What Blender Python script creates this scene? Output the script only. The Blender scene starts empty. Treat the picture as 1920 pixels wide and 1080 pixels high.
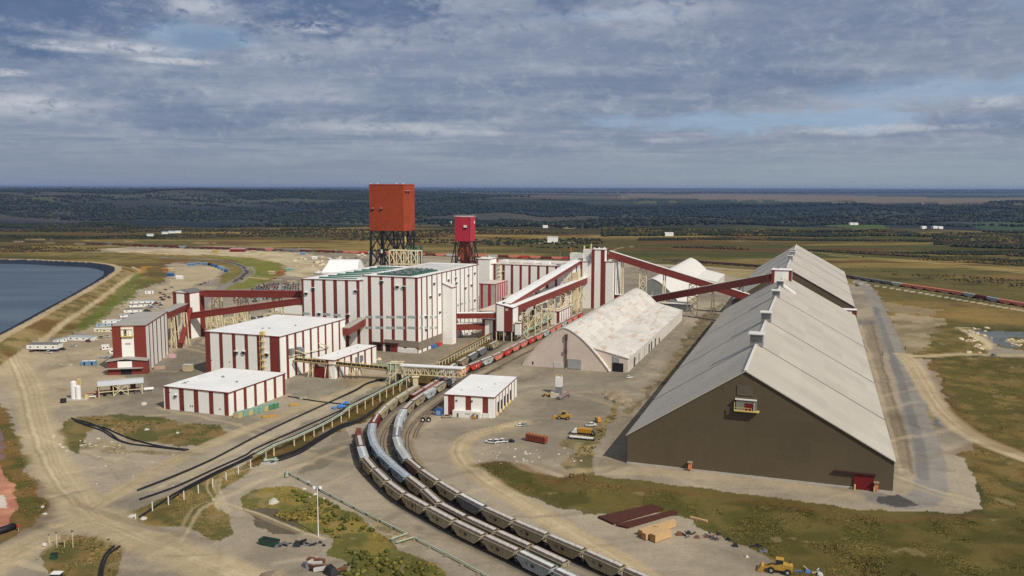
import bpy, bmesh, math, random
import numpy as np
from mathutils import Vector, Matrix
random.seed(7); rng=np.random.default_rng(7)
R=math.radians
scene=bpy.context.scene; col=scene.collection
# ---------------------------------------------------------------- camera
H=125.0; F=1600.0; CX,CY=960.0,540.0
PITCH=math.atan(188.5/F); ROLL=R(0.15); AZ=R(19.7)
cam=bpy.data.cameras.new('camera'); camo=bpy.data.objects.new('camera',cam); col.objects.link(camo)
cam.sensor_width=36; cam.lens=36*F/1920; cam.clip_start=1; cam.clip_end=90000
camo.matrix_world=Matrix.Translation((0,0,H))@Matrix.Rotation(R(90)-PITCH,4,'X')@Matrix.Rotation(ROLL,4,'Z')
scene.camera=camo
# ---------------------------------------------------------------- view
scene.view_settings.view_transform='Standard'; scene.view_settings.look='None'
scene.cycles.use_denoising=False; scene.view_settings.exposure=0.0; scene.view_settings.gamma=1; 
SUN_AZ=R(139); SUN_EL=R(43)      # azimuth clockwise from the viewing direction (+Y)
sd=Vector((math.sin(SUN_AZ)*math.cos(SUN_EL),math.cos(SUN_AZ)*math.cos(SUN_EL),math.sin(SUN_EL)))
sun=bpy.data.lights.new('sun','SUN'); sun.energy=3.9; sun.angle=R(0.6); sun.color=(1,.93,.82)
suno=bpy.data.objects.new('sun',sun); col.objects.link(suno); suno.rotation_euler=(-sd).to_track_quat('-Z','Y').to_euler()
# ---------------------------------------------------------------- world
W=bpy.data.worlds.new('World'); scene.world=W; W.use_nodes=True
nt=W.node_tree; nt.nodes.clear(); N=nt.nodes; L=nt.links
class G_:                                       # tiny node-graph helper
    def __init__(s,nt): s.nt=nt
    def n(s,t,**k):
        nd=s.nt.nodes.new(t)
        for a,b in k.items(): setattr(nd,a,b)
        return nd
    def lk(s,a,b): s.nt.links.new(a,b)
    def m(s,op,a,b=None,c=None,clamp=False):
        nd=s.n('ShaderNodeMath',operation=op,use_clamp=clamp)
        for i,v in enumerate((a,b,c)):
            if v is None: continue
            if isinstance(v,(int,float)): nd.inputs[i].default_value=v
            else: s.lk(v,nd.inputs[i])
        return nd.outputs[0]
    def noise(s,vec,scale,detail=4,rough=.5,dist=0,dim='3D'):
        nd=s.n('ShaderNodeTexNoise',noise_dimensions=dim); nd.inputs['Scale'].default_value=scale
        nd.inputs['Detail'].default_value=detail; nd.inputs['Roughness'].default_value=rough; nd.inputs['Distortion'].default_value=dist
        if vec is not None: s.lk(vec,nd.inputs['Vector'])
        return nd.outputs['Fac']
    def mix(s,f,a,b,bt='MIX'):
        nd=s.n('ShaderNodeMix',data_type='RGBA',blend_type=bt); nd.clamp_factor=True
        for i,v in ((0,f),(6,a),(7,b)):
            if isinstance(v,(int,float)): nd.inputs[i].default_value=v
            elif isinstance(v,tuple): nd.inputs[i].default_value=(*v,1)
            else: s.lk(v,nd.inputs[i])
        return nd.outputs[2]
    def ramp(s,f,a,b):
        nd=s.n('ShaderNodeMapRange',interpolation_type='SMOOTHSTEP'); s.lk(f,nd.inputs[0])
        nd.inputs[1].default_value=a; nd.inputs[2].default_value=b
        return nd.outputs[0]
    def xyz(s,v):
        nd=s.n('ShaderNodeSeparateXYZ'); s.lk(v,nd.inputs[0]); return nd.outputs
    def vec(s,x,y,z):
        nd=s.n('ShaderNodeCombineXYZ')
        for i,v in enumerate((x,y,z)):
            if isinstance(v,(int,float)): nd.inputs[i].default_value=v
            else: s.lk(v,nd.inputs[i])
        return nd.outputs[0]
def srgb(r,g,b):
    f=lambda c:(c/255/12.92 if c<=10.31 else ((c/255+.055)/1.055)**2.4)
    return (f(r),f(g),f(b))
def build_world():
    g=G_(nt); out=g.n('ShaderNodeOutputWorld')
    sky=g.n('ShaderNodeTexSky',sky_type='NISHITA',sun_disc=False); sky.sun_elevation=SUN_EL; sky.sun_rotation=SUN_AZ
    sky.altitude=500; sky.air_density=1; sky.dust_density=1.2
    bgA=g.n('ShaderNodeBackground'); bgA.inputs[1].default_value=.09; g.lk(sky.outputs[0],bgA.inputs[0])
    tc=g.n('ShaderNodeTexCoord'); d=tc.outputs['Generated']; x,y,z=g.xyz(d)
    az=g.m('ARCTAN2',x,y); el=g.m('ARCSINE',z)
    zc=g.m('MAXIMUM',z,0.0)
    den=g.m('ADD',zc,0.035)
    px=g.m('DIVIDE',x,den); py=g.m('DIVIDE',y,den)
    P=g.vec(px,py,0)
    n1=g.noise(P,.42,5,.55,.6)            # cloud masses on a flat layer
    n2=g.noise(g.vec(g.m('MULTIPLY',px,.55),py,3.1),1.1,6,.62,.3)
    n3=g.noise(g.vec(g.m('MULTIPLY',az,9),g.m('MULTIPLY',el,60),1.7),1.0,5,.6,.3)   # streaks low down
    n4=g.noise(g.vec(g.m('MULTIPLY',az,22),g.m('MULTIPLY',el,48),5.7),1.0,6,.62,.5)
    wob=g.m('SUBTRACT',g.noise(g.vec(g.m('MULTIPLY',az,14),g.m('MULTIPLY',el,34),9.2),1,5,.6,.2),.5)
    n5=g.noise(g.vec(g.m('MULTIPLY',az,60),g.m('MULTIPLY',el,110),2.2),1,6,.68,.4)
    def blob(u,v,ru,rv,s=1.0):            # soft cloud mass centred on a bearing / elevation
        a0=math.atan((u-CX)/F); e0=math.atan((351-v)/F)
        da=g.m('DIVIDE',g.m('SUBTRACT',az,a0),ru/F); de=g.m('DIVIDE',g.m('SUBTRACT',el,e0),rv/F)
        r=g.m('SQRT',g.m('ADD',g.m('MULTIPLY',da,da),g.m('MULTIPLY',de,de)))
        r=g.m('ADD',r,g.m('ADD',g.m('MULTIPLY',wob,2.8),g.m('MULTIPLY',g.m('SUBTRACT',n5,.5),1.6)))
        return g.m('MULTIPLY',g.ramp(r,1.25,.25),s)
    dark=None
    for b in ((60,55,210,84,1),(100,118,110,30,1),(640,18,240,58,1),(500,-20,90,30,.7),(700,50,70,20,.8),(1060,10,70,34,.8),(180,180,210,45,.45),(340,232,260,22,.55),(1500,60,260,60,.3),(1250,165,420,22,.4),(600,215,420,16,.35),(380,100,60,20,.5),(1600,90,160,20,.35)):
        q=blob(*b); dark=q if dark is None else g.m('MAXIMUM',dark,q)
    light=None
    for b in ((70,218,130,26,.8),(225,120,120,12,1),(160,128,60,7,1),(330,138,70,6,.9),(590,68,55,9,.9),(560,125,90,22,.5),(1835,212,60,12,.75),(1560,253,120,8,.6),(740,242,150,8,.5),(390,45,60,18,.7),(1180,40,160,30,.4),(20,172,50,6,.8),(1240,265,60,6,.5),(860,250,90,8,.5),(1740,250,120,7,.55)):
        q=blob(*b); light=q if light is None else g.m('MAXIMUM',light,q)
    light=g.m('MULTIPLY',light,g.ramp(g.m('ADD',g.m('MULTIPLY',n5,.6),g.m('MULTIPLY',n4,.4)),.36,.56))
    gap=None
    for b in ((370,98,80,24,.8),(1420,235,330,20,.7),(1800,190,200,26,.55),(1130,42,120,14,.4),(400,28,40,12,.7),(1900,40,60,30,.3)):
        q=blob(*b); gap=q if gap is None else g.m('MAXIMUM',gap,q)
    f=g.ramp(g.m('ADD',g.m('MULTIPLY',n1,.5),g.m('ADD',g.m('MULTIPLY',n2,.3),g.m('MULTIPLY',n4,.2))),.36,.64)
    c=g.mix(f,srgb(116,132,157),srgb(161,168,182))
    c=g.mix(g.m('MULTIPLY',g.ramp(n3,.42,.62),.42),c,srgb(118,130,158))
    c=g.mix(g.m('MULTIPLY',g.ramp(n4,.55,.78),.4),c,srgb(186,188,198))
    c=g.mix(g.m('MULTIPLY',g.ramp(n5,.5,.75),.3),c,srgb(184,188,198)); c=g.mix(g.m('MULTIPLY',g.ramp(n5,.48,.25),.28),c,srgb(108,122,150))
    c=g.mix(gap,c,srgb(150,178,205))
    c=g.mix(g.m('MULTIPLY',dark,.88),c,srgb(80,102,140))
    c=g.mix(g.m('MULTIPLY',g.m('MULTIPLY',dark,g.ramp(n4,.45,.7)),.35),c,srgb(128,140,170))
    c=g.mix(light,c,srgb(196,198,206))
    hz=g.ramp(el,.062,.012)
    c=g.mix(g.m('MULTIPLY',hz,.85),c,g.mix(g.ramp(az,-.5,.5),srgb(128,140,162),srgb(146,160,172)))
    up=g.ramp(el,.24,.6)                   # overhead, outside the frame: broken cloud
    c=g.mix(up,c,g.mix(g.ramp(n1,.4,.6),srgb(122,132,150),srgb(178,178,180)))
    c=g.mix(g.ramp(z,0.0,-.02),c,srgb(95,95,85))
    bgB=g.n('ShaderNodeBackground'); g.lk(c,bgB.inputs[0]); bgB.inputs[1].default_value=1.0
    ms=g.n('ShaderNodeMixShader'); ms.inputs[0].default_value=.93
    g.lk(bgA.outputs[0],ms.inputs[1]); g.lk(bgB.outputs[0],ms.inputs[2]); g.lk(ms.outputs[0],out.inputs[0])
build_world()
# ---------------------------------------------------------------- survey: pixel of the reference -> point on a level plane
A=np.array([math.sin(AZ),math.cos(AZ)]); B=np.array([math.cos(AZ),-math.sin(AZ)])
def ray(u,v):
    x=u-CX; y=CY-v; c,s=math.cos(ROLL),math.sin(ROLL); x,y=x*c-y*s,x*s+y*c
    cp,sp=math.cos(PITCH),math.sin(PITCH)
    return np.array([x,F*cp+y*sp,-F*sp+y*cp])
def G(u,v,z=0.0):
    d=ray(u,v); t=(z-H)/d[2]; return (d[0]*t,d[1]*t)
def AB(a,b): p=a*A+b*B; return (float(p[0]),float(p[1]))      # site grid (a along the sheds, b across) -> world
def gab(u,v,z=0.0):
    p=np.array(G(u,v,z)); return float(p@A),float(p@B)
# ---------------------------------------------------------------- materials
MATS={}
def mat(name,c,rough=.7,metal=0.0,var=.12,scale=.25,stain=None,ribs=0,spec=.3,bump=0,sheets=None):
    """painted / natural surface with large and small tone variation, optional stains and fine ribs"""
    if name in MATS: return MATS[name]
    m=bpy.data.materials.new(name); m.use_nodes=True; t=m.node_tree; t.nodes.clear(); g=G_(t)
    o=g.n('ShaderNodeOutputMaterial'); b=g.n('ShaderNodeBsdfPrincipled'); g.lk(b.outputs[0],o.inputs[0])
    b.inputs['Roughness'].default_value=rough; b.inputs['Metallic'].default_value=metal; b.inputs['Specular IOR Level'].default_value=spec
    tc=g.n('ShaderNodeTexCoord').outputs['Object']
    n1=g.noise(tc,scale,4,.6); n2=g.noise(tc,scale*6,3,.6)
    f=g.m('ADD',g.m('MULTIPLY',n1,.6),g.m('MULTIPLY',n2,.4))
    c1=tuple(v*(1-var*1.6) for v in c); c2=tuple(min(1,v*(1+var*1.6)) for v in c)
    cc=g.mix(g.ramp(f,.25,.75),c1,c2)
    if ribs:
        x,y,z=g.xyz(tc); s=g.m('ADD',x,y); w=g.m('FRACT',g.m('MULTIPLY',s,1.0/ribs))
        cc=g.mix(g.m('MULTIPLY',g.ramp(w,.7,.95),.10),cc,tuple(v*.45 for v in c))
    if sheets:                         # replaced / sun-bleached cladding sheets: a tone per rectangle
        x,y,z=g.xyz(tc); wn=g.n('ShaderNodeTexWhiteNoise',noise_dimensions='3D'); fl=lambda q,k:g.m('FLOOR',g.m('DIVIDE',q,k))
        g.lk(g.vec(fl(g.m('ADD',x,g.m('MULTIPLY',z,.0)),sheets[0]),fl(y,sheets[1]),fl(z,sheets[2])),wn.inputs['Vector'])
        cc=g.mix(g.m('MULTIPLY',g.ramp(wn.outputs['Value'],.55,1.0),sheets[3]),cc,tuple(v*.62 for v in c)); cc=g.mix(g.m('MULTIPLY',g.ramp(wn.outputs['Value'],.3,.0),sheets[3]),cc,tuple(min(1,v*1.22) for v in c))
    if stain:
        sc,thr,amt,sx,sy,sz=stain
        x,y,z=g.xyz(tc); q=g.noise(g.vec(g.m('MULTIPLY',x,sx),g.m('MULTIPLY',y,sy),g.m('MULTIPLY',z,sz)),1,5,.65,.3)
        cc=g.mix(g.m('MULTIPLY',g.ramp(q,thr,thr+.12),amt),cc,sc)
    g.lk(cc,b.inputs['Base Color'])
    if bump:
        bp=g.n('ShaderNodeBump'); bp.inputs['Strength'].default_value=bump; bp.inputs['Distance'].default_value=.5; g.lk(n2,bp.inputs['Height']); g.lk(bp.outputs[0],b.inputs['Normal'])
    MATS[name]=m; return m
# ---------------------------------------------------------------- mesh builder
class MB:
    def __init__(s): s.v=[]; s.f=[]; s.mi=[]; s.mats=[]
    def mid(s,m):
        if m not in s.mats: s.mats.append(m)
        return s.mats.index(m)
    def poly(s,pts,m):
        k=len(s.v); s.v+= [tuple(map(float,p)) for p in pts]; s.f.append(tuple(range(k,k+len(pts)))); s.mi.append(s.mid(m)); return s
    def faces(s,vs,fs,m):
        k=len(s.v); s.v+=[tuple(map(float,p)) for p in vs]; i=s.mid(m)
        for f in fs: s.f.append(tuple(k+j for j in f)); s.mi.append(i)
        return s
    def box(s,x0,x1,y0,y1,z0,z1,m,top=None):
        vs=[(x0,y0,z0),(x1,y0,z0),(x1,y1,z0),(x0,y1,z0),(x0,y0,z1),(x1,y0,z1),(x1,y1,z1),(x0,y1,z1)]
        s.faces(vs,[(0,3,2,1),(0,1,5,4),(1,2,6,5),(2,3,7,6),(3,0,4,7)],m)
        s.faces(vs[4:],[(0,1,2,3)],top or m); return s
    def beam(s,p,q,w,m,h=None):
        p=Vector(p); q=Vector(q); d=(q-p)
        if d.length<1e-6: return s
        d.normalize(); up=Vector((0,0,1)) if abs(d.z)<.95 else Vector((1,0,0))
        a=d.cross(up).normalized()*(w/2); b=a.cross(d).normalized()*((h or w)/2)
        vs=[p-a-b,p+a-b,p+a+b,p-a+b,q-a-b,q+a-b,q+a+b,q-a+b]
        s.faces(vs,[(0,1,2,3),(7,6,5,4),(0,4,5,1),(1,5,6,2),(2,6,7,3),(3,7,4,0)],m); return s
    def cyl(s,c,r,z0,z1,m,n=12,r2=None,cap=True):
        r2=r if r2 is None else r2; k=[(2*math.pi*i/n) for i in range(n)]
        vs=[(c[0]+r*math.cos(t),c[1]+r*math.sin(t),z0) for t in k]+[(c[0]+r2*math.cos(t),c[1]+r2*math.sin(t),z1) for t in k]
        fs=[(i,(i+1)%n,n+(i+1)%n,n+i) for i in range(n)]
        if cap: fs+=[tuple(range(n,2*n)),tuple(range(n-1,-1,-1))]
        s.faces(vs,fs,m); return s
    def tube(s,pts,r,m,n=6):
        pts=[Vector(p) for p in pts]; rings=[]
        for i,p in enumerate(pts):
            d=(pts[min(i+1,len(pts)-1)]-pts[max(i-1,0)]).normalized(); up=Vector((0,0,1)) if abs(d.z)<.9 else Vector((1,0,0))
            a=d.cross(up).normalized(); b=a.cross(d).normalized()
            rings.append([p+a*(r*math.cos(2*math.pi*j/n))+b*(r*math.sin(2*math.pi*j/n)) for j in range(n)])
        vs=[v for rg in rings for v in rg]; fs=[]
        for i in range(len(rings)-1):
            for j in range(n): fs.append((i*n+j,i*n+(j+1)%n,(i+1)*n+(j+1)%n,(i+1)*n+j))
        fs+=[tuple(range(n-1,-1,-1)),tuple((len(rings)-1)*n+j for j in range(n))]
        s.faces(vs,fs,m); return s
    def prism(s,prof,axis,t0,t1,m,cap=None):
        """profile of (u,z) pairs swept along axis 'x' or 'y' from t0 to t1"""
        n=len(prof)
        f=(lambda u,z,t:(u,t,z)) if axis=='y' else (lambda u,z,t:(t,u,z))
        vs=[f(u,z,t0) for u,z in prof]+[f(u,z,t1) for u,z in prof]
        s.faces(vs,[(i,(i+1)%n,n+(i+1)%n,n+i) for i in range(n)],m)
        s.faces(vs,[tuple(range(n-1,-1,-1)),tuple(range(n,2*n))],cap or m); return s
    def build(s,name,parent=None,smooth=False):
        me=bpy.data.meshes.new(name); me.from_pydata(s.v,[],s.f)
        for m in s.mats: me.materials.append(m)
        me.polygons.foreach_set('material_index',s.mi)
        if smooth: me.polygons.foreach_set('use_smooth',[True]*len(s.f))
        me.update(); bm=bmesh.new(); bm.from_mesh(me); bmesh.ops.recalc_face_normals(bm,faces=bm.faces); bm.to_mesh(me); bm.free()
        o=bpy.data.objects.new(name,me); col.objects.link(o)
        if parent: o.parent=parent
        return o
def tag(o,label,cat,group=None,kind=None):
    if label: o['label']=label
    if cat: o['category']=cat
    if group: o['group']=group
    if kind: o['kind']=kind
    return o
def thing(name,label,cat,loc,rz=0,group=None):
    o=bpy.data.objects.new(name,None); col.objects.link(o); o.empty_display_size=1
    o.location=(loc[0],loc[1],loc[2] if len(loc)>2 else 0); o.rotation_euler=(0,0,rz); return tag(o,label,cat,group)
def dup(root,loc,rz,label=None,group=None,scale=None):
    r=root.copy(); col.objects.link(r); r.location=loc; r.rotation_euler=(0,0,rz) if not hasattr(rz,'__len__') else rz
    if label: r['label']=label
    if group: r['group']=group
    if scale: r.scale=scale
    for ch in root.children:
        c=ch.copy(); col.objects.link(c); c.parent=r
        for g2 in ch.children:
            d=g2.copy(); col.objects.link(d); d.parent=c
    return r
GR=-AZ     # rotation of the site grid
# ---------------------------------------------------------------- terrain
def vnoise(x,y,s,seed=0,oct=3):
    tot=0;amp=1;nrm=0
    for o in range(oct):
        X=x/s+seed*17.31+o*5.7; Y=y/s+seed*9.77-o*3.1
        xi=np.floor(X);yi=np.floor(Y);fx=X-xi;fy=Y-yi;fx=fx*fx*(3-2*fx);fy=fy*fy*(3-2*fy)
        def h(a,b):
            q=np.sin(a*127.1+b*311.7+seed*74.7)*43758.5453; return q-np.floor(q)
        v=(h(xi,yi)*(1-fx)+h(xi+1,yi)*fx)*(1-fy)+(h(xi,yi+1)*(1-fx)+h(xi+1,yi+1)*fx)*fy
        tot=tot+v*amp;nrm+=amp;amp*=.5;s=s/2
    return tot/nrm
def sm(x,a,b):
    t=np.clip((x-a)/(b-a),0,1); return t*t*(3-2*t)
def project(x,y,z):
    cp,sp=math.cos(PITCH),math.sin(PITCH); Y=y*cp-(z-H)*sp; Z=y*sp+(z-H)*cp
    Y=np.maximum(Y,1.0); px=F*x/Y; py=F*Z/Y; c,s=math.cos(-ROLL),math.sin(-ROLL)
    return CX+px*c-py*s, CY-(px*s+py*c)
def inside(u,v,poly):
    r=np.zeros(u.shape,bool); xs=[p[0] for p in poly]; ys=[p[1] for p in poly]
    m=(u>min(xs))&(u<max(xs))&(v>min(ys))&(v<max(ys)); uu=u[m];vv=v[m]; rr=np.zeros(uu.shape,bool); n=len(poly); j=n-1
    for i in range(n):
        xi,yi=poly[i];xj,yj=poly[j]
        if yi!=yj:
            c=((yi>vv)!=(yj>vv))&(uu<(xj-xi)*(vv-yi)/(yj-yi)+xi); rr^=c
        j=i
    r[m]=rr; return r
def sdist(x,y,pts):                      # distance to a polyline, world metres
    d=np.full(x.shape,1e9)
    for (x0,y0),(x1,y1) in zip(pts[:-1],pts[1:]):
        dx,dy=x1-x0,y1-y0; L2=dx*dx+dy*dy+1e-9; t=np.clip(((x-x0)*dx+(y-y0)*dy)/L2,0,1)
        d=np.minimum(d,np.hypot(x-x0-t*dx,y-y0-t*dy))
    return d
def spline(pts,step):                    # Catmull-Rom through world points, resampled evenly
    p=[np.array(q,float) for q in pts]; p=[2*p[0]-p[1]]+p+[2*p[-1]-p[-2]]; out=[]
    for i in range(1,len(p)-2):
        n=max(2,int(np.linalg.norm(p[i+1]-p[i])/1.5))
        for k in range(n):
            t=k/n; out.append(.5*((2*p[i])+(-p[i-1]+p[i+1])*t+(2*p[i-1]-5*p[i]+4*p[i+1]-p[i+2])*t*t+(-p[i-1]+3*p[i]-3*p[i+1]+p[i+2])*t**3))
    out.append(p[-2]); out=np.array(out); s=np.concatenate([[0],np.cumsum(np.linalg.norm(np.diff(out,axis=0),axis=1))])
    q=np.arange(0,s[-1],step); return np.stack([np.interp(q,s,out[:,k]) for k in range(out.shape[1])],1)
LAKE_PX=[(-260,494),(0,486),(60,487),(120,490),(170,492),(200,496),(215,501),(214,508),(195,521),(150,547),(100,574),(50,602),(0,628),(-80,676),(-260,790)]
LZ=1.0; CREST=7.0
LAKE=[G(u,v,CREST) for u,v in LAKE_PX]
def lake_sd(x,y):
    d=sdist(x,y,LAKE+[LAKE[0]]); return np.where(inside(x,y,LAKE),-d,d)
def height(x,y):
    if np.ndim(x)==0: return float(height(np.array([float(x)]),np.array([float(y)]))[0])
    x=np.asarray(x,float);y=np.asarray(y,float); d=np.hypot(x,y)
    z=np.zeros_like(d)
    far=sm(d,2300,4200)
    z=z-26*far*(1-sm(d,4800,7000))
    z=z+far*((vnoise(x,y,900,3)-.5)*46+(vnoise(x*1.6,y*.5,420,7,3)-.5)*44*(1-sm(d,7500,9000)))*(1-sm(d,9000,20000)*.75)
    z=z+sm(d,4700,7600)*(26+52*sm(-x/(d+1),-.15,.3))*(1-.75*sm(d,9000,30000))
    z=z+sm(d,14000,45000)*112
    z=z+sm(d,1250,1800)*(vnoise(x,y,240,5)-.5)*5
    z=z-3.0*sm(d,1150,1500)*0
    near=(x<-100)&(x>-1700)&(y>150)&(y<1500)
    if near.any():
        sd=lake_sd(x[near],y[near])
        ht=np.where(sd<0,np.clip(CREST+sd*0.42,-2,CREST),np.where(sd<9,CREST,CREST*(1-sm(sd,9,38))))
        z[near]=np.maximum(z[near]*sm(sd,30,90),0)*1.0+ht
    return z
dens=np.concatenate([np.array([.0045*0+ .45,.8,1.3,1.9]),np.arange(2.5,112,2.15),np.arange(112,172,.52),np.arange(172,760,2.15)])
Ys=list((H*F/dens)); Ys=[y for y in Ys if y<46000]+[240,225,200,160,100,0,-150,-500]
Ys=np.array(Ys)
ts=np.concatenate([[-6,-2.5,-1.4,-1,-.85,-.76,-.70],np.arange(-.66,.6601,.00135),[.70,.76,.85,1,1.4,2.5,6]])
TX,TY=np.meshgrid(ts,Ys); GX=TX*np.maximum(TY,250); GY=TY.copy(); GY+=0
GZ=height(GX,GY); nr,nc=GX.shape
dist=np.hypot(GX,GY)
amp=np.clip(dist*.0045,1.2,40)
amp=np.maximum(amp,1.6); PXx=GX+(vnoise(GX,GY,9,11,4)-.5)*amp*3.4+(vnoise(GX,GY,45,12,3)-.5)*amp*2.4; PYy=GY+(vnoise(GX,GY,9,13,4)-.5)*amp*5+(vnoise(GX,GY,45,14,3)-.5)*amp*4
U,V=project(PXx,PYy,GZ); U0,V0=project(GX,GY,GZ)
C=np.zeros((nr,nc,3)); VEG=np.ones((nr,nc)); ZN=np.zeros((nr,nc),int)     # 0 ground 1 gravel yard 2 dirt road 3 paved road 4 ballast 5 grass verge 6 puddle
def lin(c): return np.array(srgb(*c))*ALB
ALB=1.0
def lerp(a,b,t): return a*(1-t[...,None])+b*t[...,None]
olive=lin((96,88,50)); ochre=lin((132,110,66)); dkgreen=lin((52,58,34)); tan=lin((168,150,120)); dark=lin((44,52,48)); navy=lin((38,50,58)); brown=lin((92,74,54))
n1=vnoise(GX,GY*1.0,70,21,4); n2=vnoise(GX*.35,GY,120,22,4); n3=vnoise(GX,GY,22,23,3)
C[:]=olive; C=lerp(C,ochre,sm(n2,.42,.68)); C=lerp(C,dkgreen,sm(n1,.55,.75)*.7); C=lerp(C,brown,sm(n3,.62,.8)*.5)
# middle distance: strips of pasture, brush and bare fields running across the view
s1=vnoise(GX*.22,GY,150,31,4); s2=vnoise(GX*.2,GY,330,32,4)
mid=sm(dist,1250,1650)
s6=vnoise(GX*.3,GY,60,36,4); s7=vnoise(GX*.25,GY,90,37,3)
C=lerp(C,lerp(lerp(lerp(lerp(np.broadcast_to(lin((84,78,46)),C.shape),lin((132,114,68)),sm(s1,.44,.6)),lin((92,70,42)),sm(s6,.55,.68)),lin((66,72,36)),sm(s7,.55,.66)*.8),lin((46,48,32)),sm(s2,.5,.6)*.85),mid)
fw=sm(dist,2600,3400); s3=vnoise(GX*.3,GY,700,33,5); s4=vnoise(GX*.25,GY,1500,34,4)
C=lerp(C,lerp(lerp(np.broadcast_to(lin((34,46,58)),C.shape),lin((64,74,68)),sm(s3,.5,.68)*.8),lin((92,88,80)),sm(s4,.62,.72)*.45),fw)  # far land turned dark blue: distance haze painted into its colour
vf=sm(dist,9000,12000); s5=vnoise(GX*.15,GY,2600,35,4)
C=lerp(C,lerp(np.broadcast_to(lin((42,54,68)),C.shape),lin((96,94,92)),sm(s5,.56,.68)*.7),vf)  # farthest land bluer still, the haze again laid into the colour
def zone(poly,c,veg=0.0,zn=None,soft=1.0,exact=False,c2=None,ns=30):
    m=inside(U0 if exact else U,V0 if exact else V,poly)
    cc=np.broadcast_to(lin(c),C.shape)
    if c2 is not None: cc=lerp(cc,lin(c2),sm(vnoise(GX,GY,ns,len(poly)+int(poly[0][0])%7,4),.4,.65))
    C[m]=C[m]*(1-soft)+cc[m]*soft; VEG[m]=VEG[m]*(1-soft)+veg*soft
    if zn is not None: ZN[m]=zn
def stroke(px,w,c,veg=0.0,zn=None,alpha=1.0,edge=.35,zz=0.0):
    pts=[tuple(q) for q in spline([G(u,v,zz) for u,v in px],4.0)]
    xs=[p[0] for p in pts]; ys=[p[1] for p in pts]
    m=(GX>min(xs)-w)&(GX<max(xs)+w)&(GY>min(ys)-w)&(GY<max(ys)+w)
    if not m.any(): return pts
    X=GX[m]*.8+PXx[m]*.2;Y=GY[m]*.8+PYy[m]*.2
    d=sdist(X,Y,pts[::2]+[pts[-1]]); k=(1-sm(d,w/2*(1-edge),w/2*(1+edge)))*alpha
    C[m]=C[m]*(1-k[:,None])+lin(c)*k[:,None]; VEG[m]=VEG[m]*(1-k)+veg*k
    if zn is not None:
        z=ZN[m]; z[k>.5*alpha]=zn; ZN[m]=z
    return pts
GRAV=(158,147,129); GRAV2=(134,125,111)
# far land
zone([(1340,364),(1960,372),(1960,386),(1500,378),(1340,374),(1150,371),(1150,366)],(112,103,93),.2,soft=.95)
zone([(780,366),(1150,366),(1340,370),(1150,373),(800,371)],(104,98,86),.3,soft=.6)
zone([(1530,421),(1590,416),(1650,421),(1665,430),(1600,429)],(76,92,54),.3,soft=.95)
zone([(1820,418),(1960,416),(1960,432),(1840,431)],(62,84,58),.3,soft=.8)
zone([(1280,430),(1420,424),(1580,428),(1580,434),(1280,436)],(72,84,52),.3,soft=.6)
zone([(1190,377),(1270,377),(1280,381),(1200,383)],(100,100,70),.3,soft=.7)
zone([(20,372),(110,367),(120,373),(60,379)],(86,92,70),.3,soft=.6)
for b in ((1070,424,1110,416,1190,403),): stroke([(1060,425),(1110,416),(1190,403)],30,(176,164,130),0,2,1.0)
stroke([(1270,433),(1600,442),(1960,446)],9,(150,140,100),0,2,.7); stroke([(1300,437),(1150,433)],8,(150,140,100),0,2,.5)
stroke([(1136,478),(1160,466),(1200,461)],6,(150,135,100),0,2,.8)
stroke([(0,448),(120,450),(250,454),(420,457)],8,(165,140,105),0,2,.7)
stroke([(1500,470),(1700,488),(1960,512)],7,(176,160,110),0,2,.75); stroke([(1560,478),(1720,493),(1960,515)],14,(150,135,80),.7,None,.6)
zone([(1030,452),(1090,454),(1040,457),(1000,455)],(160,145,115),0,1,.8)
# the works yard
YARD=[(-80,674),(0,664),(40,632),(120,634),(185,596),(228,560),(278,536),(322,520),(312,505),(306,497),(330,489),(390,489),(425,497),(428,508),(412,520),(420,540),(460,540),(510,526),(536,514),(540,498),(500,484),(400,478),(300,470),(230,474),(130,474),(200,466),(300,462),(480,463),(700,472),(900,484),(1150,492),(1320,500),(1420,508),(1590,530),(1640,546),(1662,600),(1692,672),(1745,672),(1765,735),(1800,800),(1835,833),(1808,860),(1840,905),(1850,958),(1790,962),(1680,960),(1560,946),(1430,930),(1250,905),(1120,894),(1050,900),(960,874),(896,873),(960,915),(1050,950),(1150,968),(1200,950),(1270,960),(1330,1000),(1420,1035),(1480,1060),(1530,1140),(-80,1140),(-80,1012),(0,1005),(60,985),(80,965),(62,900),(38,830),(20,775),(-80,750)]
zone(YARD,GRAV,.06,1,c2=GRAV2,ns=60)
zone([(1670,592),(1700,588),(1770,598),(1768,612),(1745,640),(1706,672),(1690,672),(1672,620)],(160,145,120),.15,1,.9,c2=(130,118,90),ns=25)
zone([(1650,566),(1760,580),(1760,592),(1660,584)],(150,136,112),.3,1,.6)
zone([(-60,660),(56,640),(130,636),(235,562),(300,535),(400,540),(430,600),(340,650),(320,668),(240,700),(180,760),(60,760),(-60,700)],(178,162,134),.05,1,.8,c2=(160,146,122),ns=25)
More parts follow.
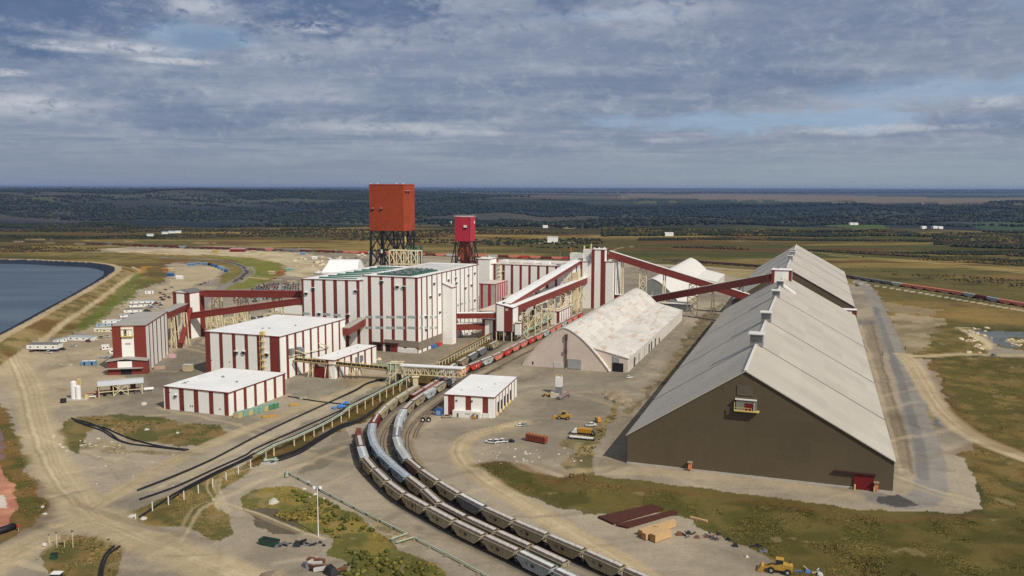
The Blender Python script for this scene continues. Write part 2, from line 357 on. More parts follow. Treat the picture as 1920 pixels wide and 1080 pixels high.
# pale crushed stone, dark pads, and the long shed's shadow painted in
zone([(170,470),(330,466),(560,474),(640,486),(580,520),(545,520),(520,492),(400,480),(250,474)],(196,182,150),.05,1,.8,c2=(175,158,128),ns=25)
zone([(330,500),(420,500),(410,520),(330,545),(300,540),(330,520)],(182,166,136),.05,1,.8)
zone([(330,665),(384,628),(384,700),(310,740),(270,700),(310,690)],(118,112,100),0,1,.8)
zone([(540,705),(690,704),(716,716),(660,740),(560,750),(536,738)],(138,132,118),0,1,.85)
zone([(700,690),(720,672),(824,650),(980,600),(1100,560),(1130,590),(900,660),(860,662),(780,690)],(128,120,104),0,1,.75)
zone([(556,886),(640,800),(662,822),(655,850),(610,878)],(122,114,98),0,1,.9)
zone([(900,800),(960,745),(1120,700),(1180,690),(1210,660),(1250,640),(1240,665),(1180,712),(1040,735),(1000,790)],(140,132,116),0,1,.6)
zone([(1176,872),(1140,880),(1120,880),(1150,800),(1230,700),(1330,585),(1345,590),(1240,720)],(132,122,104),0,1,.7)  # shadow cast left of the long shed, put into the ground colour
zone([(1640,930),(1680,924),(1725,948),(1700,953),(1650,945)],(72,71,71),0,3,1.0)
zone([(270,924),(300,908),(700,712),(730,714),(640,762),(400,870),(330,905)],(176,164,140),0,1,.75)
zone([(640,700),(760,706),(700,730),(640,725)],(150,130,95),.1,1,.6)
# vegetation
GA=(84,82,44);GB=(116,102,60)
def veg(poly,a=GA,b=GB,ns=14,soft=.92): zone(poly,a,1.0,5,soft,c2=b,ns=ns)
VEGK=1
veg([(890,873),(930,868),(985,876),(1040,905),(1085,893),(1120,908),(1250,918),(1400,938),(1560,960),(1680,974),(1790,966),(1830,970),(1980,972),(1980,1140),(1530,1140),(1490,1062),(1430,1035),(1330,1000),(1275,968),(1200,955),(1150,972),(1050,956),(960,922)],(76,73,37),(96,86,48),10)
veg([(1742,676),(1800,668),(1980,672),(1980,872),(1900,840),(1820,800),(1772,735)],(86,80,42),(114,98,58),10)
veg([(1798,852),(1832,832),(1900,848),(1980,884),(1980,980),(1850,964),(1862,935),(1830,890)],(86,80,44),(116,98,58),9)
veg([(1706,672),(1745,640),(1768,612),(1800,618),(1850,640),(1850,662),(1790,668)],(92,84,46),(120,104,62),12)
veg([(1050,870),(1080,840),(1125,800),(1160,745),(1172,742),(1150,790),(1110,845),(1110,900),(1060,900)],(92,84,46),(140,122,84),8,.8)
veg([(1040,835),(1090,800),(1130,800),(1080,845)],(104,96,56),(150,134,100),6,.7)
veg([(104,812),(125,785),(160,780),(200,792),(160,812),(150,850),(120,838)])
veg([(160,782),(230,775),(290,783),(420,798),(440,815),(400,835),(330,832),(260,826),(200,800)],(78,80,38),(120,100,62),8)
veg([(150,840),(190,826),(260,842),(350,846),(330,850),(200,846)],(104,96,60),(150,134,104),8,.7)
veg([(-60,752),(24,765),(40,830),(62,900),(88,966),(64,990),(0,1020),(-60,1030)],(84,82,42),(118,94,56),9)
veg([(74,1044),(104,1012),(150,1002),(195,1003),(236,1020),(222,1052),(208,1130),(96,1130),(84,1080)],(86,84,42),(116,98,58),9)
veg([(228,962),(258,958),(330,924),(400,888),(470,868),(475,884),(420,912),(395,935),(425,965),(440,1000),(424,1012),(380,1000),(330,985),(280,985)],(86,84,40),(128,108,62),8)
veg([(430,885),(500,842),(600,795),(700,742),(770,698),(860,666),(930,628),(948,636),(900,668),(810,716),(750,744),(700,782),(640,806),(560,846),(500,866)],(98,80,44),(78,70,38),8,1.0)
veg([(452,936),(480,918),(540,910),(592,925),(640,955),(690,985),(760,1035),(830,1070),(880,1140),(640,1140),(655,1060),(620,1040),(606,1005),(560,1000),(500,975),(470,955)],(88,88,38),(126,110,52),9)
veg([(690,965),(740,985),(780,1010),(760,1020),(700,985)],(100,96,54),(150,132,96),6,.7)
veg([(130,620),(185,580),(245,530),(268,508),(278,514),(262,542),(205,590),(165,620)],(84,104,38),(110,108,50),12,.85)
veg([(258,512),(276,500),(282,508),(264,528)],(168,130,50),(150,118,50),8,.85)
veg([(380,476),(460,482),(520,492),(536,505),(500,525),(470,540),(425,545),(410,540),(440,530),(458,515),(460,503),(440,494),(400,486)],(110,118,56),(122,118,60),14,.85)
veg([(300,478),(420,487),(450,500),(452,512),(430,530),(400,545),(420,520),(430,505),(415,496),(360,490),(300,492)],(112,112,58),(128,114,62),12,.7)
veg([(0,460),(170,464),(230,474),(400,486),(300,492),(200,490),(0,470)],(96,88,50),(124,112,66),20,.6)
veg([(300,484),(430,486),(460,492),(400,498),(300,492)],(104,70,40),(112,84,48),12,.6)
veg([(1440,512),(1580,512),(1600,525),(1590,535),(1440,520)],(124,112,56),(140,124,70),20,.6)
veg([(1340,500),(1440,510),(1420,528),(1350,512)],(150,130,70),(160,142,90),18,.6)
veg([(850,690),(870,668),(900,655),(910,660),(880,690),(860,702)],(104,92,50),None,8,.6)
veg([(1310,600),(1345,575),(1360,560),(1330,640),(1180,780),(1165,775),(1210,740),(1250,690)],(118,104,76),(78,68,48),7,.75)
veg([(1690,690),(1708,694),(1735,740),(1772,798),(1740,800),(1722,760)],(140,124,86),(100,94,50),6,.7)
zone([(-80,838),(10,838),(4,862),(14,900),(24,930),(24,985),(0,992),(-80,1000)],(176,118,98),0,6,.95,c2=(190,138,112),ns=8)
zone([(-80,800),(6,800),(14,838),(4,868),(-80,872)],(120,100,104),0,6,.9)
zone([(-80,928),(4,932),(6,955),(-80,962)],(205,196,186),0,6,.9)
zone([(462,955),(496,948),(540,966),(572,992),(566,1006),(520,1004),(488,988)],(92,84,70),.05,6,.95)
zone([(590,815),(612,806),(604,820),(588,826)],(112,104,88),0,1,.8)
# puddles and the settling pond on the right
zone([(1720,752),(1736,750),(1748,770),(1735,776),(1722,770)],(98,108,120),0,6,.95)
zone([(1750,785),(1765,790),(1772,800),(1758,796)],(98,106,118),0,6,.9)
zone([(1845,622),(1880,622),(1960,628),(1960,634),(1890,634),(1905,648),(1890,652),(1866,648),(1850,636)],(100,108,114),0,6,.95)
zone([(1610,600),(1650,600),(1652,610),(1612,611)],(120,116,114),0,3,.9)
zone([(1822,622),(1845,622),(1862,650),(1960,664),(1960,674),(1850,668),(1840,650)],(150,140,124),0,1,.9)
for px,w,c in (([(1806,618),(1830,630),(1850,645),(1850,655)],7,(196,180,140)),([(1896,640),(1930,640)],9,(190,172,130)),([(1798,615),(1840,617)],6,(190,176,140))): stroke(px,w,c,.1,1,.8,.6)
# roads
stroke([(1672,640),(1700,720),(1726,800),(1742,850)],3,(120,104,84),.2,None,.0)
stroke([(1625,600),(1650,690),(1680,790),(1700,880)],5,(128,112,90),.1,None,.5); stroke([(1612,610),(1640,700),(1668,800),(1690,890)],2,(184,168,138),.1,None,.5); stroke([(1632,600),(1660,700),(1692,800),(1712,890)],2,(104,92,74),.3,None,.55)
DR=(172,157,127)
stroke([(30,676),(44,700),(62,760),(84,840),(118,905),(170,965),(250,1005),(340,1040),(440,1080),(560,1130)],17,DR,0,2,.95)
stroke([(-90,655),(30,676)],9,DR,0,2,.8); stroke([(-60,690),(0,684),(44,690)],8,DR,0,2,.7)
stroke([(170,950),(220,925),(300,878),(420,822),(540,775),(640,738),(700,716)],8.5,DR,0,2,.9)
stroke([(210,975),(140,985),(60,1020),(-40,1075),(-120,1130)],17,DR,0,2,.9)
stroke([(1240,1100),(1160,1048),(1060,992),(960,932),(900,892),(868,862),(862,838),(885,818),(930,806),(990,790)],10,(176,158,126),0,2,.9)
stroke([(975,870),(1010,884),(1060,888),(1090,880)],8,(180,164,136),0,2,.5)
stroke([(1600,520),(1626,540),(1645,575),(1668,630),(1694,700),(1722,790),(1742,860),(1746,905),(1736,932),(1706,944),(1664,940),(1625,924)],13,(138,134,127),0,3,1.0,.15)
stroke([(1640,575),(1662,636),(1686,704),(1712,790),(1728,860),(1732,900)],5,(116,114,112),0,3,.8)
stroke([(1690,664),(1730,668),(1800,664),(1960,668)],9,(176,160,128),0,2,.95)
stroke([(1690,664),(1712,685),(1738,730),(1770,775),(1820,815),(1900,850),(1990,880)],12,(178,162,132),0,2,.95)
stroke([(1600,930),(1500,912),(1350,895),(1220,885),(1130,880)],10,(176,160,132),0,2,.5)
stroke([(1280,600),(1230,655),(1180,700),(1110,722),(1000,728),(960,740)],7,(126,120,108),0,2,.6)
stroke([(300,481),(381,486),(422,490),(449,497),(462,506),(456,517),(435,530),(408,545),(386,562),(376,590)],12,(134,130,126),0,3,.95)
stroke([(400,488),(422,490),(449,497),(462,506),(456,517),(435,530)],6,(70,68,76),0,3,.95)
stroke([(462,520),(560,528)],6,(190,172,140),0,2,.8); stroke([(462,506),(470,500),(476,512),(450,530)],5,(150,146,138),0,2,.6)
stroke([(76,642),(120,606),(190,560),(240,523),(262,507),(240,500)],5,(184,166,130),0,2,.9)
stroke([(160,470),(300,463),(480,467),(690,478)],10,(196,178,146),0,2,.6)
stroke([(720,720),(800,690),(870,660),(905,650)],5,(180,166,136),0,2,.6)
stroke([(1130,490),(1300,500),(1420,507)],14,(182,172,150),0,1,.7); stroke([(1590,528),(1700,545),(1800,562),(1960,590)],6,(188,178,158),0,1,.9)
stroke([(690,474),(900,486),(1130,492)],6,(180,166,136),0,1,.7)
# wheel ruts, finer than the roads they lie in
rr=random.Random(3)
for base,wid,k in (([(30,676),(44,700),(62,760),(84,840),(118,905),(170,965),(250,1005),(340,1040),(440,1080),(560,1130)],22,9),([(210,975),(140,985),(60,1020),(-40,1075),(-120,1130)],26,7),([(1240,1100),(1160,1048),(1060,992),(960,932),(900,892),(868,862),(862,838),(885,818),(930,806),(990,790)],16,6),([(170,950),(220,925),(300,878),(420,822),(540,775),(640,738),(700,716)],9,4),([(1690,664),(1712,685),(1738,730),(1770,775),(1820,815),(1900,850),(1990,880)],10,4),([(420,960),(400,900),(470,870)],14,4),([(600,1010),(400,940),(330,1020)],14,4)):
    for i in range(k):
        o=(rr.random()-.5)*2*wid; c=rr.choice([(150,132,102),(188,174,144),(160,142,112),(192,178,148)])
        stroke([(u+o,v+o*.12+rr.uniform(-3,3)) for u,v in base],rr.uniform(.7,1.4),c,0,None,.5,.7)

# ---------------------------------------------------------------- railway alignment (surveyed at the left foot of the wagons)
def off(pts,d):
    p=np.array(pts,float); t=np.gradient(p,axis=0); t/=np.linalg.norm(t,axis=1)[:,None]+1e-9
    return p+np.stack([t[:,1],-t[:,0]],1)*d
def wpts(px): return [G(u,v) for u,v in px]
TR={}
_A=spline(wpts([(674,806),(667,820),(666,832),(668,844),(674,870),(685,890),(705,910),(732,937),(767,960),(815,987),(867.5,1016),(927.5,1045),(989,1075),(1050,1106),(1120,1140)]),2.0)
TR['A']=off(_A,-1.7)                                  # travelling down the picture, the wagons stand to the left of the surveyed foot line
_B=spline(wpts([(786,736),(770,744),(755,753),(737,764),(722,777),(707,792),(698,805),(691,815),(689,831),(693,849.6),(703.6,867),(721,886),(744,910.5),(777,933.5)]),2.0)
TR['B']=spline(wpts([(1083,583),(1000,617),(950,642),(917,659),(880,680),(850,698),(820,717),(786,736),(770,745),(755,755),(737,767),(722,780),(710,793),(702,806),(698,818),(697,832),(702,850),(713,867),(730,884),(753,906),(786,930)])+[tuple(q) for q in off(off(_A,-1.7),-5.6)[int(len(_A)*.60)::12]],2.0)
_C=spline(wpts([(737,820),(737,836),(741,853),(752,873),(770,893),(800,915),(835,939),(881,966),(934,993),(996,1021),(1058,1048),(1127,1079),(1180,1104),(1240,1130),(1300,1156)]),2.0)
TR['C']=spline(wpts([(905,690),(880,702),(852,718),(828,733),(808,746),(790,757),(773,769),(760,782),(751,797),(747,812)])+[tuple(q) for q in off(_C,-1.7)[8::9]],2.0)
TR['M']=spline(wpts([(1230,540),(1150,569),(1083,599),(1021,632),(978,653),(929,678),(885,696),(858,707),(833,720),(808,736),(785,750),(764,764),(744,780),(730,797),(719,817),(717,837),(722.6,858),(734,880),(752,902),(780,926),(815,948),(860,974)]),2.0)
TR['D']=spline(wpts([(940,690),(900,706),(872,721),(846,739),(820,757),(797,775),(778,792),(767,808),(763,824),(765,844),(776,865),(796,887),(822,908),(860,930),(910,956),(980,992)]),2.0)
TR['E']=spline(wpts([(1160,580),(1083,617),(1020,646),(975,668),(930,692),(895,712),(865,731),(838,750),(812,770),(795,788),(783,806),(777,822)]),2.0)
TR['F']=spline(wpts([(-120,449),(0,452),(165,458.5),(215,460.5),(300,463.5),(400,467),(480,470),(560,472.5),(680,476.5),(770,479.5),(850,481.5),(960,484),(1060,486.5),(1150,488.5),(1272,490.5),(1322,494),(1372,497.5),(1422,501.5),(1500,508),(1585,521),(1620,526.5),(1670,534.5),(1740,545),(1800,554),(1870,567),(1920,576),(2000,592)]),4.0)
def strokew(pts,w,c,zn=4,alpha=1.0):
    m=(GX>pts[:,0].min()-w)&(GX<pts[:,0].max()+w)&(GY>pts[:,1].min()-w)&(GY<pts[:,1].max()+w)
    d=sdist(GX[m],GY[m],[tuple(q) for q in pts[::3]]+[tuple(pts[-1])]); k=(1-sm(d,w*.36,w*.62))*alpha
    C[m]=C[m]*(1-k[:,None])+lin(c)*k[:,None]; VEG[m]*=1-k; z=ZN[m]; z[k>.5]=zn; ZN[m]=z
for k_,w_,c_ in (('A',7,(112,106,96)),('B',7,(112,106,96)),('C',7,(116,108,98)),('D',6.5,(140,126,104)),('M',6.5,(138,126,106)),('E',6.5,(146,132,110)),('F',9,(150,136,112))): strokew(TR[k_],w_,c_)
# worn tracks of machines all over the yard, faint lighter and darker
rt=random.Random(21)
for i in range(150):
    u=rt.uniform(-20,1150) if i%4 else rt.uniform(1100,1780); v=rt.uniform(600,1070) if u<1150 else rt.uniform(690,960)
    if 640<u<1130 and v>720 and rt.random()<.5: continue
    an=rt.choice([-.42,-.38,.35,.5,.1,-.1,rt.uniform(-1,1)]); L_=rt.uniform(60,260)*(v-351)/450; cu=rt.uniform(-.25,.25)
    px=[(u+L_*f,v+L_*(an*f+cu*f*f)*.6) for f in (-.5,-.17,.17,.5)]
    px=[(x,y) for x,y in px if 590<y<1100]
    if len(px)<3: continue
    lightr=rt.random()<.55; c=rt.choice([(186,170,140),(178,162,134)]) if lightr else rt.choice([(122,110,92),(130,120,100),(112,104,90)])
    ptsW=[G(x,y) for x,y in px]; mN=inside(U0,V0,YARD)&(VEG<.3)
    wv=rt.uniform(.8,3.2)*(1 if lightr else 1.5); al=rt.uniform(.18,.5)
    pts=spline(ptsW,4.0)
    mm=mN&(GX>pts[:,0].min()-5)&(GX<pts[:,0].max()+5)&(GY>pts[:,1].min()-5)&(GY<pts[:,1].max()+5)
    if not mm.any(): continue
    d=sdist(PXx[mm]*.5+GX[mm]*.5,PYy[mm]*.5+GY[mm]*.5,[tuple(q) for q in pts]); k=(1-sm(d,wv*.3,wv))*al
    C[mm]=C[mm]*(1-k[:,None])+lin(c)*k[:,None]
# crest road and liner of the reservoir
near=(GX<-100)&(GX>-1750)&(GY>150)&(GY<1520); SD=np.full(GX.shape,999.0); SD[near]=lake_sd(GX[near],GY[near])
m=(SD>-40)&(SD<.6); C[m]=lin((44,52,68)); VEG[m]=0; ZN[m]=0
m=(SD>=.6)&(SD<9); C[m]=lin((176,158,126)); VEG[m]=.1; ZN[m]=2
INY=inside(U,V,YARD); m=(SD>=9)&(SD<44)&~(INY&(SD>26)); k=sm(vnoise(GX,GY,12,41,4),.38,.62)[m][:,None]; C[m]=lin((144,126,88))*(1-k)+lin((104,96,56))*k; k=sm(vnoise(GX,GY,40,42,3),.55,.72)[m][:,None]; C[m]=C[m]*(1-k)+lin((108,84,50))*k; VEG[m]=1; ZN[m]=0
stroke([(76,642),(120,606),(190,560),(240,523),(262,507),(248,498)],5,(186,168,134),.1,None,.95,.35,2.0)
stroke([(150,612),(200,572),(245,532),(262,512)],11,(92,106,42),1,None,.7,.5,.5); stroke([(262,512),(272,500),(282,500)],9,(166,126,52),1,None,.7,.5,.5)
zone([(1640,930),(1680,924),(1725,948),(1700,953),(1650,945)],(78,77,76),0,3,.95)
for px,w_ in (([(896,873),(940,868),(990,877),(1040,906),(1085,893),(1120,909),(1250,919),(1400,939),(1560,961),(1680,975),(1790,967),(1850,966)],2.2),([(1745,678),(1772,738),(1820,803),(1900,842),(1960,862)],3),([(64,905),(88,966),(64,990)],2),([(1800,853),(1832,832),(1900,848)],2.5)): stroke(px,w_*2.6,(104,76,50),1,None,.42,.9)
# patchiness everywhere
q=(vnoise(GX,GY,5,51,3)-.5)*.22+(vnoise(GX,GY,38,52,4)-.5)*.42
C*=(1+q*(dist<2500))[...,None]
VEG[:]=np.where((ZN==5)&(dist<1500),np.clip(VEG-1.1*sm(vnoise(GX,GY,11,81,4),.70,.82)*.8,0,1),VEG)
mB=(ZN==5)&(VEG<.5); C[mB]=C[mB]*.6+lin((150,134,104))*.4
def terrain_mat():
    m=bpy.data.materials.new('terrain'); m.use_nodes=True; t=m.node_tree; t.nodes.clear(); g=G_(t)
    o=g.n('ShaderNodeOutputMaterial'); b=g.n('ShaderNodeBsdfPrincipled'); g.lk(b.outputs[0],o.inputs[0]); b.inputs['Roughness'].default_value=.95; b.inputs['Specular IOR Level'].default_value=.08
    at=g.n('ShaderNodeAttribute',attribute_name='soil').outputs; c=at['Color']; veg=at['Alpha']
    pos=g.n('ShaderNodeNewGeometry').outputs['Position']
    x_,y_,z_=g.xyz(pos)
    fine=g.noise(pos,1.1,5,.72); midn=g.noise(pos,.16,5,.65,.4); cl=g.noise(pos,.38,4,.65); big=g.noise(pos,.012,4,.6); pat=g.noise(pos,.045,5,.68,.5)
    st=g.noise(g.vec(g.m('ADD',g.m('MULTIPLY',x_,.16),g.m('MULTIPLY',y_,.10)),g.m('SUBTRACT',g.m('MULTIPLY',y_,.8),g.m('MULTIPLY',x_,.55)),3.3),.8,4,.7)
    mul=lambda k:g.mix(1.0,c,k,'MULTIPLY')
    def lines(scale,off_,w,dist_=.8):       # long curving wheel marks: contour lines of a broad noise
        q=g.noise(g.vec(g.m('ADD',x_,off_),y_,off_),scale,1.5,.4,dist_); d_=g.m('ABSOLUTE',g.m('SUBTRACT',g.m('FRACT',g.m('MULTIPLY',q,7.0)),.5))
        return g.ramp(d_,w,w*.25)
    gr=g.mix(g.m('MULTIPLY',g.ramp(fine,.35,.68),.5),mul((1.1,1.09,1.06)),mul((.66,.64,.61)))
    gr=g.mix(g.m('MULTIPLY',g.ramp(midn,.52,.7),.45),gr,mul((1.24,1.21,1.15)))
    gr=g.mix(g.m('MULTIPLY',g.ramp(cl,.56,.72),.42),gr,mul((.6,.57,.52)))
    gr=g.mix(g.m('MULTIPLY',g.ramp(pat,.52,.66),.45),gr,mul((.70,.69,.68)))
    gr=g.mix(g.m('MULTIPLY',g.ramp(pat,.42,.3),.35),gr,mul((1.22,1.2,1.15)))
    for sc_,of_,w_,k_,kc in ((.006,10,.05,.32,(.62,.59,.54)),(.009,370,.045,.18,(1.25,1.22,1.16)),(.013,770,.05,.22,(.64,.6,.55))): gr=g.mix(g.m('MULTIPLY',g.m('MULTIPLY',lines(sc_,of_,w_),g.ramp(midn,.35,.6)),k_),gr,mul(kc))
    vg=g.mix(g.ramp(fine,.3,.7),mul((.86,.87,.82)),mul((1.12,1.1,1.06)))
    vg=g.mix(g.m('MULTIPLY',g.ramp(st,.42,.72),.45),vg,mul((1.38,1.28,1.12)))
    vg=g.mix(g.m('MULTIPLY',g.ramp(midn,.48,.75),.45),vg,mul((.68,.76,.58)))
    vg=g.mix(g.m('MULTIPLY',g.ramp(cl,.60,.8),.3),vg,mul((1.4,1.2,1.0)))
    vg=g.mix(g.m('MULTIPLY',g.ramp(pat,.5,.68),.5),vg,mul((.80,.62,.52)))
    vg=g.mix(g.m('MULTIPLY',g.ramp(pat,.42,.3),.35),vg,mul((1.0,1.16,.85)))
    sp=g.m('ADD',veg,g.m('MULTIPLY',g.m('SUBTRACT',g.noise(pos,.7,4,.7),.5),1.5))
    out=g.mix(g.m('MULTIPLY',g.ramp(sp,.38,.62),g.ramp(veg,.02,.3)),gr,vg)
    out=g.mix(g.m('MULTIPLY',g.ramp(big,.4,.65),.2),out,g.mix(1.0,out,(.7,.7,.7),'MULTIPLY'))
    g.lk(out,b.inputs['Base Color'])
    bp=g.n('ShaderNodeBump'); bp.inputs['Distance'].default_value=.35; bp.inputs['Strength'].default_value=.5
    g.lk(g.m('ADD',g.m('MULTIPLY',fine,.7),g.m('MULTIPLY',midn,1.6)),bp.inputs['Height']); g.lk(bp.outputs[0],b.inputs['Normal'])
    return m
TM=terrain_mat()
idx=np.arange(nr*nc).reshape(nr,nc)
quads=np.stack([idx[:-1,:-1],idx[1:,:-1],idx[1:,1:],idx[:-1,1:]],-1).reshape(-1,4)
fz=ZN[:-1,:-1].reshape(-1)
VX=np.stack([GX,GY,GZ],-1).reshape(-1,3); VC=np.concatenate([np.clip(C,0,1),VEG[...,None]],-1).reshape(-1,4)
def sheet(name,z):
    q=quads[fz==z]
    if not len(q): return
    used,inv=np.unique(q,return_inverse=True); inv=inv.reshape(q.shape); me=bpy.data.meshes.new(name)
    me.vertices.add(len(used)); me.vertices.foreach_set('co',VX[used].astype('f').ravel())
    me.loops.add(inv.size); me.loops.foreach_set('vertex_index',inv.astype('i').ravel())
    me.polygons.add(len(q)); me.polygons.foreach_set('loop_start',np.arange(0,inv.size,4,dtype='i')); me.polygons.foreach_set('loop_total',np.full(len(q),4,'i'))
    me.polygons.foreach_set('use_smooth',np.ones(len(q),bool)); me.update(calc_edges=True)
    a=me.color_attributes.new('soil','FLOAT_COLOR','POINT'); a.data.foreach_set('color',VC[used].astype('f').ravel())
    me.materials.append(TM); o=bpy.data.objects.new(name,me); col.objects.link(o); tag(o,None,None,None,'structure'); return o
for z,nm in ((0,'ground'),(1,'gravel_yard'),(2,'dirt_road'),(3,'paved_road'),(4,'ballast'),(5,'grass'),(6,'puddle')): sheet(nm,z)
# reservoir water
def water_mat():
    m=bpy.data.materials.new('water'); m.use_nodes=True; t=m.node_tree; b=t.nodes['Principled BSDF']; g=G_(t)
    b.inputs['Base Color'].default_value=(*srgb(78,92,112),1); b.inputs['Roughness'].default_value=.35; b.inputs['Specular IOR Level'].default_value=.35
    pos=g.n('ShaderNodeNewGeometry').outputs['Position']; x,y,z=g.xyz(pos)
    q=g.noise(g.vec(g.m('MULTIPLY',x,.5),y,0),.35,4,.6); bp=g.n('ShaderNodeBump'); bp.inputs['Strength'].default_value=.6; bp.inputs['Distance'].default_value=.3
    g.lk(q,bp.inputs['Height']); g.lk(bp.outputs[0],b.inputs['Normal'])
    big=g.noise(g.vec(g.m('MULTIPLY',x,.3),y,0),.012,4,.6)
    g.lk(g.mix(g.ramp(big,.35,.7),srgb(62,76,88),srgb(84,98,108)),b.inputs['Base Color']); return m
w=MB(); w.poly([(x,y,LZ) for x,y in LAKE],water_mat()); wo=w.build('reservoir_water'); tag(wo,None,None,None,'structure')
# woodland: leafy clumps, one mass per belt
ICO=None
def ico():
    global ICO
    if ICO is None:
        bm=bmesh.new(); bmesh.ops.create_icosphere(bm,subdivisions=1,radius=1); bm.verts.ensure_lookup_table()
        ICO=(np.array([v.co[:] for v in bm.verts]),np.array([[v.index for v in f.verts] for f in bm.faces])); bm.free()
    return ICO
def leaf_mat():
    m=bpy.data.materials.new('foliage'); m.use_nodes=True; t=m.node_tree; b=t.nodes['Principled BSDF']; g=G_(t); b.inputs['Roughness'].default_value=.9; b.inputs['Specular IOR Level'].default_value=.1
    c=g.n('ShaderNodeAttribute',attribute_name='leaf').outputs['Color']; n=g.noise(g.n('ShaderNodeNewGeometry').outputs['Position'],.5,2,.6)
    g.lk(g.mix(g.ramp(n,.3,.7),g.mix(1.0,c,(.6,.6,.6),'MULTIPLY'),g.mix(1.0,c,(1.3,1.3,1.3),'MULTIPLY')),b.inputs['Base Color']); return m
LM=leaf_mat()
def blobs(name,P,S,Ccol,label,cat='woodland'):
    iv,jf=ico(); n=len(P); k=len(iv)
    jit=1+(rng.random((n,k,1))-.5)*.7
    V_=iv[None]*jit*S[:,None,:]+P[:,None,:]
    Fc=(jf[None]+np.arange(n)[:,None,None]*k).reshape(-1,3)
    me=bpy.data.meshes.new(name); me.vertices.add(n*k); me.vertices.foreach_set('co',V_.astype('f').ravel())
    me.loops.add(Fc.size); me.loops.foreach_set('vertex_index',Fc.astype('i').ravel()); me.polygons.add(len(Fc)); me.polygons.foreach_set('loop_start',np.arange(0,Fc.size,3,dtype='i')); me.polygons.foreach_set('loop_total',np.full(len(Fc),3,'i')); me.update(calc_edges=True)
    a=me.color_attributes.new('leaf','FLOAT_COLOR','POINT'); cc=np.concatenate([np.repeat(Ccol[:,None,:],k,1),np.ones((n,k,1))],-1); a.data.foreach_set('color',cc.astype('f').ravel())
    me.materials.append(LM); o=bpy.data.objects.new(name,me); col.objects.link(o); return tag(o,label,cat,None,'stuff')
def belt(name,label,areas,cat='woodland'):
    Ps=[];Ss=[];Cs=[]
    for poly,n,(s0,s1),cols,clump in areas:
        W_=np.array([G(u,v) for u,v in poly]); lo=W_.min(0);hi=W_.max(0)
        p=rng.random((n*7,2))*(hi-lo)+lo; ok=inside(p[:,0],p[:,1],[tuple(q) for q in W_]); p=p[ok]
        dens_=vnoise(p[:,0]*.4,p[:,1],clump,61,3); p=p[dens_>.5][:n]; m=len(p)
        s=rng.uniform(s0,s1,m); z=height(p[:,0],p[:,1]); cc=np.array([srgb(*c) for c in cols])*1.1
        ci=(vnoise(p[:,0],p[:,1],clump*.6,62,2)*len(cols)*1.3-.15*len(cols)+rng.normal(0,.5,m)).astype(int)%len(cols)
        Ps.append(np.stack([p[:,0],p[:,1],z+s*.45],1)); Ss.append(np.stack([s,s,s*.75],1)); Cs.append(cc[ci]*rng.uniform(.75,1.25,(m,1)))
    return blobs(name,np.concatenate(Ps),np.concatenate(Ss),np.concatenate(Cs),label,cat)
dk=[(38,46,36),(46,52,36),(34,42,40),(58,58,40)]; au=[(62,62,38),(80,74,38),(52,56,36),(92,80,44),(70,60,42)]; br=[(70,58,44),(60,54,40),(82,68,48),(54,52,34)]
belt('autumn_woods','belt of autumn brush and poplars beyond the rail loop on the right',[([(1130,428),(1960,432),(1960,470),(1500,452),(1130,446)],9000,(2.6,6),au+dk+dk,120),([(1200,446),(1960,452),(1960,496),(1560,472),(1180,462)],8000,(1.5,3.4),br+dk,110),([(1560,470),(1960,488),(1960,502),(1600,480)],1500,(1.2,2.4),au,40)])
belt('prairie_brush','low brown and green brush on the prairie behind the works',[([(-30,412),(700,420),(1130,440),(1130,470),(700,452),(-30,446)],5200,(1.4,3.6),br+dk,130),([(-30,404),(250,408),(260,422),(-30,420)],2500,(3,6),dk,160),([(-30,460),(180,462),(190,472),(-30,474)],1200,(1,2),br+[(120,96,50)],30),([(1620,500),(1960,530),(1960,545),(1640,512)],250,(.8,1.6),br,30)],'brush')
belt('valley_woods','dark woods covering the river valley far beyond the works',[([(-60,372),(900,374),(1150,387),(1960,388),(1960,416),(1500,416),(1100,424),(-60,408)],19000,(5,10),[(34,44,46),(40,50,50),(44,54,48),(30,38,42),(58,62,50)],600),([(-60,369),(760,372),(1150,386),(1960,388),(1960,398),(-60,398)],15000,(5,11),[(34,44,50),(38,48,54),(42,52,52),(30,38,46)],160),([(-60,359),(1960,361),(1960,364.5),(900,366),(700,374),(-60,374)],4200,(14,26),[(40,50,56),(44,54,58)],2600)])
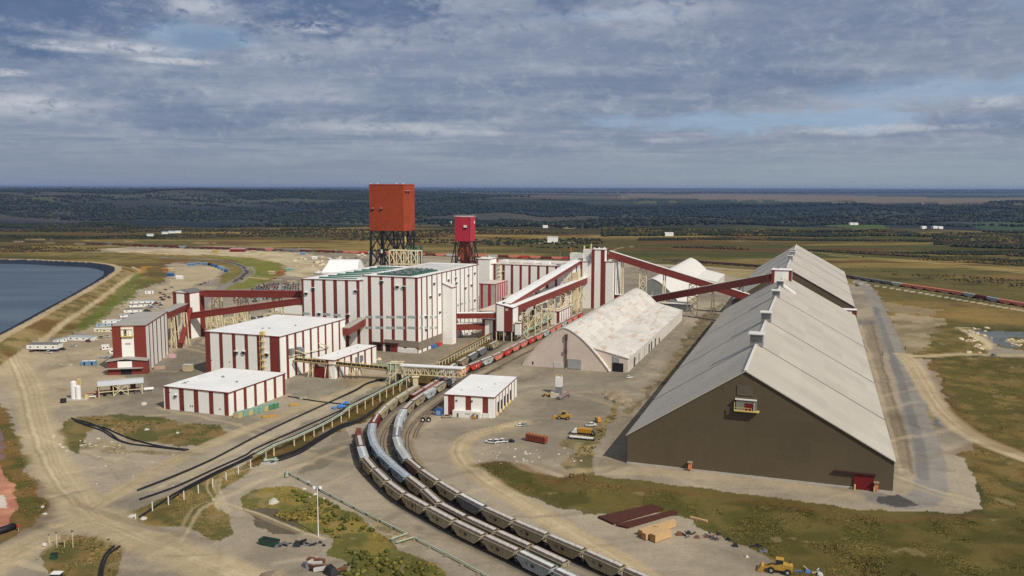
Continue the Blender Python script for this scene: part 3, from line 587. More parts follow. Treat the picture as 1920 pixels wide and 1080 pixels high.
# rough grass and weeds in the foreground
def weeds():
    mk=(ZN==5)&(V0>640)&(V0<1095)&(U0>-40)&(U0<1960)&(VEG>.6)
    ii=np.argwhere(mk); w_=1.0/np.maximum(1,(dist[mk]/400)**1); sel=ii[rng.integers(0,len(ii),44000)]; sel=sel[vnoise(GX[sel[:,0],sel[:,1]],GY[sel[:,0],sel[:,1]],12,73,3)>.54]
    x=GX[sel[:,0],sel[:,1]]+rng.normal(0,.8,len(sel)); y=GY[sel[:,0],sel[:,1]]+rng.normal(0,1.2,len(sel)); n=len(x)
    tall=sm(vnoise(x,y,9,71,3),.45,.75)
    h=.12+.4*tall*rng.random(n); cols=np.array([srgb(*c) for c in ((84,88,36),(104,98,48),(122,104,56),(70,74,34),(136,112,60),(96,72,44))])
    cc=cols[(vnoise(x,y,6,72,2)*6+rng.normal(0,1,n)).astype(int)%6]*1.15
    base=C[sel[:,0],sel[:,1]]; cc=cc*.25+base*1.15
    P3=np.zeros((n,3,3,3)); 
    for b_ in range(3):
        a=rng.random(n)*6.283; r=.15+.2*rng.random(n); ox=np.cos(a)*r;oy=np.sin(a)*r
        cx=x+rng.normal(0,.3,n);cy=y+rng.normal(0,.3,n)
        P3[:,b_,0]=np.stack([cx-ox,cy-oy,np.zeros(n)],1);P3[:,b_,1]=np.stack([cx+ox,cy+oy,np.zeros(n)],1);P3[:,b_,2]=np.stack([cx+rng.normal(0,.25,n),cy+rng.normal(0,.25,n),h],1)
    vs=P3.reshape(-1,3); k=len(vs); me=bpy.data.meshes.new('tall_grass'); me.vertices.add(k); me.vertices.foreach_set('co',vs.astype('f').ravel())
    me.loops.add(k); me.loops.foreach_set('vertex_index',np.arange(k,dtype='i')); me.polygons.add(k//3); me.polygons.foreach_set('loop_start',np.arange(0,k,3,dtype='i')); me.polygons.foreach_set('loop_total',np.full(k//3,3,'i')); me.update(calc_edges=True)
    a=me.color_attributes.new('leaf','FLOAT_COLOR','POINT'); a.data.foreach_set('color',np.concatenate([np.repeat(np.clip(cc,0,1),9,0),np.ones((k,1))],1).astype('f').ravel())
    me.materials.append(LM); o=bpy.data.objects.new('tall_grass',me); col.objects.link(o); tag(o,'rough autumn grass and weeds growing on the verges','grass',None,'stuff')
weeds()
def shrubs():
    areas=[([(540,920),(600,930),(690,985),(780,1045),(840,1080),(640,1080),(650,1040)],230,(.4,1.1),[(72,78,36),(86,88,40),(98,94,42),(64,70,34)],14),
           ([(130,785),(230,776),(420,800),(400,832),(260,824)],60,(.3,.6),[(66,74,34),(84,82,40)],10),([(430,885),(600,795),(770,705),(930,630),(940,636),(800,710),(690,775),(545,840)],120,(.25,.45),[(110,88,38),(84,80,38),(98,70,38)],8),
           ([(1060,895),(1085,840),(1130,800),(1165,745),(1150,790),(1110,850),(1100,900)],120,(.3,.7),[(92,84,42),(104,92,50)],10),([(500,960),(560,990),(600,985),(560,950)],120,(.5,1),[(104,92,50),(120,104,52)],6),
           ([(20,800),(60,900),(80,960),(40,990),(30,900)],60,(.3,.6),[(76,80,38),(110,84,46)],8),([(90,1030),(200,1005),(225,1040),(205,1080),(100,1080)],40,(.3,.6),[(76,80,38),(96,88,44)],8)]
    belt('shrubs','low green and yellow shrubs around the yard edges',areas,'shrubs')
shrubs()
# ---------------------------------------------------------------- building kit
CREAM=mat('cream_panel',(.84,.84,.79),.55,var=.03,scale=.08,ribs=1.1,stain=((.50,.43,.35),.62,.35,1.2,1.2,.05))
RED=mat('red_panel',(.195,.037,.026),.5,var=.08,scale=.1,ribs=1.1)
ROOFW=mat('white_roof',(.78,.78,.76),.6,var=.05,scale=.06,stain=((.5,.49,.45),.58,.35,.05,.12,.1))
ROOFG=mat('grey_roof',(.36,.34,.30),.6,var=.08,scale=.1)
TRIMW=mat('white_trim',(.72,.71,.67),.5,var=.04); DARK=mat('dark_opening',(.012,.012,.014),.8,var=.1)
LOUV=mat('grey_louvre',(.13,.13,.13),.5,metal=.4,var=.2,scale=1.5); WIN=mat('pale_window_band',(.36,.42,.40),.25,var=.1,scale=.6)
YEL=mat('yellow_steel',(.66,.50,.17),.5,var=.1,scale=.4); BEI=mat('buff_steel',(.74,.65,.42),.55,var=.12,scale=.4)
BLK=mat('dark_steel',(.022,.024,.03),.5,var=.2); GRN=mat('green_steel',(.05,.13,.10),.5,var=.2,scale=.8); STEEL=mat('grey_steel',(.26,.27,.28),.45,metal=.3,var=.12,scale=.4)
CONC=mat('concrete',(.42,.40,.36),.85,var=.12,scale=.2); BRN=mat('brown_panel',(.108,.085,.050),.55,var=.06,scale=.05,ribs=1.3,sheets=(14.0,400.0,9.0,.22))
SHROOF=mat('shed_roof',(.455,.42,.35),.55,var=.045,scale=.03,ribs=1.5,stain=((.38,.355,.31),.56,.4,.012,.05,.02),sheets=(11.0,17.0,400.0,.2))
ORG=mat('orange_panel',(.33,.054,.016),.5,var=.10,scale=.06,ribs=1.0,stain=((.20,.03,.015),.55,.4,.5,.5,.06),sheets=(6.0,6.0,7.5,.16)); PNK=mat('crimson_panel',(.46,.03,.055),.5,var=.08,scale=.08,ribs=1.0,sheets=(5.0,5.0,6.5,.14))
GALB=mat('gallery_roof',(.66,.64,.59),.55,var=.06,scale=.15); BELT=mat('rubber_belt',(.015,.015,.018),.8,var=.2)
def a_u(u,v,b):                     # pixel column on the wall plane across = b -> along
    d=ray(u,v); t=b/(d[0]*B[0]+d[1]*B[1]); return float(t*(d[0]*A[0]+d[1]*A[1]))
def b_u(u,v,a):
    d=ray(u,v); t=a/(d[0]*A[0]+d[1]*A[1]); return float(t*(d[0]*B[0]+d[1]*B[1]))
def z_at(a,b,v):                    # height at which a plumb line over (a,b) meets pixel row v
    x,y=AB(a,b); lo,hi=-60.0,400.0
    for _ in range(50):
        m=(lo+hi)/2; vv=project(np.array([x]),np.array([y]),np.array([m]))[1][0]
        if vv>v: lo=m
        else: hi=m
    return (lo+hi)/2
def striped(mb,p,q,z0,z1,reds,za=None,zb=None,mw=CREAM,mr=RED):
    """wall from p to q (local xy) as butted panels; reds = list of (s0,s1) metres; optional sloping top za->zb"""
    p=Vector(p);q=Vector(q);Lw=(q-p).length;d=(q-p)/Lw; cuts=[0,Lw]
    for r in reds: cuts+=[max(0,min(Lw,r[0])),max(0,min(Lw,r[1]))]
    cuts=sorted(set(round(c,3) for c in cuts)); za=z1 if za is None else za; zb=z1 if zb is None else zb
    for s0,s1 in zip(cuts[:-1],cuts[1:]):
        if s1-s0<.02: continue
        m=mr if any(r[0]-.01<=(s0+s1)/2<=r[1]+.01 for r in reds) else mw
        a=p+d*s0;b=p+d*s1; h0=za+(zb-za)*s0/Lw;h1=za+(zb-za)*s1/Lw
        mb.poly([(a.x,a.y,z0),(b.x,b.y,z0),(b.x,b.y,h1),(a.x,a.y,h0)],m)
def stripes_even(Lw,n,w,off=0):
    s=(Lw-2*off-w)/(n-1); return [(off+i*s,off+i*s+w) for i in range(n)]
def hall(name,label,cat,a0,b0,Wd,D,h,front,right,group=None,roofm=None,hd=None,loc=None,slope=0.0,over=.3,wallm=(CREAM,RED),left=None,back=None,z0=0):
    """flat or mono-pitched hall; local x = across (0..Wd, to the right), y = depth; origin at the front-left corner"""
    loc=loc or AB(a0,b0); t=thing(name,label,cat,(loc[0],loc[1],z0),GR if hd is None else hd,group)
    mw,mr=wallm; w=MB(); hr=h+slope
    striped(w,(0,0),(Wd,0),0,h,front,h,hr,mw,mr); striped(w,(Wd,0),(Wd,D),0,hr,right,hr,hr,mw,mr)
    striped(w,(Wd,D),(0,D),0,h,back or stripes_even(Wd,max(2,int(Wd/9)),2),hr,h,mw,mr); striped(w,(0,D),(0,0),0,h,left or stripes_even(D,max(2,int(D/9)),2),h,h,mw,mr)
    w.build('wall',t)
    r=MB(); o=over; rm=roofm or ROOFW
    s=slope/Wd
    r.faces([(-o,-o,h-s*o+.02),(Wd+o,-o,hr+s*o+.02),(Wd+o,D+o,hr+s*o+.02),(-o,D+o,h-s*o+.02),(-o,-o,h-s*o+.5),(Wd+o,-o,hr+s*o+.5),(Wd+o,D+o,hr+s*o+.5),(-o,D+o,h-s*o+.5)],[(0,3,2,1),(4,5,6,7)],rm)
    r.build('roof',t)
    f=MB(); e=o+.05
    for p,q in (((-e,-e,h-s*e),(Wd+e,-e,hr+s*e)),((Wd+e,-e,hr+s*e),(Wd+e,D+e,hr+s*e)),((Wd+e,D+e,hr+s*e),(-e,D+e,h-s*e)),((-e,D+e,h-s*e),(-e,-e,h-s*e))):
        f.beam((p[0],p[1],p[2]+.25),(q[0],q[1],q[2]+.25),.12,mr,.62)
    f.build('fascia',t); t['_d']=0; del t['_d']
    return t
def fbox(t,name,x0,x1,z0,z1,m,out=.25,y=0.0,frame=None):          # piece standing proud of the front wall
    o=MB().box(x0,x1,y-out,y-.004,z0,z1,m)
    if frame: o.box(x0-.25,x1+.25,y-out-.35,y-out-.004,z1+.02,z1+.3,frame)
    return o.build(name,t)
def rbox(t,name,X,y0,y1,z0,z1,m,out=.25,frame=None):               # piece standing proud of the right wall
    o=MB().box(X+.004,X+out,y0,y1,z0,z1,m)
    if frame: o.box(X+out+.004,X+out+.35,y0-.25,y1+.25,z1+.02,z1+.3,frame)
    return o.build(name,t)
def vent(t,x,z,side='f',X=0,s=1.3):
    mb=MB()
    if side=='f': mb.box(x-s*.8,x+s*.8,-.95,-.01,z-s*.6,z+s*.55,LOUV); mb.box(x-s*.9,x+s*.9,-1.15,-.012,z+s*.56,z+s*.85,TRIMW); mb.box(x-s*.6,x+s*.6,-1.0,-.96,z-s*.45,z+s*.35,DARK)
    else: mb.box(X+.01,X+.95,x-s*.8,x+s*.8,z-s*.6,z+s*.55,LOUV); mb.box(X+.012,X+1.15,x-s*.9,x+s*.9,z+s*.56,z+s*.85,TRIMW); mb.box(X+.96,X+1.0,x-s*.6,x+s*.6,z-s*.45,z+s*.35,DARK)
    return mb.build('wall_vent',t)
def roof_unit(t,x,y,z,s=1.6,m=None):
    mb=MB().box(x-s,x+s,y-s*.7,y+s*.7,z+.01,z+s*.8,m or STEEL); mb.cyl((x,y),s*.4,z+s*.8,z+s*1.3,m or STEEL,8); return mb.build('roof_vent',t)
def frpx(px,v,a,b0): return [(b_u(x0,v,a)-b0,b_u(x1,v,a)-b0) for x0,x1 in px]
def ripx(px,v,b,a0): return [(a_u(x0,v,b)-a0,a_u(x1,v,b)-a0) for x0,x1 in px]
# ---------------------------------------------------------------- storage sheds
def big_shed(label,a0,a1,bl,br,bridge,zel,zer,zr,joints,front_detail):
    D=a1-a0; t=thing('storage_shed',label,'shed',(*AB(a0,bridge),0),GR); L_=bl-bridge; R_=br-bridge
    w=MB()
    w.poly([(L_,0,0),(R_,0,0),(R_,0,zer),(0,0,zr),(L_,0,zel)],BRN); w.poly([(R_,D,0),(L_,D,0),(L_,D,zel),(0,D,zr),(R_,D,zer)],BRN)
    w.poly([(R_,0,0),(R_,D,0),(R_,D,zer),(R_,0,zer)],BRN); w.poly([(L_,D,0),(L_,0,0),(L_,0,zel),(L_,D,zel)],BRN); w.build('wall',t)
    r=MB(); o=.7; th=.5; sl=(zr-zel)/-L_; sr=(zr-zer)/R_
    ys=[-o]+joints+[D+o]
    for i,(y0,y1) in enumerate(zip(ys[:-1],ys[1:])):
        lift=.02+.0*i
        r.faces([(L_-o,y0,zel-sl*o+lift),(0,y0,zr+lift),(0,y1,zr+lift),(L_-o,y1,zel-sl*o+lift),(L_-o,y0,zel-sl*o+th),(0,y0,zr+th),(0,y1,zr+th),(L_-o,y1,zel-sl*o+th)],[(4,5,6,7),(0,3,2,1),(0,1,5,4),(0,4,7,3),(2,3,7,6)],SHROOF)
        r.faces([(0,y0,zr+lift),(R_+o,y0,zer-sr*o+lift),(R_+o,y1,zer-sr*o+lift),(0,y1,zr+lift),(0,y0,zr+th),(R_+o,y0,zer-sr*o+th),(R_+o,y1,zer-sr*o+th),(0,y1,zr+th)],[(4,5,6,7),(0,3,2,1),(0,1,5,4),(1,2,6,5),(2,3,7,6)],SHROOF)
    r.build('roof',t)
    for y in joints:
        j=MB(); j.beam((L_-o,y,zel-sl*o+th+.1),(0,y,zr+th+.1),.5,LOUV,.22); j.beam((0,y,zr+th+.1),(R_+o,y,zer-sr*o+th+.1),.5,LOUV,.22); j.build('expansion_joint',t)
    rc=MB(); rc.box(-.6,.6,-o,D+o,zr+th+.01,zr+th+.25,GALB); rc.build('ridge_cap',t)
    ft=MB(); ft.box(L_-.15,R_+.15,-.25,-.02,0,.8,CONC); ft.box(R_+.02,R_+.25,0,D,0,.8,CONC); ft.build('footing',t)
    return t,L_,R_,D
s1,SL,SR,SD1=big_shed('long brown walled storage shed with pale grey gable roof, nearest the camera on the right',373.5,803,-77.6,33.6,-26.8,13.4,13.4,46.6,[67,150,270],True)
# ridge hoods
for i,(aa,hh,ww) in enumerate(((440,6,3.2),(522,5.6,2.8),(643,5,2.6),(712,5,2.6))):
    y=aa-373.5; h=MB(); h.box(-ww,ww,y-1.5,y+5,46.2,46.6+hh-.5,STEEL,GALB); h.box(-ww-.7,ww+.7,y-2.2,y+5.7,46.6+hh-.49,46.6+hh,GALB); h.box(-ww+.5,ww-.5,y-1.62,y-1.51,48.3,46.6+hh-1.3,LOUV); h.build('ridge_vent',s1)
sn=MB(); y=712-373.5; sn.faces([(2.6,y-1,46.2),(12,y-1,40.5),(12,y+6,40.5),(2.6,y+6,46.2),(2.6,y-1,48.4),(12,y-1,41.6),(12,y+6,41.6),(2.6,y+6,48.4)],[(4,5,6,7),(0,1,5,4),(1,2,6,5),(2,3,7,6)],ROOFW); sn.build('roof_patch',s1)
# gable door with its yellow balcony
bx=b_u(1400,760,373.5)+26.8; zd=z_at(373.5,bx-26.8,768)
g=MB().box(bx-4.3,bx+4.3,-1.6,-.26,zd,zd+4.4,mat('balcony_back',(.20,.20,.17),.6)); g.box(bx-4.8,bx+4.2,-2.0,-.2,zd+4.42,zd+4.75,GALB); g.build('hoist_house',s1)
g=MB().box(bx-.6,bx+2.8,-1.75,-1.61,zd+.1,zd+3.2,mat('door_red',(.15,.010,.010),.5)); g.build('door',s1)
g=MB().box(bx-5.0,bx+5.4,-2.5,-.2,zd-.5,zd-.02,YEL)
for x in np.linspace(bx-4.9,bx+2.2,6): g.beam((x,-2.4,zd-.02),(x,-2.4,zd+1.2),.14,YEL)
g.beam((bx-4.9,-2.4,zd+1.2),(bx+2.2,-2.4,zd+1.2),.14,YEL); g.beam((bx-4.9,-2.4,zd+1.2),(bx-4.9,-.3,zd+1.2),.14,YEL); g.beam((bx-4.9,-2.3,zd),(bx-4.9,-2.3,zd+3.4),.3,YEL); g.beam((bx+3.2,-2.3,zd),(bx+3.2,-1.6,zd+3.6),.2,GALB); g.build('balcony',s1)
g=MB().box(bx-4.2,bx+2.6,-.32,-.005,zd+6.2,zd+10.6,mat('faded_panel',(.115,.098,.07),.5,ribs=.8)); g.build('panel_patch',s1)
x0=b_u(1600,915,373.5)+26.8; x1=b_u(1638,920,373.5)+26.8
MB().box(x0,x1,-.55,-.26,.15,6.6,mat('door_red',(.15,.010,.010),.5)).build('sliding_door',s1)
MB().box(b_u(1564,885,373.5)+26.8,x1+.5,-1.1,-.2,6.7,7.3,mat('door_rail',(.05,.02,.02),.5)).build('door_rail',s1)
for nm,u in (('door_vent',1294),('door_vent',1644)):
    x=b_u(u,885,373.5)+26.8; g=MB().box(x-.75,x+.75,-1.6,-.26,.8,3.9,mat('salmon_duct',(.62,.22,.11),.5)); g.box(x-1.1,x+1.1,-2.0,-.2,3.91,4.3,mat('duct_cap',(.30,.24,.16),.6)); g.build('wall_duct',s1)
for u in (1602,1638.5):
    x=b_u(u,918,373.5)+26.8; b=MB(); b.cyl((0,0),.35,0,2.3,YEL,8); o=b.build('bollard'); o.location=(*AB(372.2,x-26.8),0); tag(o,'yellow bollard at the left edge of the red sliding door' if u<1610 else 'yellow bollard at the right edge of the red sliding door','bollard')
s2,_,_,_=big_shed('second brown storage shed with pale gable roof, farther away behind the long one',872,1236,-78,35.5,-27,13.4,12.6,47.5,[95,200,290],False)
for aa in (971,1041,1075):
    y=aa-872; h=MB(); h.box(-2.4,2.4,y,y+5,47,51.8,STEEL,GALB); h.box(-3,3,y-.6,y+5.6,51.81,52.3,GALB); h.build('ridge_vent',s2)
# house on the ridge where the conveyor arrives, and low house at the back right corner
t=hall('transfer_house','white and red house on the far ridge end of the long shed','building',782,-37.0,17,20,14.5,[(0,2.6),(14.4,17)],[(3,8),(15,20)],roofm=ROOFW,z0=38.5)
roof_unit(t,5,12,15.5,1.2)
t=hall('corner_house','small white and red house at the far right corner of the long shed','building',812,21,14.6,12,16.5,[(10.5,14.6)],[(0,5)],roofm=ROOFW)
# ---------------------------------------------------------------- arched sheds
PLY=mat('pinkish_board',(.60,.50,.43),.8,var=.07,scale=.12,stain=((.40,.31,.25),.6,.35,.05,.05,.2))
ARW=mat('weathered_white_roof',(.60,.575,.52),.7,var=.07,scale=.08,stain=((.46,.29,.17),.53,.6,.22,.05,.5),sheets=(7.0,12.0,300.0,.3))
ARW2=mat('weathered_boards',(.60,.575,.53),.7,var=.08,scale=.1,stain=((.42,.27,.17),.57,.5,.08,.03,.3))
def arched(label,a0,a1,bl,ba,br,zr,wing,front=PLY,roofm=ARW):
    D=a1-a0; t=thing('arched_shed',label,'shed',(*AB(a0,ba),0),GR); L_=bl-ba;R_=br-ba; n=14
    pl=[(L_*math.sin(k/n*math.pi/2)**1.0*(1-0.0),zr*(math.cos(k/n*math.pi/2))**1.0) for k in range(n+1)]
    def side(s):      # pointed arch: gentle crown, steeper foot
        out=[]
        for k in range(n+1):
            q=k/n; out.append((s*q,zr*(1-q**1.5)))
        return out
    prof=side(L_)[::-1]+side(R_)[1:]
    MB().poly([(x,0,z) for x,z in prof],front).build('end_wall',t); MB().poly([(x,D,z) for x,z in prof[::-1]],front).build('end_wall',t)
    r=MB()
    for (x0,z0),(x1,z1) in zip(prof[:-1],prof[1:]):
        nx,nz=-(z1-z0),(x1-x0); l=math.hypot(nx,nz); nx/=l;nz/=l; e=.5
        r.faces([(x0,-e,z0+.02),(x1,-e,z1+.02),(x1,D+e,z1+.02),(x0,D+e,z0+.02),(x0+nx*.5,-e,z0+nz*.5),(x1+nx*.5,-e,z1+nz*.5),(x1+nx*.5,D+e,z1+nz*.5),(x0+nx*.5,D+e,z0+nz*.5)],[(4,5,6,7),(0,1,5,4),(2,3,7,6)],roofm)
    r.build('arched_roof',t)
    if wing:
        ya,yb,xi,zi,xo,zo=wing; w=MB(); w.poly([(xi,ya,0),(xo,ya,0),(xo,ya,zo),(xi,ya,zi)],front); w.poly([(xo,ya,0),(xo,yb,0),(xo,yb,zo),(xo,ya,zo)],ARW2); w.poly([(xo,yb,0),(xi,yb,0),(xi,yb,zi),(xo,yb,zo)],front); w.build('wing_wall',t)
        r=MB(); r.faces([(xi,ya-.5,zi+.05),(xo+.6,ya-.5,zo+.02),(xo+.6,yb+.5,zo+.02),(xi,yb+.5,zi+.05),(xi,ya-.5,zi+.5),(xo+.6,ya-.5,zo+.45),(xo+.6,yb+.5,zo+.45),(xi,yb+.5,zi+.5)],[(4,5,6,7),(0,1,5,4),(1,2,6,5),(2,3,7,6),(0,3,2,1)],roofm); r.build('wing_roof',t)
    return t
ar=arched('cream arched storage shed with rust streaked roof and a low wing, beside the tracks',561,810,-193,-162.5,-130,28.5,(3,248,18.5,15.6,44.5,9.4))
g=MB(); X=b_u(1062,655,561)+162.5
g.box(X-.45,X+.45,-1.0,-.05,1,22.5,mat('rusty_leg',(.10,.06,.045),.7)); g.box(X-.9,X+.9,-1.3,-.052,20.5,24.3,mat('rusty_leg',(.10,.06,.045),.7)); g.box(X-1.2,X+.9,-1.5,-1.02,11.5,13.6,mat('rusty_leg',(.10,.06,.045),.7)); g.build('elevator_leg',ar)
g=MB().box(X+1.2,X+10.8,-.4,-.02,.5,7.2,mat('grey_door',(.33,.33,.32),.5,ribs=.8)); g.build('sliding_door',ar)
g=MB().box(X-9,X-1.5,-.3,-.02,.2,4.2,mat('pale_door',(.56,.53,.50),.6)); g.build('side_door',ar)
xd=b_u(1158,685,564)+162.5; g=MB().box(xd-3.6,xd+4.0,2.6,2.97,.05,6.0,DARK); g.build('doorway',ar); MB().box(xd-3.2,xd+1.2,2.5,2.96,6.4,11.2,mat('grey_door',(.33,.33,.32),.5)).build('raised_door',ar)
g=MB().box(b_u(999,680,561)+162.1,b_u(999,680,561)+163.1,-.2,-.02,1.5,3.3,DARK); g.build('wall_hatch',ar)
for y in list(np.arange(8,240,7.5)): MB().box(44.52,44.8,y,y+.5,0,9.2,ARW2).build('wing_post',ar)
for y,wd,m in ((22,3.4,LOUV),(38,3,mat('grey_door',(.33,.33,.32),.5)),(31,2,ARW2),(78,2.4,LOUV),(88,2.4,LOUV),(104,2.5,LOUV),(122,2,DARK),(60,3,ARW2)): MB().box(44.82,45.05,y,y+wd,.3,6.8 if m!=DARK else 4,m).build('wing_door',ar)
g=MB()
for k in range(26):
    y=5+k*9.4; g.beam((-25,y,9.9+.5),(-4,y,25.9+.55),.14,ARW2,.1)
ar2=arched('second white arched shed, beyond the first, with a low wing at its far end',893,1181,-193,-162.5,-130,29.5,(185,286,19,14.5,46,8.5),front=mat('grey_green_end',(.22,.24,.22),.7),roofm=mat('white_arch_roof',(.68,.66,.61),.6,var=.05,stain=((.5,.46,.40),.6,.3,.06,.03,.1)))
g=MB().box(8,20,-.3,-.02,0,5.5,DARK); g.build('doorway',ar2); 
for x in (-20,-10,0,10,20): MB().box(x-.25,x+.25,-.4,-.02,0,16-abs(x)*.25,TRIMW).build('mullion',ar2)
lo=hall('low_annex','low dark fronted shed in front of the farther arched shed','building',868,-160,42,22,7,[(8,10),(20,22)],[(0,2)],roofm=ARW,wallm=(mat('glazed_front',(.12,.13,.14),.4),LOUV))
# ---------------------------------------------------------------- hall C, nearest on the left
b0=-344.3; t=hall('striped_warehouse','low white roofed hall with red stripes, nearest on the left, green crates beside it','building',378,b0,44.5,52.6,12.7,frpx([(309.5,318),(336,345),(363.3,372),(391.8,400),(420,428)],750,378,b0),ripx([(437.5,442.3),(456.2,462),(476,481),(495,500),(513,518),(530,535)],740,-300,378))
for u,v in ((330,742),):
    x=b_u(u,v,378)-b0; vent(t,x,z_at(378,b0+x,742),s=.9)
for u in (343,358,362,398,413): x=b_u(u,765,378)-b0; fbox(t,'wall_lamp',x-.25,x+.25,3.2,3.8,LOUV,.4)
x=b_u(343,768,378)-b0; fbox(t,'door',x-.6,x+.6,.05,2.3,mat('door_red',(.15,.010,.010),.5),.12)
g=MB(); g.beam((4,12,13.3),(9,8,13.6),.2,LOUV); g.beam((6,8,13.4),(6,14,13.4),.2,LOUV); g.build('roof_clutter',t); roof_unit(t,17,30,13.2,.8); roof_unit(t,33,22,13.2,.7)
MB().box(3.0,4.6,-.3,-.02,9.8,10.2,LOUV).build('ladder_hoop',t)
# ---------------------------------------------------------------- hall B
b0=-383.2; aB=461
t=hall('striped_mill_hall','tall white roofed hall with wide red corner panels and cream panels, behind the low warehouse','building',aB,b0,59.2,80.5,28.6,frpx([(384,395),(411.5,418),(435.5,442),(459,465.5),(482,490.3),(506,524.5)],660,aB,b0),
  ripx([(536.5,541.3),(552,556.3),(566.8,570.8),(581.2,585),(595.5,599),(609.2,612.5),(622.4,625.5),(635.4,638.4)],650,-324,aB))
for u in (443.5,457.5): x=b_u(u,661,aB)-b0; vent(t,x,z_at(aB,b0+x,661),s=1.5)
for u,v in ((397,676),(431,679),(466,690)): x=b_u(u,v,aB)-b0; fbox(t,'wall_lamp',x-.2,x+.2,z_at(aB,b0+x,v),z_at(aB,b0+x,v)+.6,LOUV,.3)
# yellow stair and duct on the front
x=b_u(494,650,aB)-b0; g=MB()
for z in np.arange(4,29,4.2): g.beam((x-1.2,-1.6,z),(x+1.2,-.6,z+2.1),.25,YEL); g.beam((x+1.2,-1.6,z+2.1),(x-1.2,-.6,z+4.2),.25,YEL); g.box(x-1.6,x+1.6,-1.9,-.05,z,z+.15,YEL)
for dx in (-1.5,1.5): g.beam((x+dx,-1.8,3),(x+dx,-1.8,31),.22,YEL)
g.box(x-1.4,x+1.4,-1.9,.8,29.4,31.6,YEL); g.build('stair_tower',t)
x=b_u(500.5,665,aB)-b0; vent(t,x,z_at(aB,b0+x,665),s=1.6)
for u,v in ((544,659),(558,656),(563,658)): y=a_u(u,v,-324)-aB; rbox(t,'dust_collector',59.2,y-1.5,y+1.5,z_at(aB+y,-324,v)-2,z_at(aB+y,-324,v)+2,STEEL,2.2)
for x,y in ((30,22),(34,24),(44,40)): roof_unit(t,x,y,29.1,.6)
g=MB(); 
for y in (16,44): g.tube([(59.9,y,17),(61.5,y,17),(61.5,y+9,13),(60,y+13,13)],.35,BEI)
g.beam((60.6,8,14.6),(60.6,52,12.5),.35,BEI); g.build('pipe_run',t)
# ---------------------------------------------------------------- main mill M
b0=-326.9
t=hall('main_mill','tallest striped mill building with green rooftop machinery and a grey louvre band at its foot','building',574,b0,46.4,121.5,57.4,frpx([(690.6,697),(712.5,718.5),(734,740),(755.6,762),(778.5,785)],600,574,b0),
  ripx([(789.4,791.9),(799.4,801.9),(809,811.2),(818.8,820.5),(827.8,829.8),(836.9,838.5),(845.6,847.2),(853.8,855.5),(862.2,863.8),(870.4,871.7),(878.4,879.8),(885.9,887.2),(893.8,895.6)],560,-280.5,574))
for u,v in ((716.5,528.5),(745.5,538),(757.5,539)): x=b_u(u,v,574)-b0; vent(t,x,z_at(574,b0+x,v),s=1.5)
for u,v in ((806,532+25),(813.3,532),(823.5,552),(824,585.5),(797.5,594),(840.5,525.5),(853.5,521.5),(877.5,516),(889.5,512.5),(883,535),(889.5,563),(798,618),(855,531),(872,540)):
    y=a_u(u,v,-280.5)-574; vent(t,y,z_at(574+y,-280.5,v),'r',46.4,1.4)
for v in (594,614):
    for u0,u1 in ((684.8,698.5),(704.5,718.5),(724,739),(744,759),(764.5,780)):
        x0=b_u(u0,v,574)-b0;x1=b_u(u1,v,574)-b0;z=z_at(574,b0+x0,v); fbox(t,'window_band',x0,x1,z-.9,z+.9,WIN,.12,frame=None)
    for u0,u1 in ((787,792),(796,800),(806,811),(815,819)):
        y0=a_u(u0,v,-280.5)-574;y1=a_u(u1,v,-280.5)-574;z=z_at(574+y0,-280.5,v+1); rbox(t,'window_band',46.4,y0,y1,z-.9,z+.9,WIN,.12)
for u0,u1,v in ((850,853,575),(857,860,573),(864,868,570),(871,873,568),(878,881,565),(882,886,581),(888,891,580)):
    y0=a_u(u0,v,-280.5)-574;y1=a_u(u1,v,-280.5)-574;z=z_at(574+y0,-280.5,v); rbox(t,'window_band',46.4,y0,y1,z-.8,z+.8,WIN,.12)
GLV=mat('brown_louvre_band',(.23,.19,.145),.6,var=.06,ribs=.7)
fbox(t,'louvre_band',17.8,46.39,4.4,9.4,GLV,.35); 
MB().box(46.404,46.75,0,48,2.6,8.8,GLV).build('louvre_band',t)
fbox(t,'white_apron',29,45.5,.05,3.4,TRIMW,.5)
x0=b_u(699,650,574)-b0;x1=b_u(746,655,574)-b0
fbox(t,'red_door_bay',x0,x1,0,6.3,RED,.6); fbox(t,'canopy',x0-1.5,x1+1,6.31,6.9,mat('door_rail',(.05,.02,.02),.5),2.2)
for u0,u1 in ((708,715.5),(724.5,732)): fbox(t,'doorway',b_u(u0,650,574)-b0,b_u(u1,650,574)-b0,.03,5.2,DARK,.66)
fbox(t,'white_pier',b_u(719.5,650,574)-b0,b_u(723,650,574)-b0,.03,5.9,TRIMW,1.2)
for u,v,m in ((808,640,'blue_box'),(817,638,'red_box')): y=a_u(u,v+12,-280.5)-574; rbox(t,'equipment_box',46.4,y,y+7,.05,2.6,mat(m,(.06,.14,.4) if m=='blue_box' else (.5,.04,.04),.5),2.4)
# green machinery on the roof
g=MB()
for i in range(11):
    y=6+i*4.2; g.box(9+i*.6,38+i*.2,y,y+1.7,57.95,59.2,GRN); 
    for x in np.arange(16,36,4.5): g.box(x,x+2,y-.2,y+2.2,59.42,60.0,STEEL if (i+int(x))%3 else GRN)
g.build('cooler_bank',t)
g=MB().box(4,42,56,110,57.95,58.15,mat('roof_stain',(.55,.54,.52),.7,var=.12,scale=.08)); g.build('roof_mat',t)
for k in range(14): roof_unit(t,44.6,42+k*5.6,57.9,.7,TRIMW)
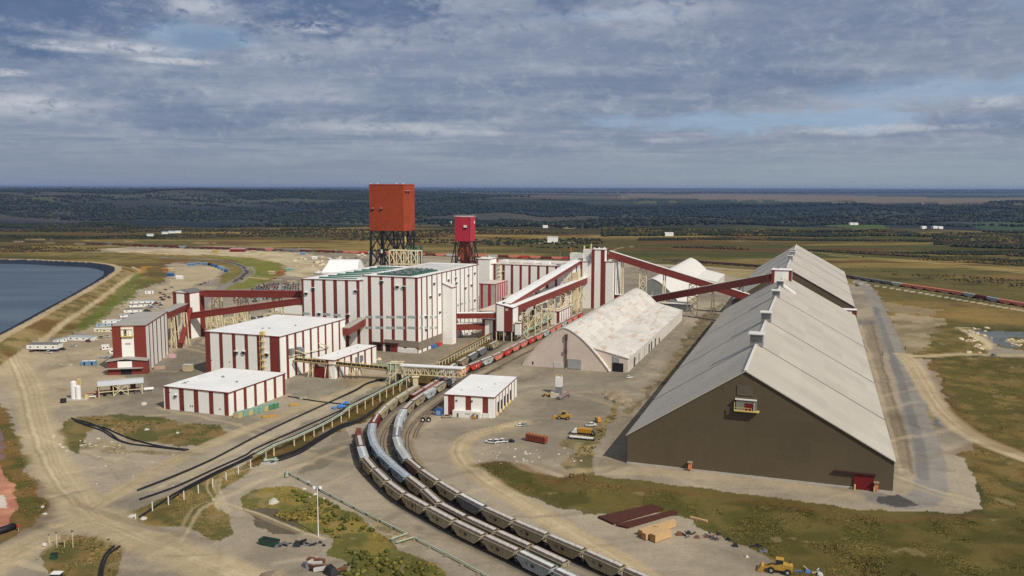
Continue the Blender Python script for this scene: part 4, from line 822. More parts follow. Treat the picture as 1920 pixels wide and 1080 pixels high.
# lower western half
bw=-382; Wl=55.0
t2=hall('main_mill_west_wing','lower left half of the tallest mill, cream with red stripes and rows of green skylights','building',574,bw,Wl,122,52.6,frpx([(565,570.8),(585.2,591.2),(605.8,612),(626.2,633),(647.9,654),(669.2,675.2)],600,574,bw),[(0,2)],slope=1.0)
for u,v in ((574.5,550.5),(588,541.5),(599,588.5),(667.5,546),(653.5,591.5)): x=b_u(u,v,574)-bw; vent(t2,x,z_at(574,bw+x,v),s=1.5)
for u0,u1,v in ((568.5,581,587.5),(605.5,619.5,589),(625.5,639,590.5)): x0=b_u(u0,v,574)-bw;x1=b_u(u1,v,574)-bw;z=z_at(574,bw+x0,v); fbox(t2,'window_band',x0,x1,z-.9,z+.9,WIN,.12)
for i in range(8):
    y=6+i*13.5; g=MB(); x0=12; 
    g.prism([(y,53.35),(y+1.9,53.35),(y+.95,54.7)],'x',x0+0.0,x0+34,GRN); g.build('skylight',t2)
g=MB().box(Wl-1.2,Wl-.01,0,122,53.7,57.0,CREAM); g.build('step_wall',t2)
g=MB(); g.box(Wl-7,Wl-4,14,17,53.6,55.2,YEL); g.beam((Wl-8,15,54),(Wl-3,16,56.5),.3,YEL); g.build('hoist',t2)
# loading canopy on the west wing front
fbox(t2,'canopy',31.5,43.5,8.7,9.2,mat('door_rail',(.05,.02,.02),.5),2.0); fbox(t2,'escape_stair',33.5,41,15.8,20.5,LOUV,1.6)
# stair tower on the right face of the mill
st=hall('stair_tower','plain cream stair tower standing against the right face of the tallest mill','building',617.5,-280.2,8.6,9,48.8,[],[(7.5,9)],slope=-3.2,roofm=GALB,left=[(0,.5)],back=[(0,.5)])
# link between the halls
def gallery(name,label,p0,p1,w,h,group=None,side=RED,top=GALB,open_=None,soffit=None):
    """enclosed belt gallery between two points of its floor line"""
    p0=Vector(p0);p1=Vector(p1); t=thing(name,label,'conveyor',tuple(p0),0,group); d=p1-p0; L_=d.length; dn=d.normalized()
    s=dn.cross(Vector((0,0,1))).normalized(); up=s.cross(dn).normalized(); q=lambda f,a,b: d*f+s*a+up*b
    m=MB()
    vs=[q(0,-w/2,0),q(0,w/2,0),q(0,w/2,h),q(0,-w/2,h),q(1,-w/2,0),q(1,w/2,0),q(1,w/2,h),q(1,-w/2,h)]
    m.faces(vs,[(0,1,2,3),(7,6,5,4),(0,4,5,1),(1,5,6,2),(3,7,4,0)],side); m.build('housing',t)
    r=MB(); vs=[q(0,-w/2-.25,h+.01),q(0,w/2+.25,h+.01),q(1,w/2+.25,h+.01),q(1,-w/2-.25,h+.01)]; vt=[v+up*.35 for v in vs]; vm=[(vt[0]+vt[1])/2+up*.35,(vt[2]+vt[3])/2+up*.35]
    r.faces(vs+vt+vm,[(0,3,2,1),(0,4,7,3),(1,2,6,5),(4,8,9,7),(8,5,6,9),(0,1,5,8,4),(2,3,7,9,6)],top); r.build('roof',t)
    return t
def P3(a,b,z): x,y=AB(a,b); return (x,y,z)
gallery('link_gallery','short red enclosed link between the two striped halls',P3(538,-322,17.5),P3(574,-328,19.6),6,5.2,top=ROOFG)
# ---------------------------------------------------------------- left dock tower T and transfer tower T2
hT=R(10); oT=G(277,697)                       # heading: turned 10 degrees to the left of the view
dxT=(math.cos(hT),math.sin(hT)); wT=21.5; DT=66
locT=(oT[0]-wT*dxT[0],oT[1]-wT*dxT[1])
t=hall('loading_tower','leftmost tall red and cream building with grey roof and low entrance at its foot','building',0,0,wT,DT,31.5,[(0,5.8),(13.6,21.5)],[(8,10.6),(18,20.8),(29.5,32.4),(42,45),(54,57),(63.5,66)],loc=locT,hd=hT,roofm=ROOFG)
fbox(t,'upper_platform',5.8,13.6,24.6,25.1,YEL,1.6)
g=MB()
for x in (6,8.5,11,13.4): g.beam((x,-1.5,25.1),(x,-1.5,30.8),.18,YEL)
g.beam((5.9,-1.5,26.3),(13.5,-1.5,26.3),.15,YEL); g.beam((5.9,-1.5,30.8),(13.5,-1.5,30.8),.35,YEL); g.build('hoist_frame',t)
fbox(t,'upper_door',7.4,9.2,25.2,29.4,DARK,.1); fbox(t,'faded_notice',8,11.5,19,20.2,mat('faded_red_sign',(.50,.33,.28),.6),.06)
g=MB(); g.faces([(-2,-7,0),(wT+1.5,-7,0),(wT+1.5,-.02,0),(-2,-.02,0),(-2,-7,9),(wT+1.5,-7,9),(wT+1.5,-.02,9),(-2,-.02,9)],[(0,1,5,4),(1,2,6,5),(3,0,4,7)],RED); g.build('entrance_annex',t)
g=MB(); g.faces([(-3,-8,9.02),(9.7,-8,10.6),(wT+2.3,-8,9.02),(-3,-.03,9.02),(9.7,-.03,10.6),(wT+2.3,-.03,9.02),(-3,-8,9.5),(9.7,-8,11.1),(wT+2.3,-8,9.5),(-3,-.03,9.5),(9.7,-.03,11.1),(wT+2.3,-.03,9.5)],[(6,7,10,9),(7,8,11,10),(0,1,7,6),(1,2,8,7)],ROOFG); g.build('annex_roof',t)
MB().box(4.5,13.5,-7.3,-7.02,4.9,9.0,CREAM).build('annex_panel',t); MB().box(-3,20.5,-9.4,-7.03,4.3,4.7,ROOFG).build('annex_canopy',t); MB().box(6.3,13,-7.25,-7.01,.03,4.1,DARK).build('doorway',t)
# T2
o2=gab(359,635); t=hall('transfer_tower','tall red and cream transfer tower with a peaked grey roof, left of the mills','building',o2[0],o2[1]-17.2,17.2,17.5,37.6,[(0,3.6),(11.6,17.2)],[(11.5,17.5)],roofm=mat('slate_roof',(.16,.155,.15),.6))
g=MB(); g.faces([(-.3,-.3,38.2),(7.6,-.3,40.3),(17.5,-.3,38.2),(-.3,17.8,38.2),(7.6,17.8,40.3),(17.5,17.8,38.2)],[(0,1,4,3),(1,2,5,4)],mat('slate_roof',(.16,.155,.15),.6)); g.poly([(0,0,37.6),(17.2,0,37.6),(7.6,0,40.2)],CREAM); g.build('gable',t)
MB().box(15,16.4,-.1,-.01,.03,2.6,DARK).build('door',t)
# ---------------------------------------------------------------- hall D and small hall
t=hall('low_striped_hall','low white roofed hall with narrow red stripes behind the open belt conveyor','building',477.3,-309.5,15.5,56,12.1,[(0,3.2),(8.2,11)],[(3,5.6)]+[(y0,y1) for y0,y1 in ripx([(645,647.5),(656.6,660.6),(670.3,673.6),(683,686.3),(695.3,698.6)],680,-294,477.3)])
fbox(t,'red_door',.6,7.8,.05,7.6,mat('door_red',(.15,.010,.010),.5),.2)
for u in (667,676): y=a_u(u,670,-294)-477.3; rbox(t,'exhaust_fan',15.5,y-1,y+1,5.5,9.5,STEEL,1.6)
for x,y in ((6,20),(10,30),(7,44)): roof_unit(t,x,y,12.6,.4)
hS=-R(11.4); oS=G(833,778); qS=G(927,784); wS=math.hypot(qS[0]-oS[0],qS[1]-oS[1]); hS=math.atan2(qS[1]-oS[1],qS[0]-oS[0])-R(1.2)
t=hall('rail_shop','small white roofed building with three red stripes right of the curving tracks','building',0,0,wS,52,11.3,[(2.2,6),(12.3,15.5),(22,25.2)],[(3,4.6),(10,11.6),(17,18.6),(24,25.6),(31,32.6),(38,39.6),(45,46.6)],loc=oS,hd=hS)
for x,z in ((6.8,8.2),(15.6,8.4)): fbox(t,'wall_lamp',x,x+.9,z,z+.9,LOUV,.4)
fbox(t,'white_lean_to',5.6,21.5,.05,3.6,TRIMW,2.6); fbox(t,'office_strip',22.2,26.2,.05,2.6,TRIMW,.4)
for x in (8.2,19.4): MB().box(x,x+.9,-2.75,-2.61,.1,2.3,LOUV).build('door',t)
MB().box(12.8,15.6,-2.7,-2.61,1.9,2.6,mat('faded_notice',(.45,.44,.42),.6)).build('faded_notice',t)
for y,h_ in ((7,6),(14,5.5),(21,6),(28,5.5),(35,6)): rbox(t,'bay_door',wS,y,y+3.4,.05,h_+1.2,mat('bay_dark',(.05,.04,.045),.7),.1); rbox(t,'bollard_post',wS,y-.5,y-.2,.05,1.9,YEL,.9)
MB().box(wS*.2,wS*.24,10,14,11.81,11.86,mat('roof_stain',(.55,.54,.52),.7)).build('roof_stain',t)
for x,y in ((17,16),(14,20),(21,30)): roof_unit(t,x,y,11.8,.35,LOUV)
# ---------------------------------------------------------------- headframes
def lattice(mb,x0,x1,y,zs,m,w,taper=0,plane='x',cross=True):
    """braced panel between two posts; zs = level list from the ground up"""
    f=(lambda u,z:(u,y,z)) if plane=='x' else (lambda u,z:(y,u,z))
    zt=zs[-1]; ex=lambda z:taper*(1-z/zt)
    L0=lambda z:x0-ex(z); L1=lambda z:x1+ex(z)
    for a,b in zip(zs[:-1],zs[1:]):
        if cross: mb.beam(f(L0(a),a),f(L1(b),b),w*.7,m); mb.beam(f(L1(a),a),f(L0(b),b),w*.7,m)
        mb.beam(f(L0(b),b),f(L1(b),b),w*.8,m)
    mb.beam(f(L0(zs[0]),zs[0]),f(L0(zt),zt),w,m); mb.beam(f(L1(zs[0]),zs[0]),f(L1(zt),zt),w,m)
aH=740; bH0,bH1=-412.9,-375.9; t=thing('headframe','huge rust orange headframe box standing on dark lattice legs above the mills','headframe',(*AB(aH,bH0),0),GR)
W_=37.0; DH=24.1; zb=82.8
MB().box(0,W_,0,DH,zb,127.2,ORG).build('headhouse',t); MB().box(-.3,W_+.3,-.3,DH+.3,127.21,127.9,mat('orange_trim',(.45,.035,.015),.5)).build('roof',t)
for x in (1,8.5,29,36): MB().box(x,x+.8,.5,1.3,127.91,129.2,TRIMW).build('roof_light',t)
for u,v in ((699.5,392),(715,392)): x=b_u(u,v,aH)-bH0; z=z_at(aH,bH0+x,v); MB().box(x-1,x+1,-1.2,-.01,z-.8,z+.6,DARK).box(x-1.1,x+1.1,-1.4,-.01,z+.61,z+1.3,mat('pink_hood',(.6,.3,.25),.5)).build('wall_vent',t)
for y in (4,9): MB().box(W_+.01,W_+1.1,y,y+1.8,119.5,121.3,DARK).box(W_+.01,W_+1.2,y-.1,y+1.9,121.31,122,mat('pink_hood',(.6,.3,.25),.5)).build('wall_vent',t)
zs=[0,22,44,63,82.8]
for (nm,x0,x1,y) in (('front_legs_left',1,14,1),('front_legs_right',34,36,1)): pass
g=MB(); lattice(g,1,13.5,1,zs,BLK,1.3,5); g.build('lattice_leg',t)
g=MB(); lattice(g,29.5,36,1,zs,BLK,1.3,1); g.build('lattice_leg',t)
g=MB(); lattice(g,1,13.5,DH-1,zs,BLK,1.2,5); g.build('lattice_leg',t)
g=MB(); lattice(g,29.5,36,DH-1,zs,BLK,1.2,1); g.build('lattice_leg',t)
g=MB(); lattice(g,1,DH-1,36,zs,BLK,1.1,1,'y'); lattice(g,1,DH-1,1,zs,BLK,1.1,1,'y'); g.build('side_bracing',t)
g=MB(); 
for a_,b_ in ((zs[3],zs[4]),): g.beam((15,1,82),(30,1,64),1.2,BLK); g.beam((30,1,82),(18,1,66),1.0,BLK)
g.beam((9,1,64),(33,1,64),1.2,BLK); g.beam((13,1,62),(28,1,34),1.0,BLK); g.beam((29,1,62),(12,1,40),1.0,BLK); g.beam((9,1,44),(33,1,44),1.0,BLK); g.build('cross_brace',t)
MB().box(3,4.6,5,6.6,0,76,YEL).build('stairway',t); MB().box(31,32.6,12,13.4,30,78,YEL).build('stairway',t)
MB().box(15.5,27,8,18,0,55,PNK).build('shaft_house',t); MB().box(16.5,20,8.5,12,55.01,59,mat('orange_trim2',(.65,.2,.05),.5)).build('hoist_box',t)
MB().box(11.5,13.5,.2,.9,61,64.5,TRIMW).build('notice_board',t)
for k,x in enumerate((30,35,41,46)):
    c=MB(); c.cyl((x,20),1.5,0,68-(k==2)*3,GRN,10); c.cyl((x,20),1.7,66-(k==2)*3,67,GRN,10); o=c.build('exhaust_stack',t)
c=MB(); c.cyl((27,4),1.1,0,70,mat('buff_stack',(.5,.42,.3),.6),8); c.build('exhaust_stack',t)
# buff gallery frame at the headframe foot
t=thing('steel_gantry','buff open steel frame beside the orange headframe, above the mill roof','frame',(*AB(706,-374),0),GR)
g=MB()
for x in (0,7.5,15,22.5,29): g.beam((x,0,0),(x,0,67),.8,BEI); g.beam((x,9,0),(x,9,67),.7,BEI)
for z in (54,66.8): g.beam((0,0,z),(29,0,z),.8,BEI); g.beam((0,9,z),(29,9,z),.7,BEI)
for x in (0,7.5,15,22.5):
    for z in (42,54):
        g.beam((x,0,z),(x+7.2,0,z+12.5),.5,BEI); g.beam((x+7.2,0,z),(x,0,z+12.5),.5,BEI)
for x in (0,29): g.beam((x,0,66.8),(x,9,66.8),.7,BEI)
g.build('frame_steel',t)
# crimson headframe
aP=890; bp0=b_u(853,430,aP); bp1=b_u(880,430,aP); Wp=bp1-bp0
t=thing('small_headframe','smaller crimson headframe box on splayed lattice legs, right of the orange one','headframe',(*AB(aP,bp0),0),GR)
MB().box(0,Wp,0,17.5,64.3,91.6,PNK).build('headhouse',t); MB().box(-.4,Wp+.4,-.4,17.9,91.61,92.2,mat('pale_pink_trim',(.6,.35,.35),.5)).build('roof',t)
g=MB()
for x in np.linspace(-.3,Wp+.3,8): g.beam((x,-.3,92.2),(x,-.3,93.6),.18,TRIMW)
g.beam((-.3,-.3,93.6),(Wp+.3,-.3,93.6),.2,TRIMW); g.beam((Wp+.3,-.3,93.6),(Wp+.3,17.8,93.6),.2,TRIMW); g.build('roof_railing',t)
g=MB(); g.beam((2.5,2,92),(2.5,2,98.5),.22,STEEL); g.build('mast',t)
MB().box(Wp*.63,Wp*.82,-1.2,-.01,80,82.6,TRIMW).box(Wp*.62,Wp*.83,-1.0,-.012,78.9,79.98,DARK).build('wall_vent',t)
MB().box(Wp+.01,Wp+.35,.4,1.6,64.3,92,BLK).build('cable_duct',t); MB().box(Wp+.01,Wp+.6,14,15.5,84,87,TRIMW).build('wall_lamp',t)
zs=[0,22,42,64.3]; g=MB(); lattice(g,.5,Wp-.5,.5,zs,BLK,.9,1); g.build('lattice_leg',t)
g=MB(); lattice(g,.5,Wp-.5,17,zs,BLK,.9,1); g.build('lattice_leg',t)
for sx in (-1,1):
    g=MB(); x=.5 if sx<0 else Wp-.5
    for y in (.5,17): g.beam((x+sx*15,y,0),(x,y,62),.9,BLK); g.beam((x+sx*9,y,24),(x,y,20),.5,BLK); g.beam((x+sx*5,y,42),(x,y,40),.5,BLK); g.beam((x+sx*9,y,24),(x,y,42),.5,BLK)
    g.build('backleg',t)
g=MB(); lattice(g,.5,17,Wp-.5,zs,BLK,.8,2,'y'); lattice(g,.5,17,.5,zs,BLK,.8,2,'y'); g.build('side_bracing',t)
MB().box(4.5,Wp-1.2,4,13,0,64,mat('rust_shaft',(.34,.07,.03),.6)).build('shaft_house',t)
# ---------------------------------------------------------------- dryer halls N and neighbours
bN=-332; t=hall('rear_striped_hall','long striped hall behind the mills with a pinkish cluttered roof','building',840,bN,96,62,44.2,frpx([(908,913.3),(925,929.5),(941.5,946.5),(957.5,962.3),(974,978.5),(990.5,995),(1007,1011.7),(1023.7,1028.4),(1040.3,1045)],520,840,bN),[(0,3),(55,62)],roofm=mat('pink_roof',(.60,.53,.47),.7,var=.12,scale=.1))
x=b_u(944,510,840)-bN; vent(t,x,z_at(840,bN+x,510),s=1.2)
g=MB(); x=b_u(936.5,510,840)-bN; 
for z in np.arange(16,46,4): g.box(x-1,x+1,-1.5,-.03,z,z+.3,YEL); g.beam((x-1,-1.4,z),(x+1,-.6,z+4),.3,BEI)
g.beam((x-1,-1.4,0),(x-1,-1.4,46),.3,BEI); g.beam((x+1,-1.4,0),(x+1,-1.4,46),.3,BEI); g.build('stair_tower',t)
for x,y,z,s,m in ((20,10,44.8,2.5,GALB),(34,14,44.8,3,GALB),(52,6,44.8,2,GALB),(64,16,44.8,4,ROOFW),(80,8,44.8,2,STEEL),(86,18,44.8,3,ROOFG),(44,30,44.8,3,ROOFW),(12,30,44.8,3,ROOFW)): MB().box(x-s,x+s,y-s,y+s,z,z+s*.7,m).build('roof_box',t)
g=MB(); g.tube([(18,16,46),(50,16,46),(60,22,46.5),(90,22,46.5)],.8,TRIMW); g.tube([(30,24,46),(70,24,46)],.6,TRIMW); g.build('roof_pipe',t)
t=hall('side_tower','cream block with one red stripe rising at the left end of the rear striped hall','building',836,-340,15.6,26,49.5,[(0,2.4)],[(20,26)],roofm=ROOFW); roof_unit(t,5,6,50,1.6,TRIMW); roof_unit(t,12,8,50,2,TRIMW)
t=hall('round_front_building','grey cream building with two crimson stripes in front of the rear striped hall','building',792,-318.5,17,36,28.6,[(1.2,4),(9.2,12.6)],stripes_even(36,6,3),roofm=mat('pink_roof',(.60,.53,.47),.7,var=.12,scale=.1),wallm=(mat('grey_cream',(.44,.43,.38),.6),mat('crimson_stripe',(.38,.03,.05),.5)))
for (a_,b_,w_,d_,h_,lb) in ((700,-284,22,60,15,'low pale roofed annex between the tallest mill and the junction tower'),(765,-284,34,50,19,'pale roofed block behind the junction tower'),(742,-246,26,40,12,'low pale roofed block under the long sloping gallery'),(800,-262,30,34,21,'pale block in front of the rear striped hall')):
    t=hall('process_annex',lb,'building',a_,b_,w_,d_,h_,stripes_even(w_,4,2.2),stripes_even(d_,6,2),roofm=mat('pink_roof',(.60,.53,.47),.7,var=.12,scale=.1))
    r2=random.Random(a_)
    for k in range(5): s=r2.uniform(.8,2.2); x=r2.uniform(3,w_-3);y=r2.uniform(3,d_-3); MB().box(x-s,x+s,y-s,y+s,h_+.52,h_+.52+s,r2.choice([GALB,STEEL,TRIMW,BEI])).build('roof_box',t)
    g=MB(); g.tube([(2,4,h_+1.4),(w_-3,6,h_+1.6),(w_-3,d_-6,h_+1.6)],.5,BEI); g.build('roof_pipe',t)
# ---------------------------------------------------------------- screening tower Q
t=hall('screening_tower','tallest slim red and cream tower where the long galleries meet','building',857,-219.4,13.8,14,61.2,[(0,3.2),(9.6,13.8)],[(9,14)],roofm=ROOFW,back=[])
for x,y,s in ((3,3,1.2),(9,5,1),(11,10,1.5),(5,11,1.2)): roof_unit(t,x,y,61.7,s,TRIMW)
t2=hall('screening_block','lower cream block left of the slim tower, yellow stacks on its roof','building',857,-234.8,15.2,30,48.5,[(3.2,5.6)],[],roofm=ROOFW)
for x,z,m in ((2,64,YEL),(9.5,66,YEL),(13,62,TRIMW)): c=MB(); c.cyl((x,20),.9,48,z,mat('lime_stack',(.56,.56,.22),.6) if m==YEL else m,8); c.build('stack',t2)
for x0,x1,y0,y1,z1,m in ((-12,2,14,26,56,GALB),(2,14,16,28,60,TRIMW),(5,12,4,12,53,TRIMW),(-8,-1,16,20,52,RED),(0,4,5,10,51.5,STEEL)): MB().box(x0,x1,y0,y1,(48.4 if m==RED else 48.95),z1,m).build('roof_house',t2)
MB().box(-12.5,0-.02,10,28,40,48.3,GALB).build('side_bay',t2)
c=MB(); c.cyl((-14,24),1.1,0,62,mat('rust_stack',(.25,.10,.04),.7),8); c.cyl((-14,24),2.2,0,52,mat('dark_stack',(.06,.05,.04),.7),8); c.build('stack',t2)
g=MB(); g.tube([(14,1,52),(14.4,-1,50),(14.4,-1,47)],.8,STEEL); g.build('duct',t2)
t3=hall('screening_annex','narrow cream and red annex against the right side of the slim tower','building',857,-205.4,9,34,49,[(0,1)],[(5,10)],roofm=ROOFG,left=[],slope=0)
MB().box(9.01,9.4,0,33,.1,1,STEEL).build('kerb',t3); g=MB(); g.tube([(9.6,8,50),(10.5,16,49),(10.6,30,46),(10.6,31,6)],.7,STEEL); g.build('duct',t3)
roof_unit(t3,4,6,49.5,1.6,TRIMW)
# ---------------------------------------------------------------- junction J
aJ=646
bJ0=b_u(929,600,aJ); bJ1=b_u(961.5,600,aJ)
t=hall('junction_house','red and cream junction house with a sloping white roof, raised on legs above the track','building',aJ,bJ0,bJ1-bJ0,16,22.4,[(0,1.0),(7.4,15.5)],[(13,16)],slope=-3.0,z0=8.2)
fbox(t,'faded_notice',8.6,11,17,19,mat('faded_notice',(.45,.44,.42),.6),.06); MB().box(4,6,5,8,22.6,23.0,DARK).build('roof_hatch',t)
g=MB()
for x in (.6,7,14):
    for y in (.6,8,15.4): g.beam((x,y,-8.2),(x,y,-.02),.6,BEI)
g.beam((.6,.6,-.4),(.6,15.4,-.4),.6,BEI); g.build('leg_frame',t); MB().box(8.4,13,2,14,-8,-.5,mat('dark_hopper',(.05,.045,.04),.7)).build('hopper',t)
t=hall('pump_house','small cream and red block left of the junction house at ground level','building',650,-259,10.5,14,16.2,[(0,2.6),(9.4,10.5)],[(0,14)],roofm=GALB)
t=hall('loadout_box','narrow cream box on the right side of the junction house','building',646,-228.6,4.5,6,9.5,[],[(3,6)],z0=6,roofm=GALB)
# ---------------------------------------------------------------- galleries
BW=BEI
def bent(label,a,b,ztop,w=5.0,splay=1.5,levels=3,m=None,heading=None,two=True,group='steel trestles carrying the galleries'):
    t=thing('trestle',label,'trestle',P3(a,b,0),GR if heading is None else heading,group); m=m or BEI
    levels=max(2,levels-1); zs=list(np.linspace(0,ztop,levels+1)); g=MB(); lattice(g,-w/2,w/2,-1.6 if two else 0,zs,m,.7,splay*1.6); g.build('braced_frame',t)
    if two: g=MB(); lattice(g,-w/2,w/2,1.6,zs,m,.6,splay*1.6,cross=False); g.build('braced_frame',t)
    return t
H_='steel trestles carrying the galleries'
gallery('belt_gallery','upper of the two red galleries from the left transfer tower to the mills',P3(579.5,-480,33.6),P3(574+14,-382.4,36.4),5.4,5.0,'red belt galleries',top=mat('red_gallery_roof',(.22,.035,.025),.55))
gallery('belt_gallery','lower climbing red gallery from the left transfer tower to the mills',P3(566.8,-484,16.6),P3(578,-382.4,32.6),5.4,4.6,'red belt galleries',top=mat('red_gallery_roof',(.22,.035,.025),.55))
MB_=MB; 
gallery('belt_gallery','short red gallery rising from the leftmost tower to the transfer tower',P3(511,-463,26.0),P3(566.5,-492,24),9,4.8,'red belt galleries',top=ROOFG)
gallery('belt_gallery','steep lower red gallery rising out of the ground into the transfer tower',P3(528,-462,1.5),P3(566.4,-484,23),3.0,3.2,'red belt galleries',top=mat('red_gallery_roof',(.22,.035,.025),.55))
for u,v,vt,lb in ((400,617,537+27,'first trestle from the left under the climbing red gallery'),(450,606,560,'second trestle from the left under the climbing red gallery'),(432,615,575,'small trestle between the first two under the climbing gallery'),(505,596,568,'third trestle from the left under the climbing red gallery')):
    a,b=gab(u,v-2); bent(lb,a,b,z_at(a,b,vt+20 if vt<600 else vt),7,1.6,3)
for u,v,lb in ((407,588,'trestle seen between the two red galleries, left one'),(456,582,'trestle seen between the two red galleries, right one'),(520,575,'slim trestle near the mill wall under the upper red gallery')):
    a,b=gab(u,v+16); a=588+0*a; b=b_u(u,570,588); bent(lb,a,b,34.5,6.5,2.2,4)
for u,v,vt in ((329,652,618),(347,645,600)):
    a,b=gab(u,v); bent('leaning buff trestle between the leftmost towers'+(', nearer one' if u<340 else ', farther one'),a,b,25,2.2,1.0,2)
# sloping galleries J -> Q
gallery('long_gallery','steep white roofed gallery climbing from the junction house to the slim tower',P3(655,bJ0+5,26.5),P3(857,-236,46.0),9.5,3.6,'white roofed galleries',top=ROOFW)
gallery('long_gallery','gently climbing red gallery from the junction house under the steep one',P3(659,bJ1-3.0,22.4),P3(857,-226.5,26.4),6,6.0,'white roofed galleries',top=ROOFW)
gallery('long_gallery','upper red gallery between the tallest mill and the junction house',P3(640,-279.8,17.6),P3(650,bJ0,18.4),5,4.3,'white roofed galleries',top=ROOFW)
gallery('long_gallery','lower red gallery between the tallest mill and the pump house',P3(641,-279.8,7.6),P3(652,-259.2,7.9),5,5.2,'white roofed galleries',top=ROOFW)
K0=P3(871,-205.0,52.8); K1=P3(871,-63,13.5)
gallery('shed_gallery','long red gallery descending from the slim tower towards the gap between the big sheds',K0,K1,6,7.0,'galleries to the big sheds',top=GALB)
gallery('shed_gallery','first level stretch of the lower red gallery, behind the cream arched shed',P3(872,-205,7.5),P3(857,-153,9.6),6,6.2,'galleries to the big sheds',top=GALB)
gallery('shed_gallery','red gallery climbing past the arched sheds to the ridge of the long shed',P3(857,-153,9.6),P3(792,-36.8,42.5),6,6.4,'galleries to the big sheds',top=GALB)
def onl(p,q,u):                      # point of a world line seen at a given pixel column
    lo,hi=0.0,1.0; f=lambda s:project(*[np.array([p[k]+(q[k]-p[k])*s]) for k in range(3)])[0][0]-u
    for _ in range(40):
        m=(lo+hi)/2
        if (f(m)>0)==(f(hi)>0): hi=m
        else: lo=m
    return [p[k]+(q[k]-p[k])*lo for k in range(3)]
for u,lb,tw in ((1167,'single thick buff column, first under the descending gallery',0),(1206,'buff lattice tower under the middle of the descending gallery',1),(1246,'single buff column behind the arched shed under the descending gallery',0),(1299,'buff lattice tower under the descending gallery near where the galleries cross',1)):
    p=onl(K0,K1,u); t=thing('trestle',lb,'trestle',(p[0],p[1],0),GR,H_)
    g=MB()
    if tw: lattice(g,-3.5,3.5,0,list(np.linspace(0,p[2]-.4,6)),BEI,.8,.3)
    else: g.beam((-1.2,0,0),(-1,0,p[2]-.3),1.1,BEI); g.beam((1.2,0,0),(1,0,p[2]-.3),1.1,BEI); g.beam((-1.2,0,p[2]*.5),(1.2,0,p[2]*.5),.5,BEI)
    g.build('column_frame',t)
L0=P3(857,-153,9.6);L1=P3(792,-36.8,42.5)
for u,lb,tw in ((1298,'buff lattice tower under the climbing ridge gallery, left of its two columns',1),(1337,'leaning buff column under the climbing ridge gallery',0),(1393,'short buff post standing on the long shed roof under the ridge gallery',2)):
    p=onl(L0,L1,u); t=thing('trestle',lb,'trestle',(p[0],p[1],0 if tw<2 else 30),GR,H_); g=MB(); zt=p[2]-(0 if tw<2 else 30)
    if tw==1: lattice(g,-4.5,4.5,0,list(np.linspace(0,zt-.3,4)),BEI,.9,.6)
    elif tw==0: g.beam((-1.6,0,0),(-.7,0,zt-.3),1.1,BEI); g.beam((1.6,0,0),(.7,0,zt-.3),1.1,BEI)
    else: g.beam((0,0,0),(0,0,zt-.3),1.3,BEI)
    g.build('column_frame',t)
# scaffold-like bents under the J-Q galleries
r2=random.Random(5)
ks=[(664,-226.5,22),(682,-226,22),(700,-226,23),(718,-226,23.5),(738,-226,24),(757,-226,24),(776,-226,25),(796,-226,25),(816,-226,25.5),(832,-226,26)]
for i,(a,b,z) in enumerate(ks):
    t=thing('trestle','buff two post bent under the gently climbing gallery, number %d counting from the junction house'%(i+1),'trestle',P3(a,b,0),GR,H_); g=MB(); lattice(g,-2.6,2.6,0,list(np.linspace(0,z,5)),BEI,.55,.2,cross=(i%2==0)); g.build('column_frame',t)
    g=MB(); g.beam((2.6,0,z*.35),(2.6,17.5,z*.8),.35,BEI); g.beam((2.6,0,z*.8),(2.6,17.5,z*.35),.35,BEI); g.beam((-2.6,0,z*.5),(-2.6,17.5,z*.5),.4,BEI); g.build('longitudinal_brace',t)
t=thing('scaffold_tower','tall buff scaffold tower under the upper end of the steep gallery','trestle',P3(826,-240,0),GR); g=MB()
for x in (0,5,10,15):
    for y in (0,9,18): g.beam((x,y,0),(x,y,36+x*.5),.6,BEI)
for z in (8,16,24,32):
    for y in (0,9,18): g.beam((0,y,z),(15,y,z),.5,BEI)
    for x in (0,5,10): g.beam((x,0,z-8),(x+5,0,z),.4,BEI); g.beam((x+5,0,z-8),(x,0,z),.4,BEI)
g.build('scaffold_frame',t); g=MB().box(9.6,14.6,-.8,3,2,40,mat('buff_panel',(.66,.56,.36),.6,var=.08,scale=.3)); g.build('lift_shaft',t)
g=MB(); 
for z in range(6,38,4): g.box(4.6,9.2,-1,6,z,z+.25,BEI)
g.build('stair_flight',t)
t=thing('machine_floor','dark machinery and green conveyor under the gently climbing gallery','machinery',P3(668,-232,0),GR); r2=random.Random(9)
for k in range(9):
    x=r2.uniform(-6,5);y=k*18+r2.uniform(0,4);s=r2.uniform(1.5,3.5); MB().box(x-s,x+s,y,y+r2.uniform(4,9),0,r2.uniform(3,9),r2.choice([mat('dark_machine',(.06,.055,.05),.6),STEEL,BEI,mat('tan_machine',(.4,.3,.18),.6),CREAM])).build('machine',t)
g=MB(); g.beam((6.5,-22,6),(6.5,150,9),1.2,mat('mint_steel',(.36,.50,.38),.5)); g.build('green_conveyor',t)
